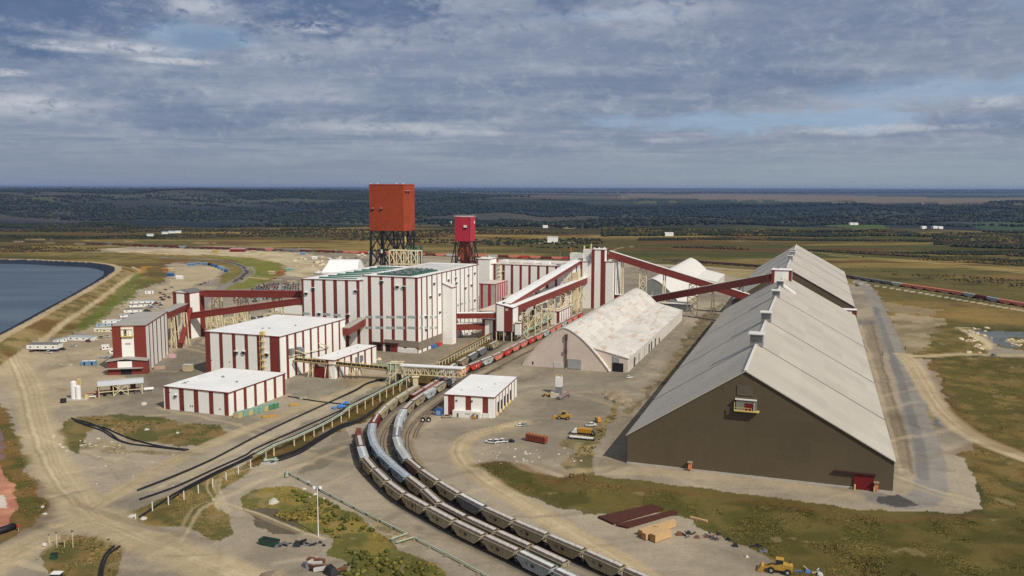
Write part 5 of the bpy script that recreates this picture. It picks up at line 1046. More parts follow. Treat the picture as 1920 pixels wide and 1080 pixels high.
# ---------------------------------------------------------------- tracks
RAIL=mat('rail_steel',(.10,.07,.05),.5,metal=.4,var=.1); TIE=mat('sleeper_wood',(.23,.19,.15),.9,var=.25)
def track(key,label,light=False,zf=None):
    P_=TR[key]; t=thing('railway_track',label,'railway track',(0,0,0))
    zz=(lambda p:float(height(p[0],p[1]))) if zf else (lambda p:0)
    st=3 if light else 1
    if not light:
        s=MB(); T=np.gradient(P_,axis=0); T/=np.linalg.norm(T,axis=1)[:,None]
        for i in range(0,len(P_)-1):
            for f in (0,.5):
                p=P_[i]*(1-f)+P_[i+1]*f; d=T[i]; n=np.array([d[1],-d[0]]); a=p-n*1.3;b=p+n*1.3; s.beam((a[0],a[1],.06),(b[0],b[1],.06),.3,TIE,.16)
        o=s.build('sleepers',t); o['kind']='stuff'
    for d in (-.75,.75):
        q=off(P_,d)[::st]; s=MB()
        vs=[];
        T=np.gradient(q,axis=0); T/=np.linalg.norm(T,axis=1)[:,None]
        w=.09 if not light else .2
        for p,tt in zip(q,T):
            n=np.array([tt[1],-tt[0]])*w; z=zz(p); vs+=[(p[0]-n[0],p[1]-n[1],z+.14),(p[0]+n[0],p[1]+n[1],z+.14),(p[0]+n[0],p[1]+n[1],z+.34),(p[0]-n[0],p[1]-n[1],z+.34)]
        fs=[]
        for i in range(len(q)-1):
            a=i*4;b=a+4; fs+=[(a+1,b+1,b+2,a+2),(a+2,b+2,b+3,a+3),(a+3,b+3,b,a)]
        s.faces(vs,fs,RAIL); s.build('rail',t)
track('A','railway track carrying the leftmost train of the curve'); track('B','railway track carrying the middle train with the blue grey wagons'); track('C','railway track carrying the right hand train of the curve')
track('D','empty railway track just right of the right hand train'); track('M','railway track of the red wagons, empty in the curve between the trains'); track('E','outermost empty railway track in front of the small white building'); track('F','distant railway loop behind the works',True,True)
# ---------------------------------------------------------------- hopper wagons
def cm(n,c,st=None): return mat('wagon_'+n,c,.55,var=.14,scale=.35,stain=st)
RUST=(.22,.09,.03)
PAINT={'tan':cm('tan',(.32,.265,.165),(RUST,.58,.5,.9,1.2,.12)),'straw':cm('straw',(.37,.325,.205),((.20,.12,.06),.56,.5,.9,1.2,.12)),'grey':cm('grey',(.36,.38,.37),((.20,.17,.14),.58,.45,.9,.05,.15)),'pale grey':cm('pale',(.38,.41,.42),((.26,.15,.08),.6,.6,.9,.05,.15)),
 'blue grey':cm('bluegrey',(.27,.32,.38),((.16,.17,.2),.56,.5,.9,.05,.15)),'slate':cm('slate',(.16,.17,.18),((.12,.1,.09),.56,.5,.9,.05,.15)),'rusty':cm('rusty',(.36,.30,.18),((.24,.09,.025),.50,.75,.9,1.6,.1)),
 'red':cm('red',(.48,.045,.03),((.5,.15,.1),.58,.4,.5,.2,.3)),'salmon':cm('salmon',(.58,.19,.13),((.5,.28,.22),.58,.4,.5,.2,.3)),'maroon':cm('maroon',(.13,.02,.018),((.2,.05,.03),.6,.4,.5,.2,.3)),'brown':cm('brown',(.13,.085,.055),((.09,.05,.03),.55,.5,.9,.05,.15)),'silver':cm('silver',(.42,.44,.43),((.35,.3,.25),.6,.4,.5,.2,.3))}
RWALK=mat('roof_walk',(.085,.065,.055),.7,var=.2,scale=.5); HATCH={'dark':mat('hatch_grey',(.50,.46,.42),.6,var=.15,scale=.6),'pale':mat('hatch_white',(.62,.62,.60),.5,var=.1)}
CH=mat('underframe_black',(.018,.017,.017),.7,var=.2); EMB=mat('emblem_black',(.03,.03,.035),.6)
def make_wagon(color,style='cover',far=False):
    m=PAINT[color]; t=thing('hopper_wagon','','railway wagon',(0,0,0)); Lh=7.75; w=1.55
    b=MB()
    # body: side sheets with sloping ends below, tapering hoppers
    side=[(-Lh,3.1),(-Lh,4.15),(Lh,4.15),(Lh,3.1),(4.7,1.15),(-4.7,1.15)]
    b.prism([(y,z) for y,z in side],'x',-w,w,m)
    # hoppers between the trucks
    for y in (-3.4,0,3.4): b.faces([(-1.2,y-1.6,1.14),(1.2,y-1.6,1.14),(1.2,y+1.6,1.14),(-1.2,y+1.6,1.14),(-.4,y-.4,.5),(.4,y-.4,.5),(.4,y+.4,.5),(-.4,y+.4,.5)],[(0,1,5,4),(1,2,6,5),(2,3,7,6),(3,0,4,7),(4,5,6,7)],m)
    n=13
    for i in range(n):
        y=-Lh+.35+i*(2*Lh-.7)/(n-1); zl=1.2 if abs(y)<4.7 else 1.15+(abs(y)-4.7)*.64
        for s_ in (-1,1): b.box(min(s_*(w+.002),s_*(w+.10)),max(s_*(w+.002),s_*(w+.10)),y-.07,y+.07,zl+.1,4.0,m)
    b.build('body',t)
    rf=MB(); rm=RWALK if style in('cover',) else m
    rf.faces([(-w-.12,-Lh-.15,4.16),(w+.12,-Lh-.15,4.16),(w+.12,Lh+.15,4.16),(-w-.12,Lh+.15,4.16),(-.8,-Lh-.15,4.55),(.8,-Lh-.15,4.55),(.8,Lh+.15,4.55),(-.8,Lh+.15,4.55)],[(0,1,5,4),(1,2,6,5),(2,3,7,6),(3,0,4,7),(4,5,6,7)],rm)
    for s_ in (-1,1): rf.beam((s_*(w+.1),-Lh,4.25),(s_*(w+.1),Lh,4.25),.22,m); rf.box(-w-.1,w+.1,min(s_*(Lh+.16),s_*(Lh+.5)),max(s_*(Lh+.16),s_*(Lh+.5)),4.1,4.28,m)
    rf.build('roof',t)
    hm=HATCH['pale' if color in('pale grey','blue grey','silver','grey','slate') else 'dark']
    if style=='cover':
        for y in (-5.7,-1.9,1.9,5.7): MB().box(-.7,.7,y-1.7,y+1.7,4.56,4.80,hm).build('hatch',t)
    elif style=='round':
        for k in range(7):
            y=-6.3+k*2.1; MB().cyl((0,y),.55,4.56,4.85,HATCH['pale'],10).build('hatch',t)
    else:
        for x in (-.5,0,.5): MB().box(x-.13,x+.13,-7.3,7.3,4.56,4.74,hm).build('hatch_strip',t)
    e=MB()
    for s_ in (-1,1):
        e.box(-w,w,min(s_*Lh,s_*8.45),max(s_*Lh,s_*8.45),1.05,1.4,CH); e.beam((0,s_*8.45,1.2),(0,s_*8.85,1.2),.35,CH)
        for x in (-.9,.9): e.beam((x,s_*8.3,1.3),(x,s_*7.9,4.1),.14,m)
        e.box(-.35,.35,min(s_*5.2,s_*8.1),max(s_*5.2,s_*8.1),1.0,1.6,CH)
    e.build('underframe',t)
    for s_ in (-1,1):
        g=MB()
        for dy in (-.9,.9):
            for x in (-.78,.78):
                k=len(g.v); n2=12; y0=s_*6.4+dy
                vs=[(x-.07,y0+.46*math.cos(2*math.pi*i/n2),.80+.46*math.sin(2*math.pi*i/n2)) for i in range(n2)]+[(x+.07,y0+.46*math.cos(2*math.pi*i/n2),.80+.46*math.sin(2*math.pi*i/n2)) for i in range(n2)]
                g.faces(vs,[(i,(i+1)%n2,n2+(i+1)%n2,n2+i) for i in range(n2)]+[tuple(range(n2)),tuple(range(n2,2*n2))],CH)
        for x in (-1.05,1.05): g.box(x-.12,x+.12,s_*6.4-1.3,s_*6.4+1.3,.6,1.0,CH)
        g.box(-1,1,s_*6.4-.3,s_*6.4+.3,.6,1.0,CH); g.build('bogie',t)
    if color not in('maroon','slate','brown'):
        ec=EMB if color not in('red','salmon') else mat('emblem_white',(.75,.7,.68),.5)
        for s_ in (-1,1):
            g=MB(); x=s_*(w+.115); 
            for dy in (-.42,.42): g.poly([(x,dy+.30*math.cos(a),2.95+.55*math.sin(a)) for a in np.linspace(0,2*math.pi,9)[:-1]],ec)
            g.poly([(x,.26*math.cos(a),2.62+.28*math.sin(a)) for a in np.linspace(0,2*math.pi,9)[:-1]],ec); g.build('emblem',t)
            g=MB(); 
            for k,wd in enumerate((1.5,1.1)): g.poly([(x,-2.3-s_*0,3.0-k*.4),(x,-2.3-wd,3.0-k*.4),(x,-2.3-wd,3.16-k*.4),(x,-2.3,3.16-k*.4)],ec)
            g.build('lettering',t)
    return t
PROTO={}
ORD=['first','second','third','fourth','fifth','sixth','seventh','eighth','ninth','tenth','eleventh','twelfth','thirteenth','fourteenth','fifteenth','sixteenth','seventeenth','eighteenth','nineteenth','twentieth']
def arc(P_,s):
    L_=np.concatenate([[0],np.cumsum(np.linalg.norm(np.diff(P_,axis=0),axis=1))])
    return np.array([np.interp(s,L_,P_[:,0]),np.interp(s,L_,P_[:,1])])
def arclen(P_): return float(np.linalg.norm(np.diff(P_,axis=0),axis=1).sum())
def s_at(P_,u,v):                # arc position nearest a surveyed ground pixel
    L_=np.concatenate([[0],np.cumsum(np.linalg.norm(np.diff(P_,axis=0),axis=1))]); g=np.array(G(u,v)); return float(L_[np.argmin(np.linalg.norm(P_-g,axis=1))])
def put(key,s,color,style,label,group,z=.0):
    P_=TR[key]; a=arc(P_,s-6.4);b=arc(P_,s+6.4); c=(a+b)/2; h=math.atan2(b[1]-a[1],b[0]-a[0])-math.pi/2
    k=(color,style)
    if k not in PROTO: o=PROTO[k]=make_wagon(color,style); o.scale=(1.14,1.0,1.16); o.location=(c[0],c[1],z); o.rotation_euler=(0,0,h); o['label']=label; o['group']=group; return o
    return dup(PROTO[k],(c[0],c[1],z),h,label,group)
PITCH_W=17.25
def train(key,s0,seq,desc,group,start=0):
    for i,(c,st) in enumerate(seq):
        s=s0+i*PITCH_W+PITCH_W/2
        if s>arclen(TR[key])-7: break
        put(key,s,c,st,'%s %s wagon from the far end of %s'%(c,ORD[i+start] if i+start<20 else 'later',desc),group)
s0=s_at(TR['A'],674,835)
train('A',s0,[('brown','cover'),('pale grey','round'),('tan','cover'),('straw','cover'),('tan','cover'),('rusty','cover'),('straw','cover'),('straw','cover'),('tan','cover'),('grey','cover'),('pale grey','cover'),('straw','cover'),('tan','cover'),('grey','cover')],'the leftmost train','wagons of the leftmost train')
s0=s_at(TR['B'],786,737)
train('B',s0-PITCH_W*0,[('tan','round'),('tan','round'),('tan','round'),('tan','round'),('maroon','round'),('blue grey','strip'),('blue grey','strip'),('blue grey','strip'),('blue grey','strip'),('blue grey','strip'),('tan','cover'),('straw','cover'),('brown','cover'),('tan','cover'),('tan','cover'),('straw','cover'),('pale grey','cover')],'the middle train','wagons of the middle train')
s0=s_at(TR['C'],849,719)
train('C',s0,[('grey','cover'),('straw','cover'),('pale grey','round'),('tan','cover'),('tan','cover'),('pale grey','round'),('pale grey','round'),('slate','round'),('grey','round'),('pale grey','strip'),('brown','round'),('straw','cover'),('straw','cover'),('slate','cover'),('straw','cover'),('straw','cover'),('tan','cover'),('straw','cover'),('rusty','cover'),('grey','cover'),('tan','cover')],'the right hand train','wagons of the right hand train')
s0=s_at(TR['B'],1005,615)
for i,(uu,c) in enumerate(((902,'slate'),(886,'slate'),(868,'tan'),(925,'straw'),(846,'grey'),(826,'grey'))):
    s=s_at(TR['B'],uu,{902:667,886:677,868:687,925:655,846:700,826:713}[uu]); put('B',s,c,'cover','%s wagon standing alone on the middle track, %s'%(c,['beyond the truss bridge','just beyond the truss bridge','behind the truss bridge','farthest from the truss bridge','under the truss bridge','on this side of the truss bridge'][i]),'loose wagons near the truss bridge')
seq=['maroon','salmon','salmon','blue grey','salmon','red','silver','salmon','red','salmon','salmon','red','salmon','silver','salmon','salmon','silver','salmon','salmon','red']
P_=TR['M']; sM=s_at(P_,772,759)
for i,c in enumerate(seq):
    s=sM-PITCH_W*(i+.5)*1.04
    if s<8: break
    put('M',s,c,'cover' if c!='maroon' else 'strip','%s hopper wagon, %s from the near end of the red train'%(c,ORD[i]),'wagons of the red train')
# rusty heap-backed car with red gear at the head of the leftmost train
t=thing('gondola_wagon','rusty red open wagon with uneven load at the far end of the leftmost train','railway wagon',(0,0,0)); q=arc(TR['A'],s_at(TR['A'],674,835)-9); q2=arc(TR['A'],s_at(TR['A'],674,835)-2); t.location=(q[0],q[1],0); t.rotation_euler=(0,0,math.atan2(q2[1]-q[1],q2[0]-q[0])-math.pi/2)
RR=mat('red_rust',(.20,.05,.032),.7,var=.2,scale=.6); MB().box(-1.5,1.5,-8,8,1.2,2.2,RR).build('body',t); r2=random.Random(2)
for k in range(6): y=-6.5+k*2.6; MB().box(-1.2,1.2,y-.9,y+.9,2.21,r2.uniform(3.2,4.4),RR).build('load_block',t)
for s_ in (-1,1): MB().box(-1.1,1.1,s_*5.8-1.5,s_*5.8+1.5,.35,1.19,CH).build('bogie',t)
# ---------------------------------------------------------------- distant train: one small mesh per wagon
def far_wagon(m):
    b=MB(); b.prism([(-9.2,2.4),(-9.2,4.3),(9.2,4.3),(9.2,2.4),(6,1.1),(-6,1.1)],'x',-1.6,1.6,m); b.faces([(-1.7,-9.3,4.3),(1.7,-9.3,4.3),(1.7,9.3,4.3),(-1.7,9.3,4.3),(-.8,-9.3,4.8),(.8,-9.3,4.8),(.8,9.3,4.8),(-.8,9.3,4.8)],[(0,1,5,4),(1,2,6,5),(2,3,7,6),(3,0,4,7),(4,5,6,7)],m)
    for s_ in (-1,1): b.box(-1.2,1.2,s_*7-1.6,s_*7+1.6,.35,1.3,CH)
    b.box(-1.3,1.3,-9.5,9.5,1.0,1.4,CH); return b.build('hopper_wagon')
FM={}
def far_put(s,color,label):
    P_=TR['F']; a=arc(P_,s-7);b=arc(P_,s+7); c=(a+b)/2; z=float(height(c[0],c[1])); h=math.atan2(b[1]-a[1],b[0]-a[0])-math.pi/2
    if color not in FM: o=FM[color]=far_wagon(PAINT[color])
    else: o=FM[color].copy(); col.objects.link(o)
    o.location=(c[0],c[1],z); o.rotation_euler=(0,0,h); return tag(o,label,'railway wagon','wagons of the distant train')
P_=TR['F']; rF=random.Random(11)
sa=s_at(P_,163,458.5); sb=s_at(P_,640,475); sc=s_at(P_,1110,487.5); sdd=s_at(P_,1240,490); se=s_at(P_,1430,502); sf=s_at(P_,1585,521); sg=s_at(P_,1672,535); sh=s_at(P_,1990,590)
s=sa
while s<sb: c=rF.choice(['maroon','maroon','brown','slate','maroon','salmon','blue grey','brown']); far_put(s+9.8,c,'%s wagon in the dark left part of the distant train beyond the pale yard'%c); s+=19.6
s=sb
while s<sc: c=rF.choice(['salmon','salmon','salmon','red','silver','salmon','maroon']); far_put(s+9.8,c,'%s wagon in the distant train behind the headframes and rear hall'%c); s+=19.6
s=sdd
while s<sg-10: far_put(s+9.8,'brown' if s<sf else 'slate','%s wagon in the dark part of the distant train %s'%(('brown','behind the far arched shed') if s<sf else ('slate','right of the second brown shed'))); s+=19.6
for i,c in enumerate(['silver','salmon','salmon','salmon','salmon','salmon','grey','maroon','blue grey','salmon','salmon','silver','salmon','maroon','salmon','salmon']):
    far_put(sg+i*19.6+9.8,c,'%s wagon, %s of the bright ones on the distant train at the right'%(c,ORD[i]))
# ---------------------------------------------------------------- pipes, posts and conveyors in front
HOSE=mat('black_pipe',(.012,.013,.017),.55,var=.2); MINT=mat('mint_pipe',(.33,.40,.31),.5,var=.12,scale=.5); PALEP=mat('pale_pipe',(.48,.50,.44),.55,var=.15,scale=.4)
def ground_pipe(px,r,name,label,m=HOSE,z=None,grp=None,cat='pipe'):
    P_=spline(wpts(px),3.0); zz=r if z is None else z
    o=MB().tube([(p[0],p[1],zz) for p in P_],r,m,6).build(name,None,True); return tag(o,label,cat,grp)
GPP='black pipes along the track yard'
ground_pipe([(258,921),(330,893),(400,862),(480,820),(560,782),(630,750),(668,733),(690,720),(724,712)],.42,'black_pipe','upper black pipe running from the junction of roads to under the belt conveyor',grp=GPP)
ground_pipe([(261,919.5),(332,891.5),(402,860.5),(482,818.5),(562,780.5),(632,748.5),(668,731),(690,718.5),(722,710.5)],.4,'black_pipe','thin twin lying just above the upper black pipe',grp=GPP)
ground_pipe([(262,938),(330,914),(400,882),(460,855),(480,842),(560,806),(640,770),(680,748),(716,733),(745,716)],.42,'black_pipe','lower black pipe between the gravel strip and the post fence',grp=GPP)
ground_pipe([(262,971),(300,946),(330,926),(400,889),(450,866),(482,849)],.42,'black_pipe','black pipe ending at the roadside boulders below the post line',grp=GPP)
ground_pipe([(320,938),(345,922),(400,893),(450,869),(480,855)],.4,'black_pipe','short black pipe branching beside the post line',grp=GPP)
for i,o in enumerate((0,4,8)): ground_pipe([(508,862+o),(560,844+o),(596,822+o),(640,798+o*.7),(670,789+o*.5),(700,770+o*.3),(722,752)],.42,'black_pipe','%s of three black hoses sweeping from the green valve to the tracks'%['upper','middle','lowest'][i],grp=GPP)
GI='black hoses on the grassy island'
for i,px in enumerate(([(134,785),(160,796),(195,803),(240,822),(300,838),(360,845)],[(140,790),(165,800),(190,808),(230,830),(290,839),(352,846)],[(136,787),(170,795),(205,812),(225,827),(250,835)])): ground_pipe(px,.38,'black_hose','%s curving black hose on the grassy island'%['longest','second','shortest'][i],grp=GI)
ground_pipe([(225,1026),(205,1040),(195,1060),(190,1090)],.4,'black_hose','left of two dark hoses beside the bottom left grass patch',grp=GI); ground_pipe([(214,1026),(197,1042),(189,1062),(184,1090)],.4,'black_hose','right of two dark hoses beside the bottom left grass patch',grp=GI)
ground_pipe([(-40,1010),(0,1002),(34,990)],1.3,'culvert_pipe','thick dark pipe at the left edge by the red pond')
ground_pipe([(540,744),(600,754),(660,760)],.35,'black_hose','thin black hose edging the paved pad before the tall hall'); 
# green pipeline with expansion loop, lower centre
g=thing('green_pipeline','pale green pipeline with square expansion loop running beside the tracks at the bottom','pipe',(0,0,0))
q=wpts([(538,888),(600,921),(680,963),(763,1005)]); MB().tube([(x,y,1.0) for x,y in q],.3,MINT,8).build('pipe_run',g)
q=wpts([(763,1005),(733,1016),(743,1022),(776,1012)]); MB().tube([(x,y,1.0) for x,y in q],.3,MINT,8).build('expansion_loop',g)
q=wpts([(776,1012),(840,1044),(905,1080),(960,1112)]); MB().tube([(x,y,1.0) for x,y in q],.3,MINT,8).build('pipe_run',g)
MB().tube([(*G(538,888),1.0),(*G(538,896),1.0)],.7,MINT,8).build('pipe_head',g)
P_=spline(wpts([(540,889),(763,1006)]),9.0)
for p in P_: MB().box(p[0]-.7,p[0]+.7,p[1]-.2,p[1]+.2,0,.62,TIE).build('pipe_support',g)
P_=spline(wpts([(778,1014),(960,1112)]),9.0)
for p in P_: MB().box(p[0]-.7,p[0]+.7,p[1]-.2,p[1]+.2,0,.62,TIE).build('pipe_support',g)
# low posts, then taller bents carrying the pale pipe
for i,(u,v) in enumerate([(254,973),(286,958),(316,947),(345,937),(372,925),(399,913),(424,901),(447,889),(470,877)]):
    x,y=G(u,v); tag(MB().cyl((x,y),.22,0,3.6 if i else 2,TRIMW,6).build('pipe_post'),'white post of the low post row, %s counting from the road'%ORD[i],'post','low white posts')
rk=thing('pipe_rack','long pale green pipe rack on buff posts crossing the brown grass to the conveyor','pipe rack',(0,0,0))
xs=[(492,846,4.2),(514,855,5),(552,836,4),(571,827,4),(589,818.5,4),(606,810,4),(623,801,4.2),(640,792,4.6),(655,782.5,5.7),(670,775,5.7),(685,767.5,5.8),(699,760,5.8),(712.5,752.5,5.8),(725,746,5.9),(737.5,740,6),(750,734,6.2),(762.5,727.5,6.4)]
xs=xs[1:]
for u,v,h_ in xs: x,y=G(u,v); g=MB(); g.beam((x,y,0),(x,y,h_),.42,BEI); g.beam((x-1.1,y-.3,h_),(x+1.1,y+.3,h_),.3,BEI); g.build('post',rk)
tops=[(*G(u,v),h_+.45) for u,v,h_ in [(482,873,5)]+xs]+[(*G(774,721),7.5)]
MB().tube(tops,.33,MINT,7).build('pale_pipe',rk); MB().tube([(x+1.0,y-.5,z-.1) for x,y,z in tops],.16,PALEP,6).build('small_pipe',rk); MB().tube([(x-1.0,y+.6,z) for x,y,z in tops],.3,HOSE,6).build('dark_pipe',rk)
vg=thing('valve_station','mint green valve pipework on a small slab where the hoses start','valves',(*G(512,868),0)); MB().box(-5,2,-3,2,0,.5,CONC).build('slab',vg)
for x,y,x2,y2 in ((-4,-1,0,1),(-2,0,2.5,0),(-4,0,-4,3)): MB().tube([(x,y,1.5),(x2,y2,1.5)],.4,MINT,7).build('valve_pipe',vg)
MB().tube([(-4,2.8,0),(-4,2.8,5.2)],.4,MINT,7).build('riser',vg); MB().cyl((1,.5),.6,.5,2.4,MINT,8).build('valve',vg)
wk=thing('walkway_rack','buff walkway rack on many posts climbing towards the junction house','pipe rack',(0,0,0)); P_=spline(wpts([(824,690),(850,675.5),(880,659),(905,645),(925,634)]),6.0)
zt=[3.6]*len(P_)
g=MB(); 
for p,q_ in zip(P_[:-1],P_[1:]): g.beam((p[0],p[1],5.0),(q_[0],q_[1],5.0),1.5,BELT,.3); g.beam((p[0],p[1],5.5),(q_[0],q_[1],5.5),.35,mat('walk_brown',(.42,.29,.13),.6),1.0)
g.build('deck',wk)
for p in P_: MB().beam((p[0],p[1],0),(p[0],p[1],5.0),.4,BEI).build('post',wk)
# belt conveyor from the tall hall and the truss bridge over the tracks
cA=np.array(P3(0,0,0)); 
c0=P3(a_u(547.5,680,-324)+1,-322,z_at(a_u(547.5,680,-324),-324,676)); gx=gab(745,713); c1=P3(gx[0],gx[1],z_at(gx[0],gx[1],695))
cv=thing('belt_conveyor','open black belt conveyor on buff legs from the tall striped hall to the truss bridge','conveyor',c0); v0=Vector(c0); v1=Vector(c1)-v0; sd_=v1.normalized().cross(Vector((0,0,1))).normalized()
MB().beam((0,0,1.2),v1+Vector((0,0,1.2)),2.6,BELT,.9).build('belt',cv)
g=MB(); 
for s_ in (-1.7,1.7): g.beam(sd_*s_,v1+sd_*s_,.4,BEI,.9); g.beam(sd_*s_+Vector((0,0,2.6)),v1+sd_*s_+Vector((0,0,2.6)),.16,YEL)
g.beam(sd_*2.6+Vector((0,0,.6)),v1+sd_*2.6+Vector((0,0,.6)),1.2,mat('walk_brown',(.42,.29,.13),.6),.15)
for k in range(24):
    f=k/23; 
    for s_ in (-1.7,1.7): g.beam(v1*f+sd_*s_,v1*f+sd_*s_+Vector((0,0,2.6)),.14,YEL)
g.build('belt_frame',cv)
g=MB(); 
for k in range(46): f=k/46; g.beam(v1*f-sd_*1.2+Vector((0,0,1.9)),v1*f+sd_*1.2+Vector((0,0,1.9)),.35,mat('roller_ochre',(.36,.27,.10),.6),.35)
g.build('idlers',cv)
for u,w_ in ((578,2.6),(612,3.4),(655,3.2),(668,3.2),(728,3)):
    f=(u-547.5)/(743-547.5); p=v1*f; g=MB(); z0=-(c0[2]+p.z)
    for s_ in (-1,1):
        for e_ in (-1,1): g.beam((p.x+s_*w_*.6,p.y+e_*w_*.9,z0),(p.x+s_*1.0,p.y+e_*1.6,p.z-.1),.42,BEI)
        g.beam((p.x+s_*w_*.6,p.y-w_*.9,z0),(p.x+s_*1.0,p.y+1.6,p.z-.1),.28,BEI); g.beam((p.x+s_*w_*.6,p.y+w_*.9,z0),(p.x+s_*1.0,p.y-1.6,p.z-.1),.28,BEI)
    g.build('leg_tower',cv)
gx0=gab(762,722); gx1=gab(872,732)
b0_=P3(gx0[0],gx0[1],z_at(gx0[0],gx0[1],700)); b1_=P3(gx1[0]-2,gx1[1],z_at(gx1[0]-2,gx1[1],706))
tb=thing('truss_bridge','white roofed buff truss bridge carrying a conveyor over the trains','conveyor bridge',b0_); v1=Vector(b1_)-Vector(b0_); sd_=v1.normalized().cross(Vector((0,0,1))).normalized(); Z=Vector((0,0,1)); hh=4.6
g=MB(); n=14
for s_ in (-2.2,2.2):
    g.beam(sd_*s_,v1+sd_*s_,.5,BEI); g.beam(sd_*s_+Z*hh,v1+sd_*s_+Z*hh,.5,BEI)
    for k in range(n): p=v1*(k/n);q_=v1*((k+1)/n); g.beam(p+sd_*s_,p+sd_*s_+Z*hh,.32,BEI); g.beam(p+sd_*s_+Z*(hh if k%2 else 0),q_+sd_*s_+Z*(0 if k%2 else hh),.32,BEI)
    g.beam(v1+sd_*s_,v1+sd_*s_+Z*hh,.4,BEI)
g.build('truss',tb); MB().beam(Z*.5,v1+Z*.5,3.2,mat('walk_brown',(.42,.29,.13),.6),.5).build('floor',tb)
MB().beam(Z*(hh+.7)-v1.normalized()*3,v1+Z*(hh+.7),6.0,ROOFW,.6).build('roof',tb)
g=MB(); z0=-b0_[2]
for s_ in (-2,2):
    for e_ in (-3,3): g.beam((s_*1.3+e_*.2,e_,z0),(s_*.8,e_*.6,0),.5,BEI)
    g.beam((s_*1.3,-3,z0),(s_*.8,2,0),.35,BEI); g.beam((s_*1.3,3,z0),(s_*.8,-2,0),.35,BEI)
g.beam((-3,0,z0+5),(3,0,z0+5),.35,BEI); g.build('leg_tower',tb)
t=thing('transfer_chute','mint green chute and tangled buff frame joining belt and truss bridge','machinery',P3(gx0[0]+2,gx0[1]-7,0))
g=MB()
for x in (-5,-1,3):
    for y in (-3,3): g.beam((x,y,0),(x*.8,y,14),.45,BEI)
g.beam((-5,-3,4),(3,-3,10),.35,BEI); g.beam((-9,-3,0),(-1,-3,11),.45,MINT); g.beam((3,3,3),(-5,3,11),.35,BEI); g.beam((-5,-3,13.8),(4,-3,13.8),.5,BEI); g.beam((-5,3,13.8),(4,3,13.8),.5,BEI); g.build('frame_steel',t)
MB().faces([(-6,-2,9),(-1,-2,9),(-1,2,9),(-6,2,9),(-7,-2.5,13.5),(0,-2.5,13.5),(0,2.5,13.5),(-7,2.5,13.5)],[(0,3,2,1),(4,5,6,7),(0,1,5,4),(1,2,6,5),(2,3,7,6),(3,0,4,7)],MINT).build('chute',t)
MB().box(-2,2,-1.5,1.5,.1,6,mat('dark_machine',(.06,.055,.05),.6)).build('drive',t)
t=thing('conveyor_stairs','buff stair and landing beside the truss bridge leg','stairs',P3(gx0[0]-5,gx0[1]+9,0)); MB().box(-1.5,1.5,-1.5,1.5,0,7,mat('buff_panel',(.66,.56,.36),.6)).build('stair_shaft',t); MB().box(-2.2,2.2,-2,2,7.01,7.3,BEI).build('landing',t)
# ---------------------------------------------------------------- vehicles
GLASS=mat('dark_glass',(.02,.025,.03),.15,var=.05,spec=.6); TYRE=mat('tyre',(.018,.018,.018),.85,var=.1); CHR=mat('chrome',(.55,.55,.55),.3,metal=.6)
VP={'white':mat('paint_white',(.72,.72,.70),.3,var=.03),'black':mat('paint_black',(.02,.02,.025),.3),'silver':mat('paint_silver',(.42,.43,.44),.3,metal=.3),'red':mat('paint_red',(.32,.02,.02),.3),'blue':mat('paint_blue',(.05,.09,.20),.3),'dark green':mat('paint_green',(.03,.08,.05),.3),'tan':mat('paint_tan',(.40,.33,.22),.4),'grey':mat('paint_grey',(.14,.15,.16),.3),'maroon':mat('paint_maroon',(.14,.02,.03),.3),
 'yellow':mat('paint_yellow',(.45,.27,.05),.45,var=.12,scale=.8),'orange':mat('paint_orange',(.50,.24,.03),.45,var=.1,scale=.8)}
def wheel(t,x,y,r=.38,w=.26):
    g=MB(); n=12; vs=[(x-w/2,y+r*math.cos(2*math.pi*i/n),r+r*math.sin(2*math.pi*i/n)) for i in range(n)]+[(x+w/2,y+r*math.cos(2*math.pi*i/n),r+r*math.sin(2*math.pi*i/n)) for i in range(n)]
    g.faces(vs,[(i,(i+1)%n,n+(i+1)%n,n+i) for i in range(n)]+[tuple(range(n)),tuple(range(n,2*n))],TYRE)
    q=[(x+(w/2+.01)*s_,y+r*.5*math.cos(2*math.pi*i/8),r+r*.5*math.sin(2*math.pi*i/8)) for s_ in (1,) for i in range(8)]; g.poly(q,CHR); q=[(x-(w/2+.01),b,c) for a,b,c in q]; g.poly(q,CHR); return g.build('wheel',t)
def car(kind,color):
    t=thing('parked_car' if kind=='car' else 'pickup_truck','',kind if kind=='car' else 'pickup',(0,0,0)); m=VP[color]; w=.92 if kind=='car' else 1.0
    if kind=='car': prof=[(-2.3,.35),(-2.35,.85),(-1.95,.98),(1.3,.98),(2.25,.8),(2.35,.35)]; cab=[(-1.9,.985),(-1.25,1.45),(.35,1.48),(1.1,.985)]
    else: prof=[(-2.9,.5),(-2.9,1.15),(1.5,1.15),(2.65,1.05),(2.8,.5)]; cab=[(-.75,1.155),(-.6,1.85),(.95,1.85),(1.6,1.155)]
    MB().prism(prof,'x',-w,w,m).build('body',t); g=MB().prism(cab,'x',-w+.1,w-.1,GLASS)
    k=[p for p in cab]; g2=MB().prism([(k[1][0]-.05,k[1][1]+.005),(k[1][0]-.05,k[1][1]+.07),(k[2][0]+.05,k[2][1]+.07),(k[2][0]+.05,k[2][1]+.005)],'x',-w+.08,w-.08,m); g.build('windows',t); g2.build('cabin_roof',t)
    if kind!='car': MB().box(-w+.15,w-.15,-2.75,-.85,1.155,1.17,TYRE).build('load_bed',t)
    for y in ((-1.4,1.45) if kind=='car' else (-1.85,1.8)):
        for s_ in (-1,1): wheel(t,s_*(w-.08),y,.34 if kind=='car' else .42)
    for s_ in (-1,1): MB().box(s_*.62-.18,s_*.62+.18,prof[-1][0]-.06,prof[-1][0]+.02,.6,.78,TRIMW).build('headlight',t)
    return t
VPROTO={}
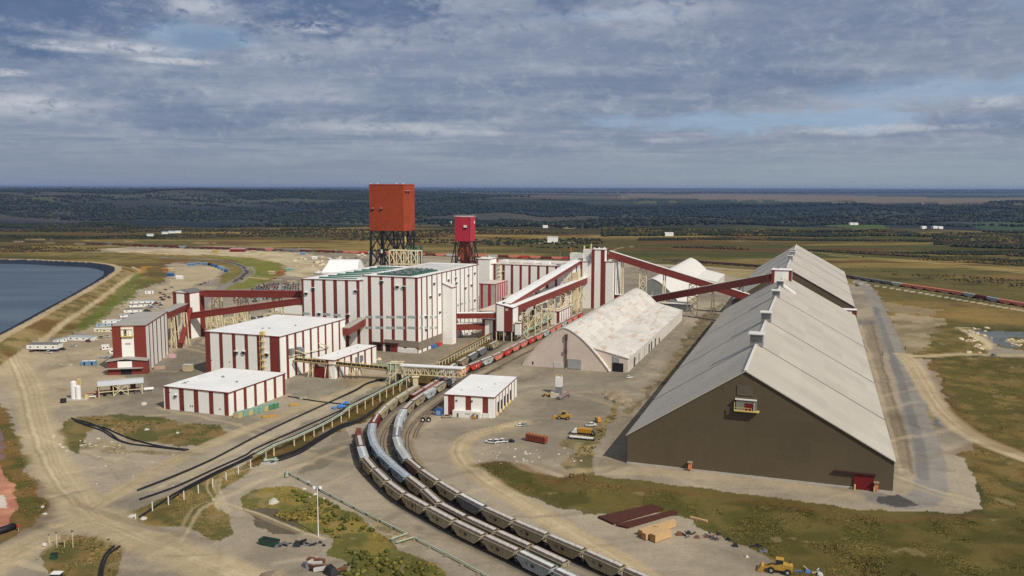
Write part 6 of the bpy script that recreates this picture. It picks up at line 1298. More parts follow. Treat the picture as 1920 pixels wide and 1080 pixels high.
def park(kind,color,u,v,h,label,group,xy=None):
    x,y=xy if xy else G(u,v); z=float(height(x,y)); k=(kind,color)
    if k not in VPROTO: o=VPROTO[k]=car(kind,color); o.location=(x,y,z); o.rotation_euler=(0,0,h); o['label']=label; o['group']=group; return o
    return dup(VPROTO[k],(x,y,z),h,label,group)
rv=random.Random(8); CC=['white','black','silver','grey','blue','white','maroon','dark green','silver','black','red','grey','tan']
def lot(rows,desc,group,dens=.86,h=None):
    for (u0,v0,u1,v1) in rows:
        a=np.array(G(u0,v0));b=np.array(G(u1,v1)); L_=np.linalg.norm(b-a); n=int(L_/3.1); d=(b-a)/L_; hh=math.atan2(d[1],d[0])+ (R(0) if h is None else h)
        for i in range(n):
            if rv.random()>dens: continue
            p=a+d*(i+.5)*L_/n; c=rv.choice(CC); k=rv.choice(['car','pickup','pickup']); park(k,c,0,0,hh+rv.choice([0,math.pi])+rv.uniform(-.05,.05),'%s %s parked %s'%(c,'car' if k=='car' else 'pickup',desc),group,xy=(p[0]+rv.uniform(-.2,.2),p[1]+rv.uniform(-.5,.5)))
lot([(492,533.5,562,532),(484,536.5,562,535),(478,540,562,538.5),(470,543.5,562,542),(484,547,562,545.5)],'in the crowded car park behind the upper red gallery','cars in the rear car park',.95)
lot([(436,560,548,555.5),(436,564,530,560),(438,568.5,500,565)],'in the lot seen between the two red galleries','cars between the red galleries',.8)
lot([(470,598,512,594)],'under the climbing red gallery','cars under the lower gallery',.7)
for i,(u,v,k,c,lb) in enumerate(((60,661,'car','maroon','dark maroon car in front of the nearest office trailer'),(91,662,'pickup','white','white pickup in front of the nearest office trailer'),(104,659,'car','blue','dark blue car half behind the white pickup'),(117,656,'pickup','dark green','dark green pickup at the end of the nearest trailer'),(137,650,'pickup','white','white pickup between the two nearest trailer groups'),(165,641,'pickup','maroon','maroon pickup at the right end of the second trailer'),(178,638,'car','white','white car beside the maroon pickup'),(190,634,'pickup','tan','tan pickup below the orange striped trailer'),(200,632,'pickup','white','white pickup beside the tan pickup'),(219,624,'pickup','red','red pickup beside the orange striped trailer'),
   (291,580,'car','white','white car in the left lot nearest the leftmost tower'),(297,576,'pickup','white','white pickup in the left lot beyond the white car'),(301,573,'car','blue','blue car in the left lot by the white pickup'),(292,570,'pickup','red','red pickup in the left lot'),(299,568,'car','white','white car next to the red pickup in the left lot'),(305,563,'pickup','dark green','dark green pickup in the left lot'),(318,559,'pickup','silver','silver pickup in the left lot by the tower'),(307,553,'car','red','red car at the top of the left lot'),(300,550,'car','black','black car at the top of the left lot'),(310,544,'car','blue','blue car on the slope above the left lot'),(322,540,'pickup','silver','silver pickup highest of the left lot'),(376,534,'car','black','black car on the pale pad left of the paved road'),(384,531.5,'car','red','red car on the pale pad left of the paved road'),(391,530,'pickup','white','white pickup on the pale pad left of the paved road'),(453,524,'car','black','black car driving on the paved loop road'),(515,523,'car','grey','lone grey car on the pale gravel beyond the loop road'),
   (920,831,'pickup','white','leftmost of the three white pickups parked in a row'),(931,830.5,'pickup','white','middle of the three white pickups parked in a row'),(942,829.5,'pickup','white','rightmost of the three white pickups parked in a row'),(956,829,'car','black','dark car right of the three white pickups'),(976,799,'car','white','white car alone on the gravel by the grey patch'),(984,798.5,'car','silver','silver car close beside the lone white car'),
   (1108,799,'pickup','white','white pickup behind the orange plough truck'),(838,783,'pickup','tan','brown tan pickup beside the small white building'),(1863,667,'car','grey','grey car on the track beside the settling pond'),(1180,709,'car','white','small white vehicle on the gravel between the arched and long sheds'),(866,624,'pickup','black','black pickup in the shade beyond the stair tower'),(876,621,'car','black','black car in the shade beyond the stair tower'),(884,619,'car','silver','silver car in the shade beyond the stair tower'))):
    park(k,c,u,v,{0:0}.get(i,(R(80) if 26<=i<=29 else R(-70) if u>800 else R(70))+rv.uniform(-.3,.3)),lb,'cars standing about the yard')
for i in range(34):
    f=rv.random(); u=206+ (318-206)*f+rv.uniform(-3,12); v=622-(622-548)*f+rv.uniform(-2,6); c=rv.choice(CC); k=rv.choice(['pickup','pickup','car']); park(k,c,u,v,R(70)+rv.uniform(-.4,.4),'%s %s among the trailers in the lot left of the leftmost towers'%(c,k),'cars among the left trailers')
for i in range(12):
    u=rv.uniform(575,690);v=rv.uniform(484,498); c=rv.choice(CC[:5]); park('pickup',c,u,v,rv.uniform(0,3),'%s pickup in the pale stone yard beyond the white fabric building'%c,'vehicles in the stone yard')
# wheel loaders
def loader(label,u,v,h,s=1.0):
    x,y=G(u,v); t=thing('wheel_loader',label,'loader',(x,y,0),h); Y_=VP['yellow']
    MB().prism([(-3.6,1.1),(-3.6,2.4),(-1.2,2.7),(.3,2.3),(1.8,1.7),(1.8,1.0)],'x',-1.1,1.1,Y_).build('body',t)
    MB().prism([(-1.3,2.3),(-1.1,3.7),(.5,3.7),(.8,2.3)],'x',-.8,.8,GLASS).build('cab',t); MB().box(-.9,.9,-1.3,.7,3.71,3.85,Y_).build('cab_roof',t)
    for yy in (-2.4,1.7):
        for s_ in (-1,1): wheel(t,s_*1.25,yy,.85,.6)
    for s_ in (-.7,.7): MB().beam((s_,1.2,2.0),(s_,4.0,.9),.25,Y_,.5).build('lift_arm',t)
    MB().prism([(3.8,.15),(3.7,1.5),(4.2,1.7),(5.3,.25),(5.2,.1)],'x',-1.55,1.55,Y_).build('bucket',t); MB().beam((.5,-2.8,2.6),(.5,-2.8,3.5),.18,TYRE).build('exhaust',t); t.scale=(s,)*3; return t
loader('yellow wheel loader standing side on in the yard right of the small white building',1056,786,R(78),1.15); loader('yellow wheel loader at the bottom edge among the debris',1459,1073,R(70),1.25)
# forklift and small plant
t=thing('forklift','yellow forklift in front of the small white building',"forklift",(*G(890,785),0),R(-20)); MB().prism([(-1.6,.4),(-1.6,1.5),(1,1.3),(1,.4)],'x',-.8,.8,VP['yellow']).build('body',t); g=MB()
for a in (-.7,.7):
    for b in (-1,.8): g.beam((a,b,1.4),(a,b,2.9),.12,TYRE)
g.box(-.8,.8,-1.1,.9,2.9,3.0,VP['yellow']); g.build('cage',t); MB().box(-.6,.6,1.1,1.3,.2,3.2,TYRE).build('mast',t)
for y in (-1,.7):
    for s_ in (-1,1): wheel(t,s_*.8,y,.35)
# plough truck and trailer
t=thing('dump_truck','white cab truck with orange box body and snow plough at the yard edge','truck',(*G(1092,815),0),R(72)); MB().prism([(2.6,.9),(2.6,2.9),(4.2,2.9),(4.6,1.9),(5.4,1.7),(5.4,.9)],'x',-1.2,1.2,VP['white']).build('cab',t); MB().box(-1.05,1.05,4.19,4.45,2.0,2.7,GLASS).build('windscreen',t)
MB().box(-.5,.5,-5,5,.7,1.0,TYRE).build('chassis',t); MB().faces([(-1.2,-4.6,1.3),(1.2,-4.6,1.3),(1.2,2.2,1.3),(-1.2,2.2,1.3),(-1.45,-5,3.4),(1.45,-5,3.4),(1.45,2.4,3.4),(-1.45,2.4,3.4)],[(0,3,2,1),(4,5,6,7),(0,1,5,4),(1,2,6,5),(2,3,7,6),(3,0,4,7)],VP['orange']).build('box_body',t)
MB().faces([(-1.5,-6.8,.4),(1.5,-6.8,.4),(1.4,-5.1,2.6),(-1.4,-5.1,2.6)],[(0,1,2,3)],TYRE).build('spreader',t); MB().box(-1.9,1.9,5.8,6.2,.2,1.5,mat('plough_steel',(.12,.1,.09),.5)).build('plough',t)
for y in (-3.6,-2.3,4):
    for s_ in (-1,1): wheel(t,s_*1.15,y,.52,.4)
t=thing('flatbed_trailer','long low flatbed trailer with a white deck beside the orange truck','trailer',(*G(1090,824),0),R(72)); MB().box(-1.3,1.3,-6,6,1.0,1.3,mat('white_deck',(.62,.60,.55),.6)).build('deck',t); MB().box(-.5,.5,-6.4,7,.6,.99,TYRE).build('chassis',t)
for y in (-4.6,-3.4,4):
    for s_ in (-1,1): wheel(t,s_*1.1,y,.5,.35)
MB().box(-1.25,1.25,-7.4,-6.4,.9,1.1,mat('plough_steel',(.12,.1,.09),.5)).build('ramp',t)
t=thing('orange_spreader','orange and black machine beside the white pickup','machine',(*G(1122,792),0),R(20)); MB().prism([(-1.5,.5),(-1.2,2.6),(.8,2.8),(1.5,1.2),(1.5,.5)],'x',-1,1,VP['orange']).build('hopper',t); MB().box(-.9,.9,1.6,2.4,.3,1.9,TYRE).build('engine',t)
for s_ in (-1,1): wheel(t,s_*1.0,-.6,.45)
# batching silo group
t=thing('mobile_silo','white square silo on grey legs with yellow top rail, right of the tracks','silo',(*G(1048,738),0),R(-12)); MB().box(-2,2,-2,2,4.6,10.2,mat('silo_white',(.70,.70,.67),.5,var=.07,scale=.6)).build('bin',t); MB().box(-2,2,-2,2,.2,4.55,STEEL).build('base_box',t)
g=MB()
for a in (-1.9,1.9):
    for b in (-1.9,1.9): g.beam((a,b,10.2),(a,b,11.4),.15,YEL)
for a,b,c,d in ((-1.9,-1.9,1.9,-1.9),(1.9,-1.9,1.9,1.9),(1.9,1.9,-1.9,1.9),(-1.9,1.9,-1.9,-1.9)): g.beam((a,b,11.4),(c,d,11.4),.15,YEL)
g.build('top_rail',t)
t=thing('mobile_conveyor','wheeled conveyor of grey and red steel pointing up beside the white silo','conveyor',(*G(1060,745),0),R(-38)); g=MB()
for s_ in (-1,0,1): g.beam((s_,-6.5,1.0),(s_,7,3.0),.45,[STEEL,mat('faded_red',(.4,.12,.1),.6),STEEL][s_+1],.6)
g.build('boom',t); MB().box(-1.4,1.4,-7.4,-5.6,.6,1.8,STEEL).build('tail_box',t)
for s_ in (-1,1): wheel(t,s_*1.4,-4.8,.5); wheel(t,s_*1.4,1.8,.5)
t=thing('concrete_blocks','cream concrete block stack left of the white silo','blocks',(*G(1040,745),0),R(-8)); MB().box(-2.6,2.6,-1.2,1.2,0,2.2,mat('cream_block',(.50,.45,.33),.8)).build('lower_course',t); MB().box(-2.4,-.2,-1.1,1.1,2.22,3.2,mat('cream_block',(.50,.45,.33),.8)).build('upper_course',t)
def junk(name,label,cat,u,v,h,seed,n,ext,hh,mats,group=None):
    t=thing(name,label,cat,(*G(u,v),0),h,group); r=random.Random(seed)
    for i in range(n):
        x=r.uniform(-ext[0],ext[0]);y=r.uniform(-ext[1],ext[1]);s=r.uniform(.3,1)*hh; g=MB(); a=r.uniform(0,3.14); dx=math.cos(a)*s*1.3;dy=math.sin(a)*s*1.3
        if r.random()<.5: g.beam((x-dx,y-dy,s*.25),(x+dx,y+dy,s*r.uniform(.2,1.0)),s*.45,r.choice(mats))
        else: g.faces([(x-s,y-s*.6,0),(x+s*.9,y-s*.7,0),(x+s,y+s*.6,0),(x-s*.8,y+s*.7,0),(x-s*.6,y-s*.3,s),(x+s*.5,y-s*.4,s*.8),(x+s*.6,y+s*.3,s*.9),(x-s*.5,y+s*.4,s*1.1)],[(4,5,6,7),(0,1,5,4),(1,2,6,5),(2,3,7,6),(3,0,4,7)],r.choice(mats))
        g.build('scrap_piece',t)
    return t
DM=[mat('scrap_black',(.02,.02,.022),.7,var=.3),mat('scrap_grey',(.12,.12,.13),.6,var=.3),mat('scrap_rust',(.16,.07,.04),.8,var=.3)]; LMX=[mat('scrap_pale',(.5,.48,.44),.7),mat('scrap_tan',(.42,.33,.2),.8)]
junk('scrap_machine','black and orange scrap machine left of the concrete blocks','scrap',1026,743,0,1,7,(2,1.5),1.6,DM+[VP['orange']])
junk('attachment','black machine attachment below the dirt mound','attachment',1140,749,0,2,5,(1,2),1.8,DM[:1]); junk('attachment','small yellow piece below the black attachment','attachment',1137,757,0,3,2,(.5,.6),1.0,[VP['yellow']])
junk('scrap_heap','dark heap of hoses and scrap right of the lumber stack','scrap',1308,1003,0,4,16,(8,3),1.3,DM); junk('scrap_heap','rusty scrap strip running right from the dark heap','scrap',1357,1013,R(-25),5,12,(6,1.6),1.1,DM+LMX[:1]); junk('scrap_heap','black tyre heap at the grass edge','scrap',1400,1024,R(-10),6,10,(5,1),1.2,DM[:1]); junk('scrap_heap','small dark pile right of the black tyre heap','scrap',1432,1034,R(-10),7,7,(3,1),1.0,DM)
junk('scrap_heap','small orange and grey scrap near the bottom debris','scrap',1396,1044,0,8,5,(2.5,1),.8,LMX+[VP['orange']]); junk('scrap_heap','blue and grey scrap right of the bottom loader','scrap',1518,1073,R(-20),9,9,(3.5,1.4),1.2,[VP['blue'],mat('bright_blue',(.08,.2,.5),.5)]+LMX); junk('scrap_heap','dark scrap pieces at the far bottom right of the debris','scrap',1560,1076,R(-30),10,6,(5,1),.7,DM+LMX)
junk('scrap_heap','long dark heap of netting beside the bottom puddle','scrap',562,1022,R(6),11,22,(8.5,1.6),1.5,DM[:2]); junk('pipe_heap','crossed black pipes and steel sections at the bottom','scrap',600,1068,R(-40),12,12,(7,3),2.6,DM+LMX[:1])
junk('scrap_heap','dark machinery jumble behind the stair tower','scrap',868,627,0,13,16,(10,5),2.2,DM+LMX[:1]); junk('scrap_heap','boneyard of stone blocks and pipes left of the entrance annex','scrap',128,684,R(0),14,22,(11,2.4),1.0,LMX+[mat('scrap_green',(.2,.26,.2),.7)]); junk('scrap_heap','blue and grey scrap behind the blue containers','scrap',200,672,0,15,12,(8,5),1.4,[mat('container_blue',(.13,.27,.42),.6)]+LMX+DM[1:2])
junk('scrap_heap','small steel jumble on the gravel beside the conveyor legs','scrap',640,690,0,16,5,(3,1.5),1.0,[MINT]); junk('scrap_heap','teal crates and hoses left of the truss bridge leg','scrap',714,684,0,17,14,(8,2.5),1.0,[MINT,mat('teal_crate',(.12,.28,.22),.6)]); junk('scrap_heap','yellow forklift and drums near the red door bay','scrap',708,675,0,18,5,(2,1),1.8,[VP['yellow'],BEI])
t=thing('dumpster','dark green dumpster by the bottom puddle','dumpster',(*G(505,1022),0),R(-22)); MB().faces([(-3.2,-1.3,.2),(3.2,-1.3,.2),(3.2,1.3,.2),(-3.2,1.3,.2),(-3.6,-1.5,2.2),(3.6,-1.5,2.2),(3.6,1.5,2.2),(-3.6,1.5,2.2)],[(0,3,2,1),(0,1,5,4),(1,2,6,5),(2,3,7,6),(3,0,4,7)],mat('dumpster_green',(.02,.07,.045),.6)).build('bin',t); MB().box(-3.3,3.3,-1.2,1.2,1.2,1.7,DM[0]).build('rubbish',t)
# rusty container gondola
t=thing('steel_hopper','rusty red open steel hopper lying on the gravel','hopper',(*G(1006,829),0),R(-33)); MB().box(-5.6,5.6,-1.4,1.4,.5,3.4,RR).build('shell',t)
for k in range(6): MB().box(-5.4+k*1.9,-4.2+k*1.9,-1.2,1.2,3.42,3.9,mat('orange_rust',(.32,.12,.04),.7)).build('load_block',t)
for k in range(7):
    MB().box(-5.4+k*1.75,-5.2+k*1.75,-1.52,-1.41,.5,3.4,RR).build('rib',t)
for x in (-4,4): MB().box(x-.5,x+.5,-1.2,1.2,0,.49,DM[0]).build('skid',t)
for i,u in enumerate((793,804)):
    t=thing('cable_reel','%s of two black reels with white hubs right of the tracks'%['left','right'][i],'reel',(*G(u,791),0),0); g=MB(); n=12
    for y0,y1,rr_ in ((-.8,-.65,1.2),(.65,.8,1.2),(-.64,.64,.7)):
        vs=[(rr_*math.cos(2*math.pi*k/n),y0,1.2+rr_*math.sin(2*math.pi*k/n)) for k in range(n)]+[(rr_*math.cos(2*math.pi*k/n),y1,1.2+rr_*math.sin(2*math.pi*k/n)) for k in range(n)]
        g.faces(vs,[(j,(j+1)%n,n+(j+1)%n,n+j) for j in range(n)]+[tuple(range(n)),tuple(range(n,2*n))],TYRE)
    g.build('spool',t); MB().box(-.45,.45,-.86,-.81,.8,1.7,TRIMW).build('hub',t)
t=thing('blue_container','blue steel box with a lid at the left wall of the small white building','container',(*G(823,778),0),R(-10)); MB().box(-2,2,-1.5,1.5,.1,3.6,mat('deep_blue',(.03,.10,.26),.5)).build('box',t); MB().box(-1,1,-.8,.8,3.61,4.6,DM[1]).build('engine_top',t); MB().box(-1.2,1.2,-1.58,-1.51,.6,2.8,mat('pale_blue',(.2,.3,.5),.5)).build('door',t)
t=thing('blue_lift','bright blue boom lift on the gravel strip above the pipe rack','lift',(*G(640,765),0),R(28)); BL=mat('lift_blue',(.06,.24,.62),.4); MB().box(-2.2,2.2,-1.1,1.1,.5,1.5,BL).build('base',t); MB().beam((-2,0,1.6),(3,0,3.2),.5,BL).build('boom',t); MB().box(2.6,4.2,-.7,.7,2.2,3.4,BL).build('basket',t); MB().box(-5.2,-3,-1.2,1.2,.3,1.1,BL).build('counter_box',t)
for x in (-1.5,1.5):
    for s_ in (-1,1): g=wheel(t,s_*1.1,x,.5)
# materials by the tracks
PLT=mat('rusty_plate',(.075,.022,.014),.8,var=.1,scale=.3,ribs=.6); 
for i,q in enumerate(([(1121,972),(1222,949),(1245,957),(1150,985)],[(1155,987),(1262,960),(1271,964),(1177,992)])):
    c=np.mean(wpts(q),0); t=thing('sheet_stack','%s stack of dark rust red steel sheets on the grass edge'%['wider','narrower'][i],'steel sheets',(c[0],c[1],0)); w=[(x-c[0],y-c[1]) for x,y in wpts(q)]
    MB().faces([(x,y,.25) for x,y in w]+[(x,y,.9) for x,y in w],[(4,5,6,7),(0,1,5,4),(1,2,6,5),(2,3,7,6),(3,0,4,7)],PLT).build('sheets',t)
    for f in (.1,.5,.9): a=np.array(w[0])*(1-f)+np.array(w[1])*f; b=np.array(w[3])*(1-f)+np.array(w[2])*f; e=(a-b)*.25; MB().beam((a[0]+e[0],a[1]+e[1],.12),(b[0],b[1],.12),.24,TIE).build('bearer',t)
WOOD=mat('fresh_lumber',(.52,.345,.17),.7,var=.1,scale=.7,ribs=.35); WD2=mat('lumber_end',(.42,.24,.09),.8,var=.2,scale=2)
for i,(u,v,lx,ly,hz_) in enumerate(((1215,1001,8,2.2,2.4),(1222,1007,8.5,2.2,2.6),(1239,1011,8.6,2.6,2.9),(1246,993,10.5,2,2.6))):
    t=thing('lumber_stack','%s bundle of fresh yellow lumber beside the rusty sheets'%['leftmost','second','nearest','rearmost'][i],'lumber',(*G(u,v),0),R(38),'bundles of lumber'); MB().box(-lx/2,lx/2,-ly/2,ly/2,.25,hz_,WOOD).build('boards',t)
    for x in (-lx*.35,lx*.35): MB().box(x-.15,x+.15,-ly/2-.1,ly/2+.1,0,.24,WD2).build('bearer',t)
    MB().box(-lx/2-.03,-lx/2-.004,-ly/2,ly/2,.25,hz_,WD2).build('cut_ends',t)
t=thing('timber_beam','single yellow beam lying in the grass right of the lumber','beam',(*G(1310,976),0),0); a=np.array(G(1294,972))-np.array(G(1310,976)); b=np.array(G(1326,980))-np.array(G(1310,976)); MB().beam((a[0],a[1],.5),(b[0],b[1],.5),.9,WOOD,.7).build('beam',t); MB().beam((-1,-1,.07),(-1.0,1,.07),.2,WD2).build('bearer',t)
CR=[mat('crate_straw',(.50,.42,.20),.6,ribs=.4),mat('crate_green',(.08,.22,.12),.6,ribs=.4),mat('crate_teal',(.20,.36,.30),.6,ribs=.4)]
pA=np.array(G(447,783));pB=np.array(G(514,765)); n=8
for i in range(n):
    p=pA+(pB-pA)*(i/(n-1)); m=CR[[0,2,0,2,2,0,1,1][i]]; t=thing('crate_bundle','%s crate from the left in the row beside the low striped hall, %s'%(ORD[i],['straw','teal','straw','teal','teal','straw','green','green'][i]),'crate',(p[0],p[1],0),GR,'row of crates'); MB().box(-1.9,1.9,-1.9,1.9,.15,2.9,m).build('crate',t); MB().box(-1.7,1.7,-1.7,1.7,2.91,3.1,CR[2]).build('cover',t)
for u,v,c,lb,sx in ((504,782,'yellow','yellow steel frame lying on the gravel below the crates',7),(551,760,'yellow','yellow platform on the gravel right of the crates',5),(568,748,'tan','tan crate behind the yellow platform',4)):
    t=thing('yellow_platform' if c=='yellow' else 'wooden_crate',lb,'frame' if c=='yellow' else 'crate',(*G(u,v),0),R(25)); MB().box(-sx/2,sx/2,-1,1,.4,.9,VP[c]).build('deck',t); MB().box(-sx/2,sx/2,-1.1,-.9,.1,1.4,VP[c]).build('rail',t)
t=thing('wooden_crate','large tan crate stack between the leftmost tower and the tall hall','crate',(*G(353,696),0),R(-6)); MB().box(-3,3,-2,2,.2,4.4,mat('crate_tan',(.48,.38,.24),.8,ribs=.6)).build('crate',t); MB().box(-3.2,3.2,-2.2,2.2,4.41,4.7,mat('crate_lid',(.5,.45,.36),.8)).build('lid',t)
t=thing('wooden_crate','long low tan box against the right wall of the leftmost tower','crate',(*G(300,692),0),hT); MB().box(-3.6,3.6,-1.6,1.6,.1,3.2,mat('crate_clay',(.42,.30,.22),.8)).build('crate',t); MB().box(-3.8,3.8,-1.8,1.8,3.21,3.5,STEEL).build('lid',t)
t=thing('tarp_bundle','pink wrapped bundle at the far corner of the leftmost tower','bundle',(*G(324,670),0),0); MB().faces([(-2.5,-1.4,0),(2.5,-1.4,0),(2.5,1.4,0),(-2.5,1.4,0),(-2,-1,2.4),(2,-1,2.1),(2,1,2.3),(-2,1,2.6)],[(4,5,6,7),(0,1,5,4),(1,2,6,5),(2,3,7,6),(3,0,4,7)],mat('pink_wrap',(.50,.30,.34),.7)).build('bundle',t)
# ---------------------------------------------------------------- office trailers
def trailer(label,u0,v0,u1,v1,wd,h,body,roof,stripe=None):
    p=np.array(G(u0,v0));q=np.array(G(u1,v1)); L_=float(np.linalg.norm(q-p)); a=math.atan2(q[1]-p[1],q[0]-p[0]); z=float(height(p[0],p[1])); t=thing('office_trailer',label,'trailer',(p[0],p[1],z),a,'office trailers at the left')
    MB().box(0,L_,0,wd,.3,h,body).build('body',t); MB().box(-.2,L_+.2,-.2,wd+.2,h+.01,h+.25,roof).build('roof',t); MB().box(.2,L_-.2,.3,wd-.3,0,.29,DARK).build('skirt',t)
    n=max(2,int(L_/5))
    for i in range(n): x=(i+.5)*L_/n; MB().box(x-.6,x+.6,-.06,-.004,1.5,2.5,GLASS).build('window',t)
    if stripe: 
        for x in (L_*.25,L_*.75): MB().box(x-.3,x+.3,-.05,-.003,.3,h,stripe).build('stripe',t)
    return t
OW=mat('trailer_white',(.74,.74,.71),.5,var=.05); SR=mat('slate_roof',(.16,.155,.15),.6); PB=mat('pale_blue_grey',(.34,.42,.46),.5); CRT=mat('trailer_cream',(.62,.57,.42),.6)
trailer('large white trailer block with dark roof, nearest of the trailers, cars before it',50,660,107,660,9,3.9,OW,SR)
trailer('white trailer with grey blue roof, second from the nearest',127,639,174,640,6,3.4,OW,PB)
trailer('long cream trailer with orange stripes left of the leftmost tower',176,624,228,624,4,3.4,CRT,OW,VP['orange'])
trailer('pale blue grey trailer behind the orange striped one',180,614,228,612,4,2.6,PB,PB)
trailer('narrow white trailer above the pale blue grey one',192,608,227,607,4,3.2,OW,OW)
trailer('small pale trailer at the foot of the dark roofed group',225,596,258,594,4,2.4,OW,PB)
trailer('white trailer with large dark roof in the upper trailer group',232,587,266,586,9,3.2,OW,SR)
trailer('long dark roofed trailer in the upper trailer group',243,577,284,575,7,3,OW,SR)
trailer('uppermost of the long white trailers, grey roof',244,571,288,570,6,3.4,OW,PB)
trailer('short white trailer standing alone above the others',272,552,288,551,4,3.2,OW,OW,VP['red'])
trailer('white trailer left of the entrance annex, larger of two',205,664,226,663,4,3.8,OW,OW); trailer('rounded white unit left of the entrance annex, smaller of two',191,657,205,656,4,3.6,OW,OW)
trailer('small white unit between the nearest trailers',107,645,126,641,4,3.2,OW,PB)
for i,(u,v) in enumerate(((160,685),(174,684.5))):
    t=thing('blue_container','%s of two light blue containers left of the entrance annex'%['left','right'][i],'container',(*G(u,v),0),R(0)); MB().box(-2.4,2.4,-1.3,1.3,.1,3.1,mat('container_blue',(.13,.27,.42),.6)).build('box',t); MB().box(-2.2,2.2,-1.2,1.2,3.11,3.25,OW).build('roof',t); MB().box(-.6,.6,-1.36,-1.31,.3,2.4,DARK).build('door',t)
for i,(u,v,c) in enumerate(((213,603,'white'),(222,601,'white'),(240,592,'silver'),(230,599,'white'),(248,590,'grey'),(262,585,'maroon'),(236,601,'yellow'),(245,597,'yellow'))):
    if c=='yellow': junk('excavator_parts','yellow machine parts beside the trailers, %s piece'%['left','right'][i-6],'machine',u,v,0,40+i,6,(3,1.5),1.6,[VP['yellow'],VP['yellow'],DM[0]])
    else: park('pickup',c,u,v,R(70),'%s pickup among the upper trailers, %s from the left'%(c,ORD[i]),'cars standing about the yard')
# tanks and loading canopy at near left
t=thing('tank_pair','pair of white upright tanks on a concrete slab with a yellow ladder cage','tank',(*G(143,749),0),R(8)); TW=mat('tank_white',(.74,.73,.72),.4,var=.05); MB().cyl((-1.3,.5),1.7,.5,10.6,TW,18,).cyl((-1.3,.5),1.7,10.6,11.2,TW,18,.6).build('tank',t); MB().cyl((1.5,-.6),1.55,.5,8.1,TW,18).cyl((1.5,-.6),1.55,8.1,8.6,TW,18,.5).build('tank',t)
MB().box(-5,7,-2.6,2.6,0,.5,CONC).build('slab',t); g=MB()
for a in (.9,2.6):
    for b in (.2,1.8): g.beam((a,b,8),(a,b,12),.16,YEL)
for z in (9.2,10.6,12): g.beam((.9,.2,z),(2.6,.2,z),.3,YEL); g.beam((.9,1.8,z),(2.6,1.8,z),.3,YEL)
g.build('ladder_cage',t); MB().box(5.2,6.8,-1,1,.52,2.6,YEL).build('pump',t)
t=thing('cable_drum','dark round reel at the left end of the tank slab','reel',(*G(119,755),0),0); MB().cyl((0,0),1.6,0,2.4,DM[0],12).build('drum',t); MB().cyl((0,0),.5,2.41,2.8,DM[1],8).build('hub',t)
p=np.array(G(186,745));q=np.array(G(267,738)); L_=float(np.linalg.norm(q-p)); ang=math.atan2(q[1]-p[1],q[0]-p[0]); x_,y_=p; 
def zw(x,y,v):
    lo,hi=-10.,60.
    for _ in range(40):
        m=(lo+hi)/2; vv=project(np.array([x]),np.array([y]),np.array([m]))[1][0]; lo,hi=(m,hi) if vv>v else (lo,m)
    return lo
ze=zw(x_,y_,724.5); t=thing('loading_canopy','open sided shed with a pale metal roof and buff frame beside the white tanks','shed',(x_,y_,0),ang)
MB().faces([(-.8,-.8,ze),(L_+1,-.8,ze),(L_+1,4.5,ze+1.5),(-.8,4.5,ze+1.5),(-.8,-.8,ze+.35),(L_+1,-.8,ze+.35),(L_+1,4.5,ze+1.85),(-.8,4.5,ze+1.85)],[(4,5,6,7),(0,3,2,1),(0,1,5,4),(1,2,6,5),(3,0,4,7)],mat('pale_metal_roof',(.52,.54,.54),.45,var=.05,ribs=.8)).build('roof',t)
MB().faces([(-.8,4.52,ze+1.5),(L_+1,4.52,ze+1.5),(L_+1,11,ze+.9),(-.8,11,ze+.9),(-.8,4.52,ze+1.87),(L_+1,4.52,ze+1.87),(L_+1,11,ze+1.3),(-.8,11,ze+1.3)],[(4,5,6,7),(0,3,2,1),(1,2,6,5),(3,0,4,7),(2,3,7,6)],mat('pinkish_metal_roof',(.56,.51,.49),.45,var=.05,ribs=.8)).build('roof',t)
g=MB()
for x in (0,L_*.33,L_*.67,L_):
    for y in (0,10.5): g.beam((x,y,0),(x,y,ze),.35,BEI)
g.beam((0,0,ze*.45),(L_,0,ze*.45),.35,BEI); g.beam((L_*.33,0,0),(L_*.67,0,ze),.28,BEI); g.beam((L_*.33,0,ze),(L_*.67,0,0),.28,BEI); g.beam((L_*.33,0,0),(L_*.5,0,ze),.22,BEI); g.build('frame',t)
MB().box(-.9,-.6,0,10.5,.05,ze+.8,RED).build('side_panel',t); MB().box(L_*.25,L_*.4,9,10,.05,ze*.9,RED).build('back_panel',t); MB().box(L_*.72,L_*.85,9,10,.05,ze*.9,RED).build('back_panel',t)
for k,x in enumerate((3,8,12,20)): MB().cyl((x,2),.9,.05,1.7,DM[k%2],10).build('drum',t)
MB().tube([(-7,3,2.6),(-1,3,2.4)],.7,mat('rust_tank',(.34,.2,.13),.7),8).build('pipe_tank',t)
t=thing('white_pipe_unit','white horizontal vessel at the right end of the open sided shed','tank',(*G(275,734),0),ang); MB().tube([(-1.5,0,1.6),(4,0,1.6)],.9,OW,10).build('vessel',t); MB().box(-1,-.5,-.8,.8,0,.8,STEEL).build('saddle',t); MB().box(3,3.5,-.8,.8,0,.8,STEEL).build('saddle',t)
t=thing('white_bench','low white unit on yellow feet between tanks and open shed','equipment',(*G(172,747),0),ang); MB().box(-2.4,2.4,-.5,.5,1.0,1.5,OW).build('deck',t); [MB().box(x-.15,x+.15,-.4,.4,0,.99,YEL).build('foot',t) for x in (-2,2)]
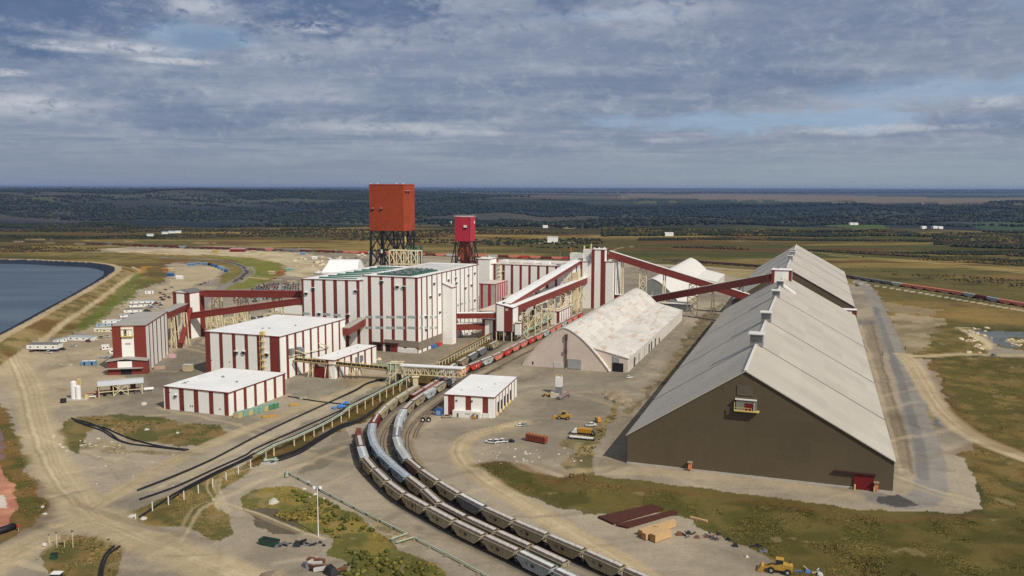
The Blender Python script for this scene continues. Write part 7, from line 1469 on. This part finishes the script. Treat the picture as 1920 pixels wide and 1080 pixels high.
# rounded earth ring and boulders
def rock(name,label,u,v,s,m,group=None,seed=0,z=0,cat='boulder'):
    r=random.Random(seed+int(u*7+v)); bm=bmesh.new(); bmesh.ops.create_icosphere(bm,subdivisions=2,radius=1)
    for w in bm.verts: k=1+r.uniform(-.16,.16); w.co=Vector((w.co.x*s*k,w.co.y*s*k*.8,max(w.co.z,-.25)*s*.6*k))
    me=bpy.data.meshes.new(name); bm.to_mesh(me); bm.free(); me.materials.append(m); o=bpy.data.objects.new(name,me); col.objects.link(o); x,y=G(u,v); o.location=(x,y,z+float(height(x,y))); o.rotation_euler=(0,0,r.uniform(0,6)); return tag(o,label,cat,group)
RK=mat('pale_rock',(.48,.45,.38),.9,var=.15,scale=.8); SOIL=mat('bare_soil',(.27,.21,.14),.95,var=.15,scale=.4,bump=.4); SND=mat('pale_spoil',(.55,.46,.32),.95,var=.12,scale=.3)
for u,v,s in ((247,969,1.6),(269,973,1.5),(80,951,1.0),(84,964,.9)): rock('boulder','pale boulder beside the low end of the post row' if u>200 else 'small white boulder at the road edge on the left',u,v,s,RK,'roadside boulders')
for u,v,s in ((101,817,.9),(101,820,.8),(112,833,.9),(117,839,1.0),(125,846,.8),(184,823,1.2),(275,806,1.4),(333,812,1.2)): rock('boulder','pale boulder along the edge of the grassy island',u,v,s,RK,'island boulders')
for u,v,s in ((570,917,1.1),(591,927,1.1),(580,932,.8),(513,942,2.6),(545,890,.8),(578,903,.7),(606,935,.9)): rock('boulder','white stone near the lamp mast in the centre bottom',u,v,s,RK,'stones near the lamp mast')
for i,(u,v,s) in enumerate(((1155,745,9),(1166,752,7),(1143,738,6),(1174,760,4))): rock('dirt_mound','%s part of the brown dirt berm left of the long shed'%['largest','lower','upper left','lowest right'][i],u,v,s,SOIL,None,i,-1.2,'mound')
rock('dirt_mound','brown dirt mound cut by the bottom edge',515,1086,6,SOIL,None,0,-.8,'mound'); rock('dirt_mound','white grey boulder pile beside the low striped hall road',270,758,2.2,RK,None,0,0,'rubble')
r3=random.Random(17)
for i in range(34): u=r3.uniform(548,690);v=r3.uniform(480,506)-(u-548)*.04; rock('spoil_heap','low heap of pale spoil in the stone yard beyond the white tent',u,v,r3.uniform(2,5),SND if r3.random()<.7 else RK,'spoil heaps in the stone yard',i,0,'heap')
for i in range(26): u=r3.uniform(1800,1860);v=r3.uniform(614,662); rock('gravel_heap','pale gravel heap beside the settling pond on the right',u,v,r3.uniform(1.2,3.2),SND,'gravel heaps by the pond',i,0,'heap')
for i in range(16): u=r3.uniform(1890,1935);v=r3.uniform(636,650); rock('gravel_heap','pale gravel heap on the right bank of the settling pond',u,v,r3.uniform(1.2,2.6),SND,'gravel heaps right of the pond',i,0,'heap')
for i in range(40): u=r3.uniform(880,1100);v=r3.uniform(838,868)-(u-1000)*.02; rock('boulder','small pale stone in the rubble strip above the lower grass',u,v,r3.uniform(.3,.9),RK if r3.random()<.6 else SOIL,'rubble strip stones',i)
for i in range(22): u=r3.uniform(150,240);v=r3.uniform(826,842); rock('boulder','small pale stone on the bare patch of the grassy island',u,v,r3.uniform(.3,.8),RK,'stones on the island bare patch',i)
for i in range(24): u=r3.uniform(176,330);v=r3.uniform(850,925); rock('boulder','small stone scattered on the bare triangle between the roads',u,v,r3.uniform(.25,.7),RK if r3.random()<.5 else SOIL,'stones between the roads',i)
# white fabric building
pt=[G(603,512),G(668,509),G(687,501),G(622,497)]; c=np.mean(pt,0); t=thing('fabric_shelter','white fabric building with a peaked crown left of the orange headframe','building',(c[0],c[1],0)); zt=12.5
p0=np.array(G(603,513))-c; ex=np.array(G(672,513))-np.array(G(603,513)); Lx=float(np.linalg.norm(ex)); ex/=Lx; ey=np.array([-ex[1],ex[0]]); Wd=64.0
FW=mat('fabric_white',(.80,.80,.78),.6,var=.03); zz=lambda v,x,y: zw(c[0]+x,c[1]+y,v)
nS=8; prof=[(k/nS*Wd, 15.5*(1-abs(2*k/nS-1)**1.7)+2.5) for k in range(nS+1)]
def fp(a,b): q=p0+ex*a+ey*b; return (q[0],q[1])
g=MB(); prof=[(0,0)]+prof+[(Wd,0)]
for (b0_2,z0_),(b1_2,z1_) in zip(prof[:-1],prof[1:]): g.poly([(*fp(6 if z0_>3 else 0,b0_2),z0_),(*fp(Lx-2 if z0_>3 else Lx,b0_2),z0_),(*fp(Lx-2 if z1_>3 else Lx,b1_2),z1_),(*fp(6 if z1_>3 else 0,b1_2),z1_)],FW)
g.build('fabric_roof',t)
for a in (0,Lx): MB().poly([(*fp(a if z<3 else (6 if a==0 else Lx-2),b),z) for b,z in prof],FW).build('end_panel',t)
rock('fabric_dome','small pinkish white dome at the left end of the fabric building',597,513,6,mat('dome_white',(.62,.56,.54),.6),None,0,1,'dome')
# low office block beside the mill's left wall
a_,b_=gab(512,586); t=hall('office_block','low white roofed block in the corner between the climbing gallery and the tallest mill','building',a_,b_,max(20,-383.5-b_),34,9.5,[],[],roofm=ROOFW,wallm=(CREAM,RED))
for y in (11,22): MB().box(.5,max(20,-383.5-b_)-.5,y,y+.5,10.02,10.3,LOUV).build('roof_upstand',t)
# ---------------------------------------------------------------- poles, signs, lamps
t=thing('lamp_mast','tall white floodlight mast with two round lamps in the grass at bottom centre','lamp',(*G(597,1005),0)); MB().cyl((0,0),.22,0,18,TRIMW,8,.14).build('pole',t); MB().beam((-1.2,0,18),(1.2,0,18),.15,STEEL).build('crossarm',t)
for x in (-1.1,1.1): MB().cyl((x,-.2),.55,17.8,18.5,mat('lamp_white',(.85,.85,.85),.3),12).build('floodlight',t)
for i,(u,v,vt,s_) in enumerate(((93,1022,1001,.6),(107,1027,997,.7),(121,1026,1002,2.2),(137,1027,994,.8),(84,1026,1018,1.2))):
    x,y=G(u,v); z=zw(x,y,vt); t=thing('road_sign',['leftmost thin sign pole at the crossing','second thin sign pole at the crossing','brown wooden board on posts at the crossing','tall right sign pole at the crossing','low white marker left of the sign poles'][i],'sign',(x,y,0))
    MB().cyl((0,0),.09,0,z,BEI,6).build('pole',t); MB().box(-s_/2,s_/2,-.1,-.04,z-s_*.9,z,mat('sign_brown',(.30,.22,.13),.7) if i==2 else (OW if i==4 else DM[1])).build('sign_plate',t)
t=thing('road_sign','red marker sign at the roadside beside the left pipe','sign',(*G(35,996),0)); MB().cyl((0,0),.08,0,2.2,BEI,6).build('pole',t); MB().cyl((0,0),.5,1.6,2.3,mat('sign_red',(.5,.04,.06),.5),8).build('sign_plate',t)
t=thing('green_box','dark green cabinet in the bottom left grass patch','cabinet',(*G(102,1048),0)); MB().box(-.9,.9,-.7,.7,0,1.8,mat('dumpster_green',(.02,.07,.045),.6)).build('box',t); MB().box(-1,1,-.8,.8,1.81,1.95,DM[0]).build('lid',t)
t=thing('pump_shelter','small shelter with pale cover cut by the bottom left edge','shelter',(*G(106,1088),0)); MB().box(-1.6,1.6,-1,1,0,2.4,DM[0]).build('box',t); MB().box(-1.4,1.8,-1.2,1.2,2.41,2.6,OW).build('cover',t)
for u,v,n_ in ((1437-1437+662,478,0),(648,483,1)): 
    x,y=G(u,v+30 if 0 else v); 
# ---------------------------------------------------------------- containers and odd buildings far off
def shedlet(name,label,cat,u,v,L_,wd,h,m,rm,rz=0,group=None):
    x,y=G(u,v); z=float(height(x,y))-.3; t=thing(name,label,cat,(x,y,z),rz,group); MB().box(-L_/2,L_/2,-wd/2,wd/2,0,h,m).build('wall',t); MB().prism([(-wd/2-.4,h+.01),(0,h+1.4),(wd/2+.4,h+.01)],'x',-L_/2-.4,L_/2+.4,rm,rm) if 0 else MB().faces([(-L_/2-.4,-wd/2-.4,h+.01),(L_/2+.4,-wd/2-.4,h+.01),(L_/2+.4,wd/2+.4,h+.01),(-L_/2-.4,wd/2+.4,h+.01),(-L_/2-.4,0,h+1.6),(L_/2+.4,0,h+1.6)],[(0,1,5,4),(2,3,4,5),(0,4,3),(1,2,5)],rm).build('roof',t); return t
shedlet('prairie_shed','white boxy building on the prairie right of the small headframe','building',1036,455,24,16,13,OW,mat('pale_green_roof',(.5,.55,.5),.6)); shedlet('prairie_shed','low white building on the prairie beyond the far arched shed','building',1254,442,22,14,8,OW,OW)
shedlet('red_shed','red open shed beside the distant train at the left','building',446,472,28,9,5.5,mat('door_red',(.15,.010,.010),.5),mat('pink_tin_roof',(.5,.25,.22),.6))
for u,v in ((310,438),(322,436.5),(334,436),(282,442.5)): shedlet('farm_building','small white farm building on the prairie at upper left','building',u,v,16,10,5,OW,PB,.2,'farm buildings at upper left')
for u,v in ((1731,428),(1752,426.5),(1762,426.5),(1596,417),(1604,417),(843,414),(1022,424)): shedlet('farm_building','tiny pale farm building in the distant valley','building',u,v,16,12,7,OW,OW,.2,'farm buildings in the valley')
for i,(u,v,c) in enumerate(((356,498,'container_blue'),(363,498,'container_blue'),(374,496,'container_blue'),(386,497,'container_blue'),(393,498,'scrap_black'),(399,500,'deep_blue'),(406,502,'deep_blue'),(412,504.5,'container_blue'),(418,507,'container_blue'),(424,510,'deep_blue'))): shedlet('storage_container','blue container in the curved row on the pale pad inside the loop road','container',u,v,6.5,3,3,MATS[c],MATS[c],-.3-i*.05,'blue containers inside the loop road')
for u,v,c,lb in ((309,509,'orange_rust','rust orange container at the left of the pale pad'),(320,508,'crate_straw','straw coloured container next to the rust orange one'),(320,518,'deep_blue','dark blue container on the pale pad'),(337,523,'tank_white','white container lowest on the pale pad'),(542,508,'crate_teal','teal container right of the green loop field'),(526,513,'orange_rust','rust container below the teal one'),(510,514,'scrap_tan','tan container left of the rust one below the loop field'),(493,478,'crate_straw','straw container in the stone yard'),(403,473,'paint_yellow','yellow machine in the stone yard left of the red shed'),(476,474,'scrap_tan','tan shed right of the red shed'),(590,486,'tank_white','white pointed unit in the stone yard'),(568,478,'container_blue','blue unit beside the distant train')):
    shedlet('storage_container',lb,'container',u,v,9,4,3.4,MATS[c],MATS[c],-.1)
t=thing('transmission_mast','thin lattice mast rising above the horizon on the right','mast',(*G(1348,384),0)); x,y=G(1348,384); z=float(height(x,y)); t.location.z=z; zt=zw(x,y,345)-z; MB().beam((0,0,0),(0,0,zt),3.2,mat('mast_grey',(.10,.10,.11),.6)).build('mast',t); MB().box(-5,5,-5,5,zt*.62,zt*.66,mat('mast_grey',(.10,.10,.11),.6)).build('platform',t)
for i,u in enumerate(np.linspace(560,1120,9)): x,y=G(u,474+ (u-560)*.02); z=float(height(x,y)); tag(MB().cyl((x,y),.45,z,z+13,mat('pole_wood',(.30,.25,.18),.8),6).build('utility_pole'),'thin utility pole beside the distant train track','pole','utility poles along the far track')
for i,(u,v,vt) in enumerate(((1655,667,658),(1697,786-130,642),(1770,716,708))): x,y=G(u,v); tag(MB().cyl((x,y),.25,0,3.2,DM[0],6).build('marker_post'),'dark marker post %s'%['on the gravel right of the long shed','beside the paved strip farther off','in the verge by the right track'][i],'post')
for i,(u,v) in enumerate(((1612,1-1+665),(1630,642))): rock('boulder','small dark stone on the gravel right of the long shed',u+40,v,.9,DM[1],'dark stones right of the shed')
# ---------------------------------------------------------------- air
hm=bpy.data.materials.new('haze'); hm.use_nodes=True; t_=hm.node_tree; t_.nodes.clear(); ho=t_.nodes.new('ShaderNodeOutputMaterial'); hv=t_.nodes.new('ShaderNodeVolumePrincipled')
hv.inputs['Color'].default_value=(.42,.60,1,1); hv.inputs['Density'].default_value=2.4e-5; hv.inputs['Anisotropy'].default_value=.2
t_.links.new(hv.outputs[0],ho.inputs['Volume'])
hz_=MB().box(-300000*.0-290000*.18,290000*.18,-2500,47500,-64,190,hm).build('haze'); hz_['kind']='stuff'; hz_['label']='thin pale haze over the far prairie'
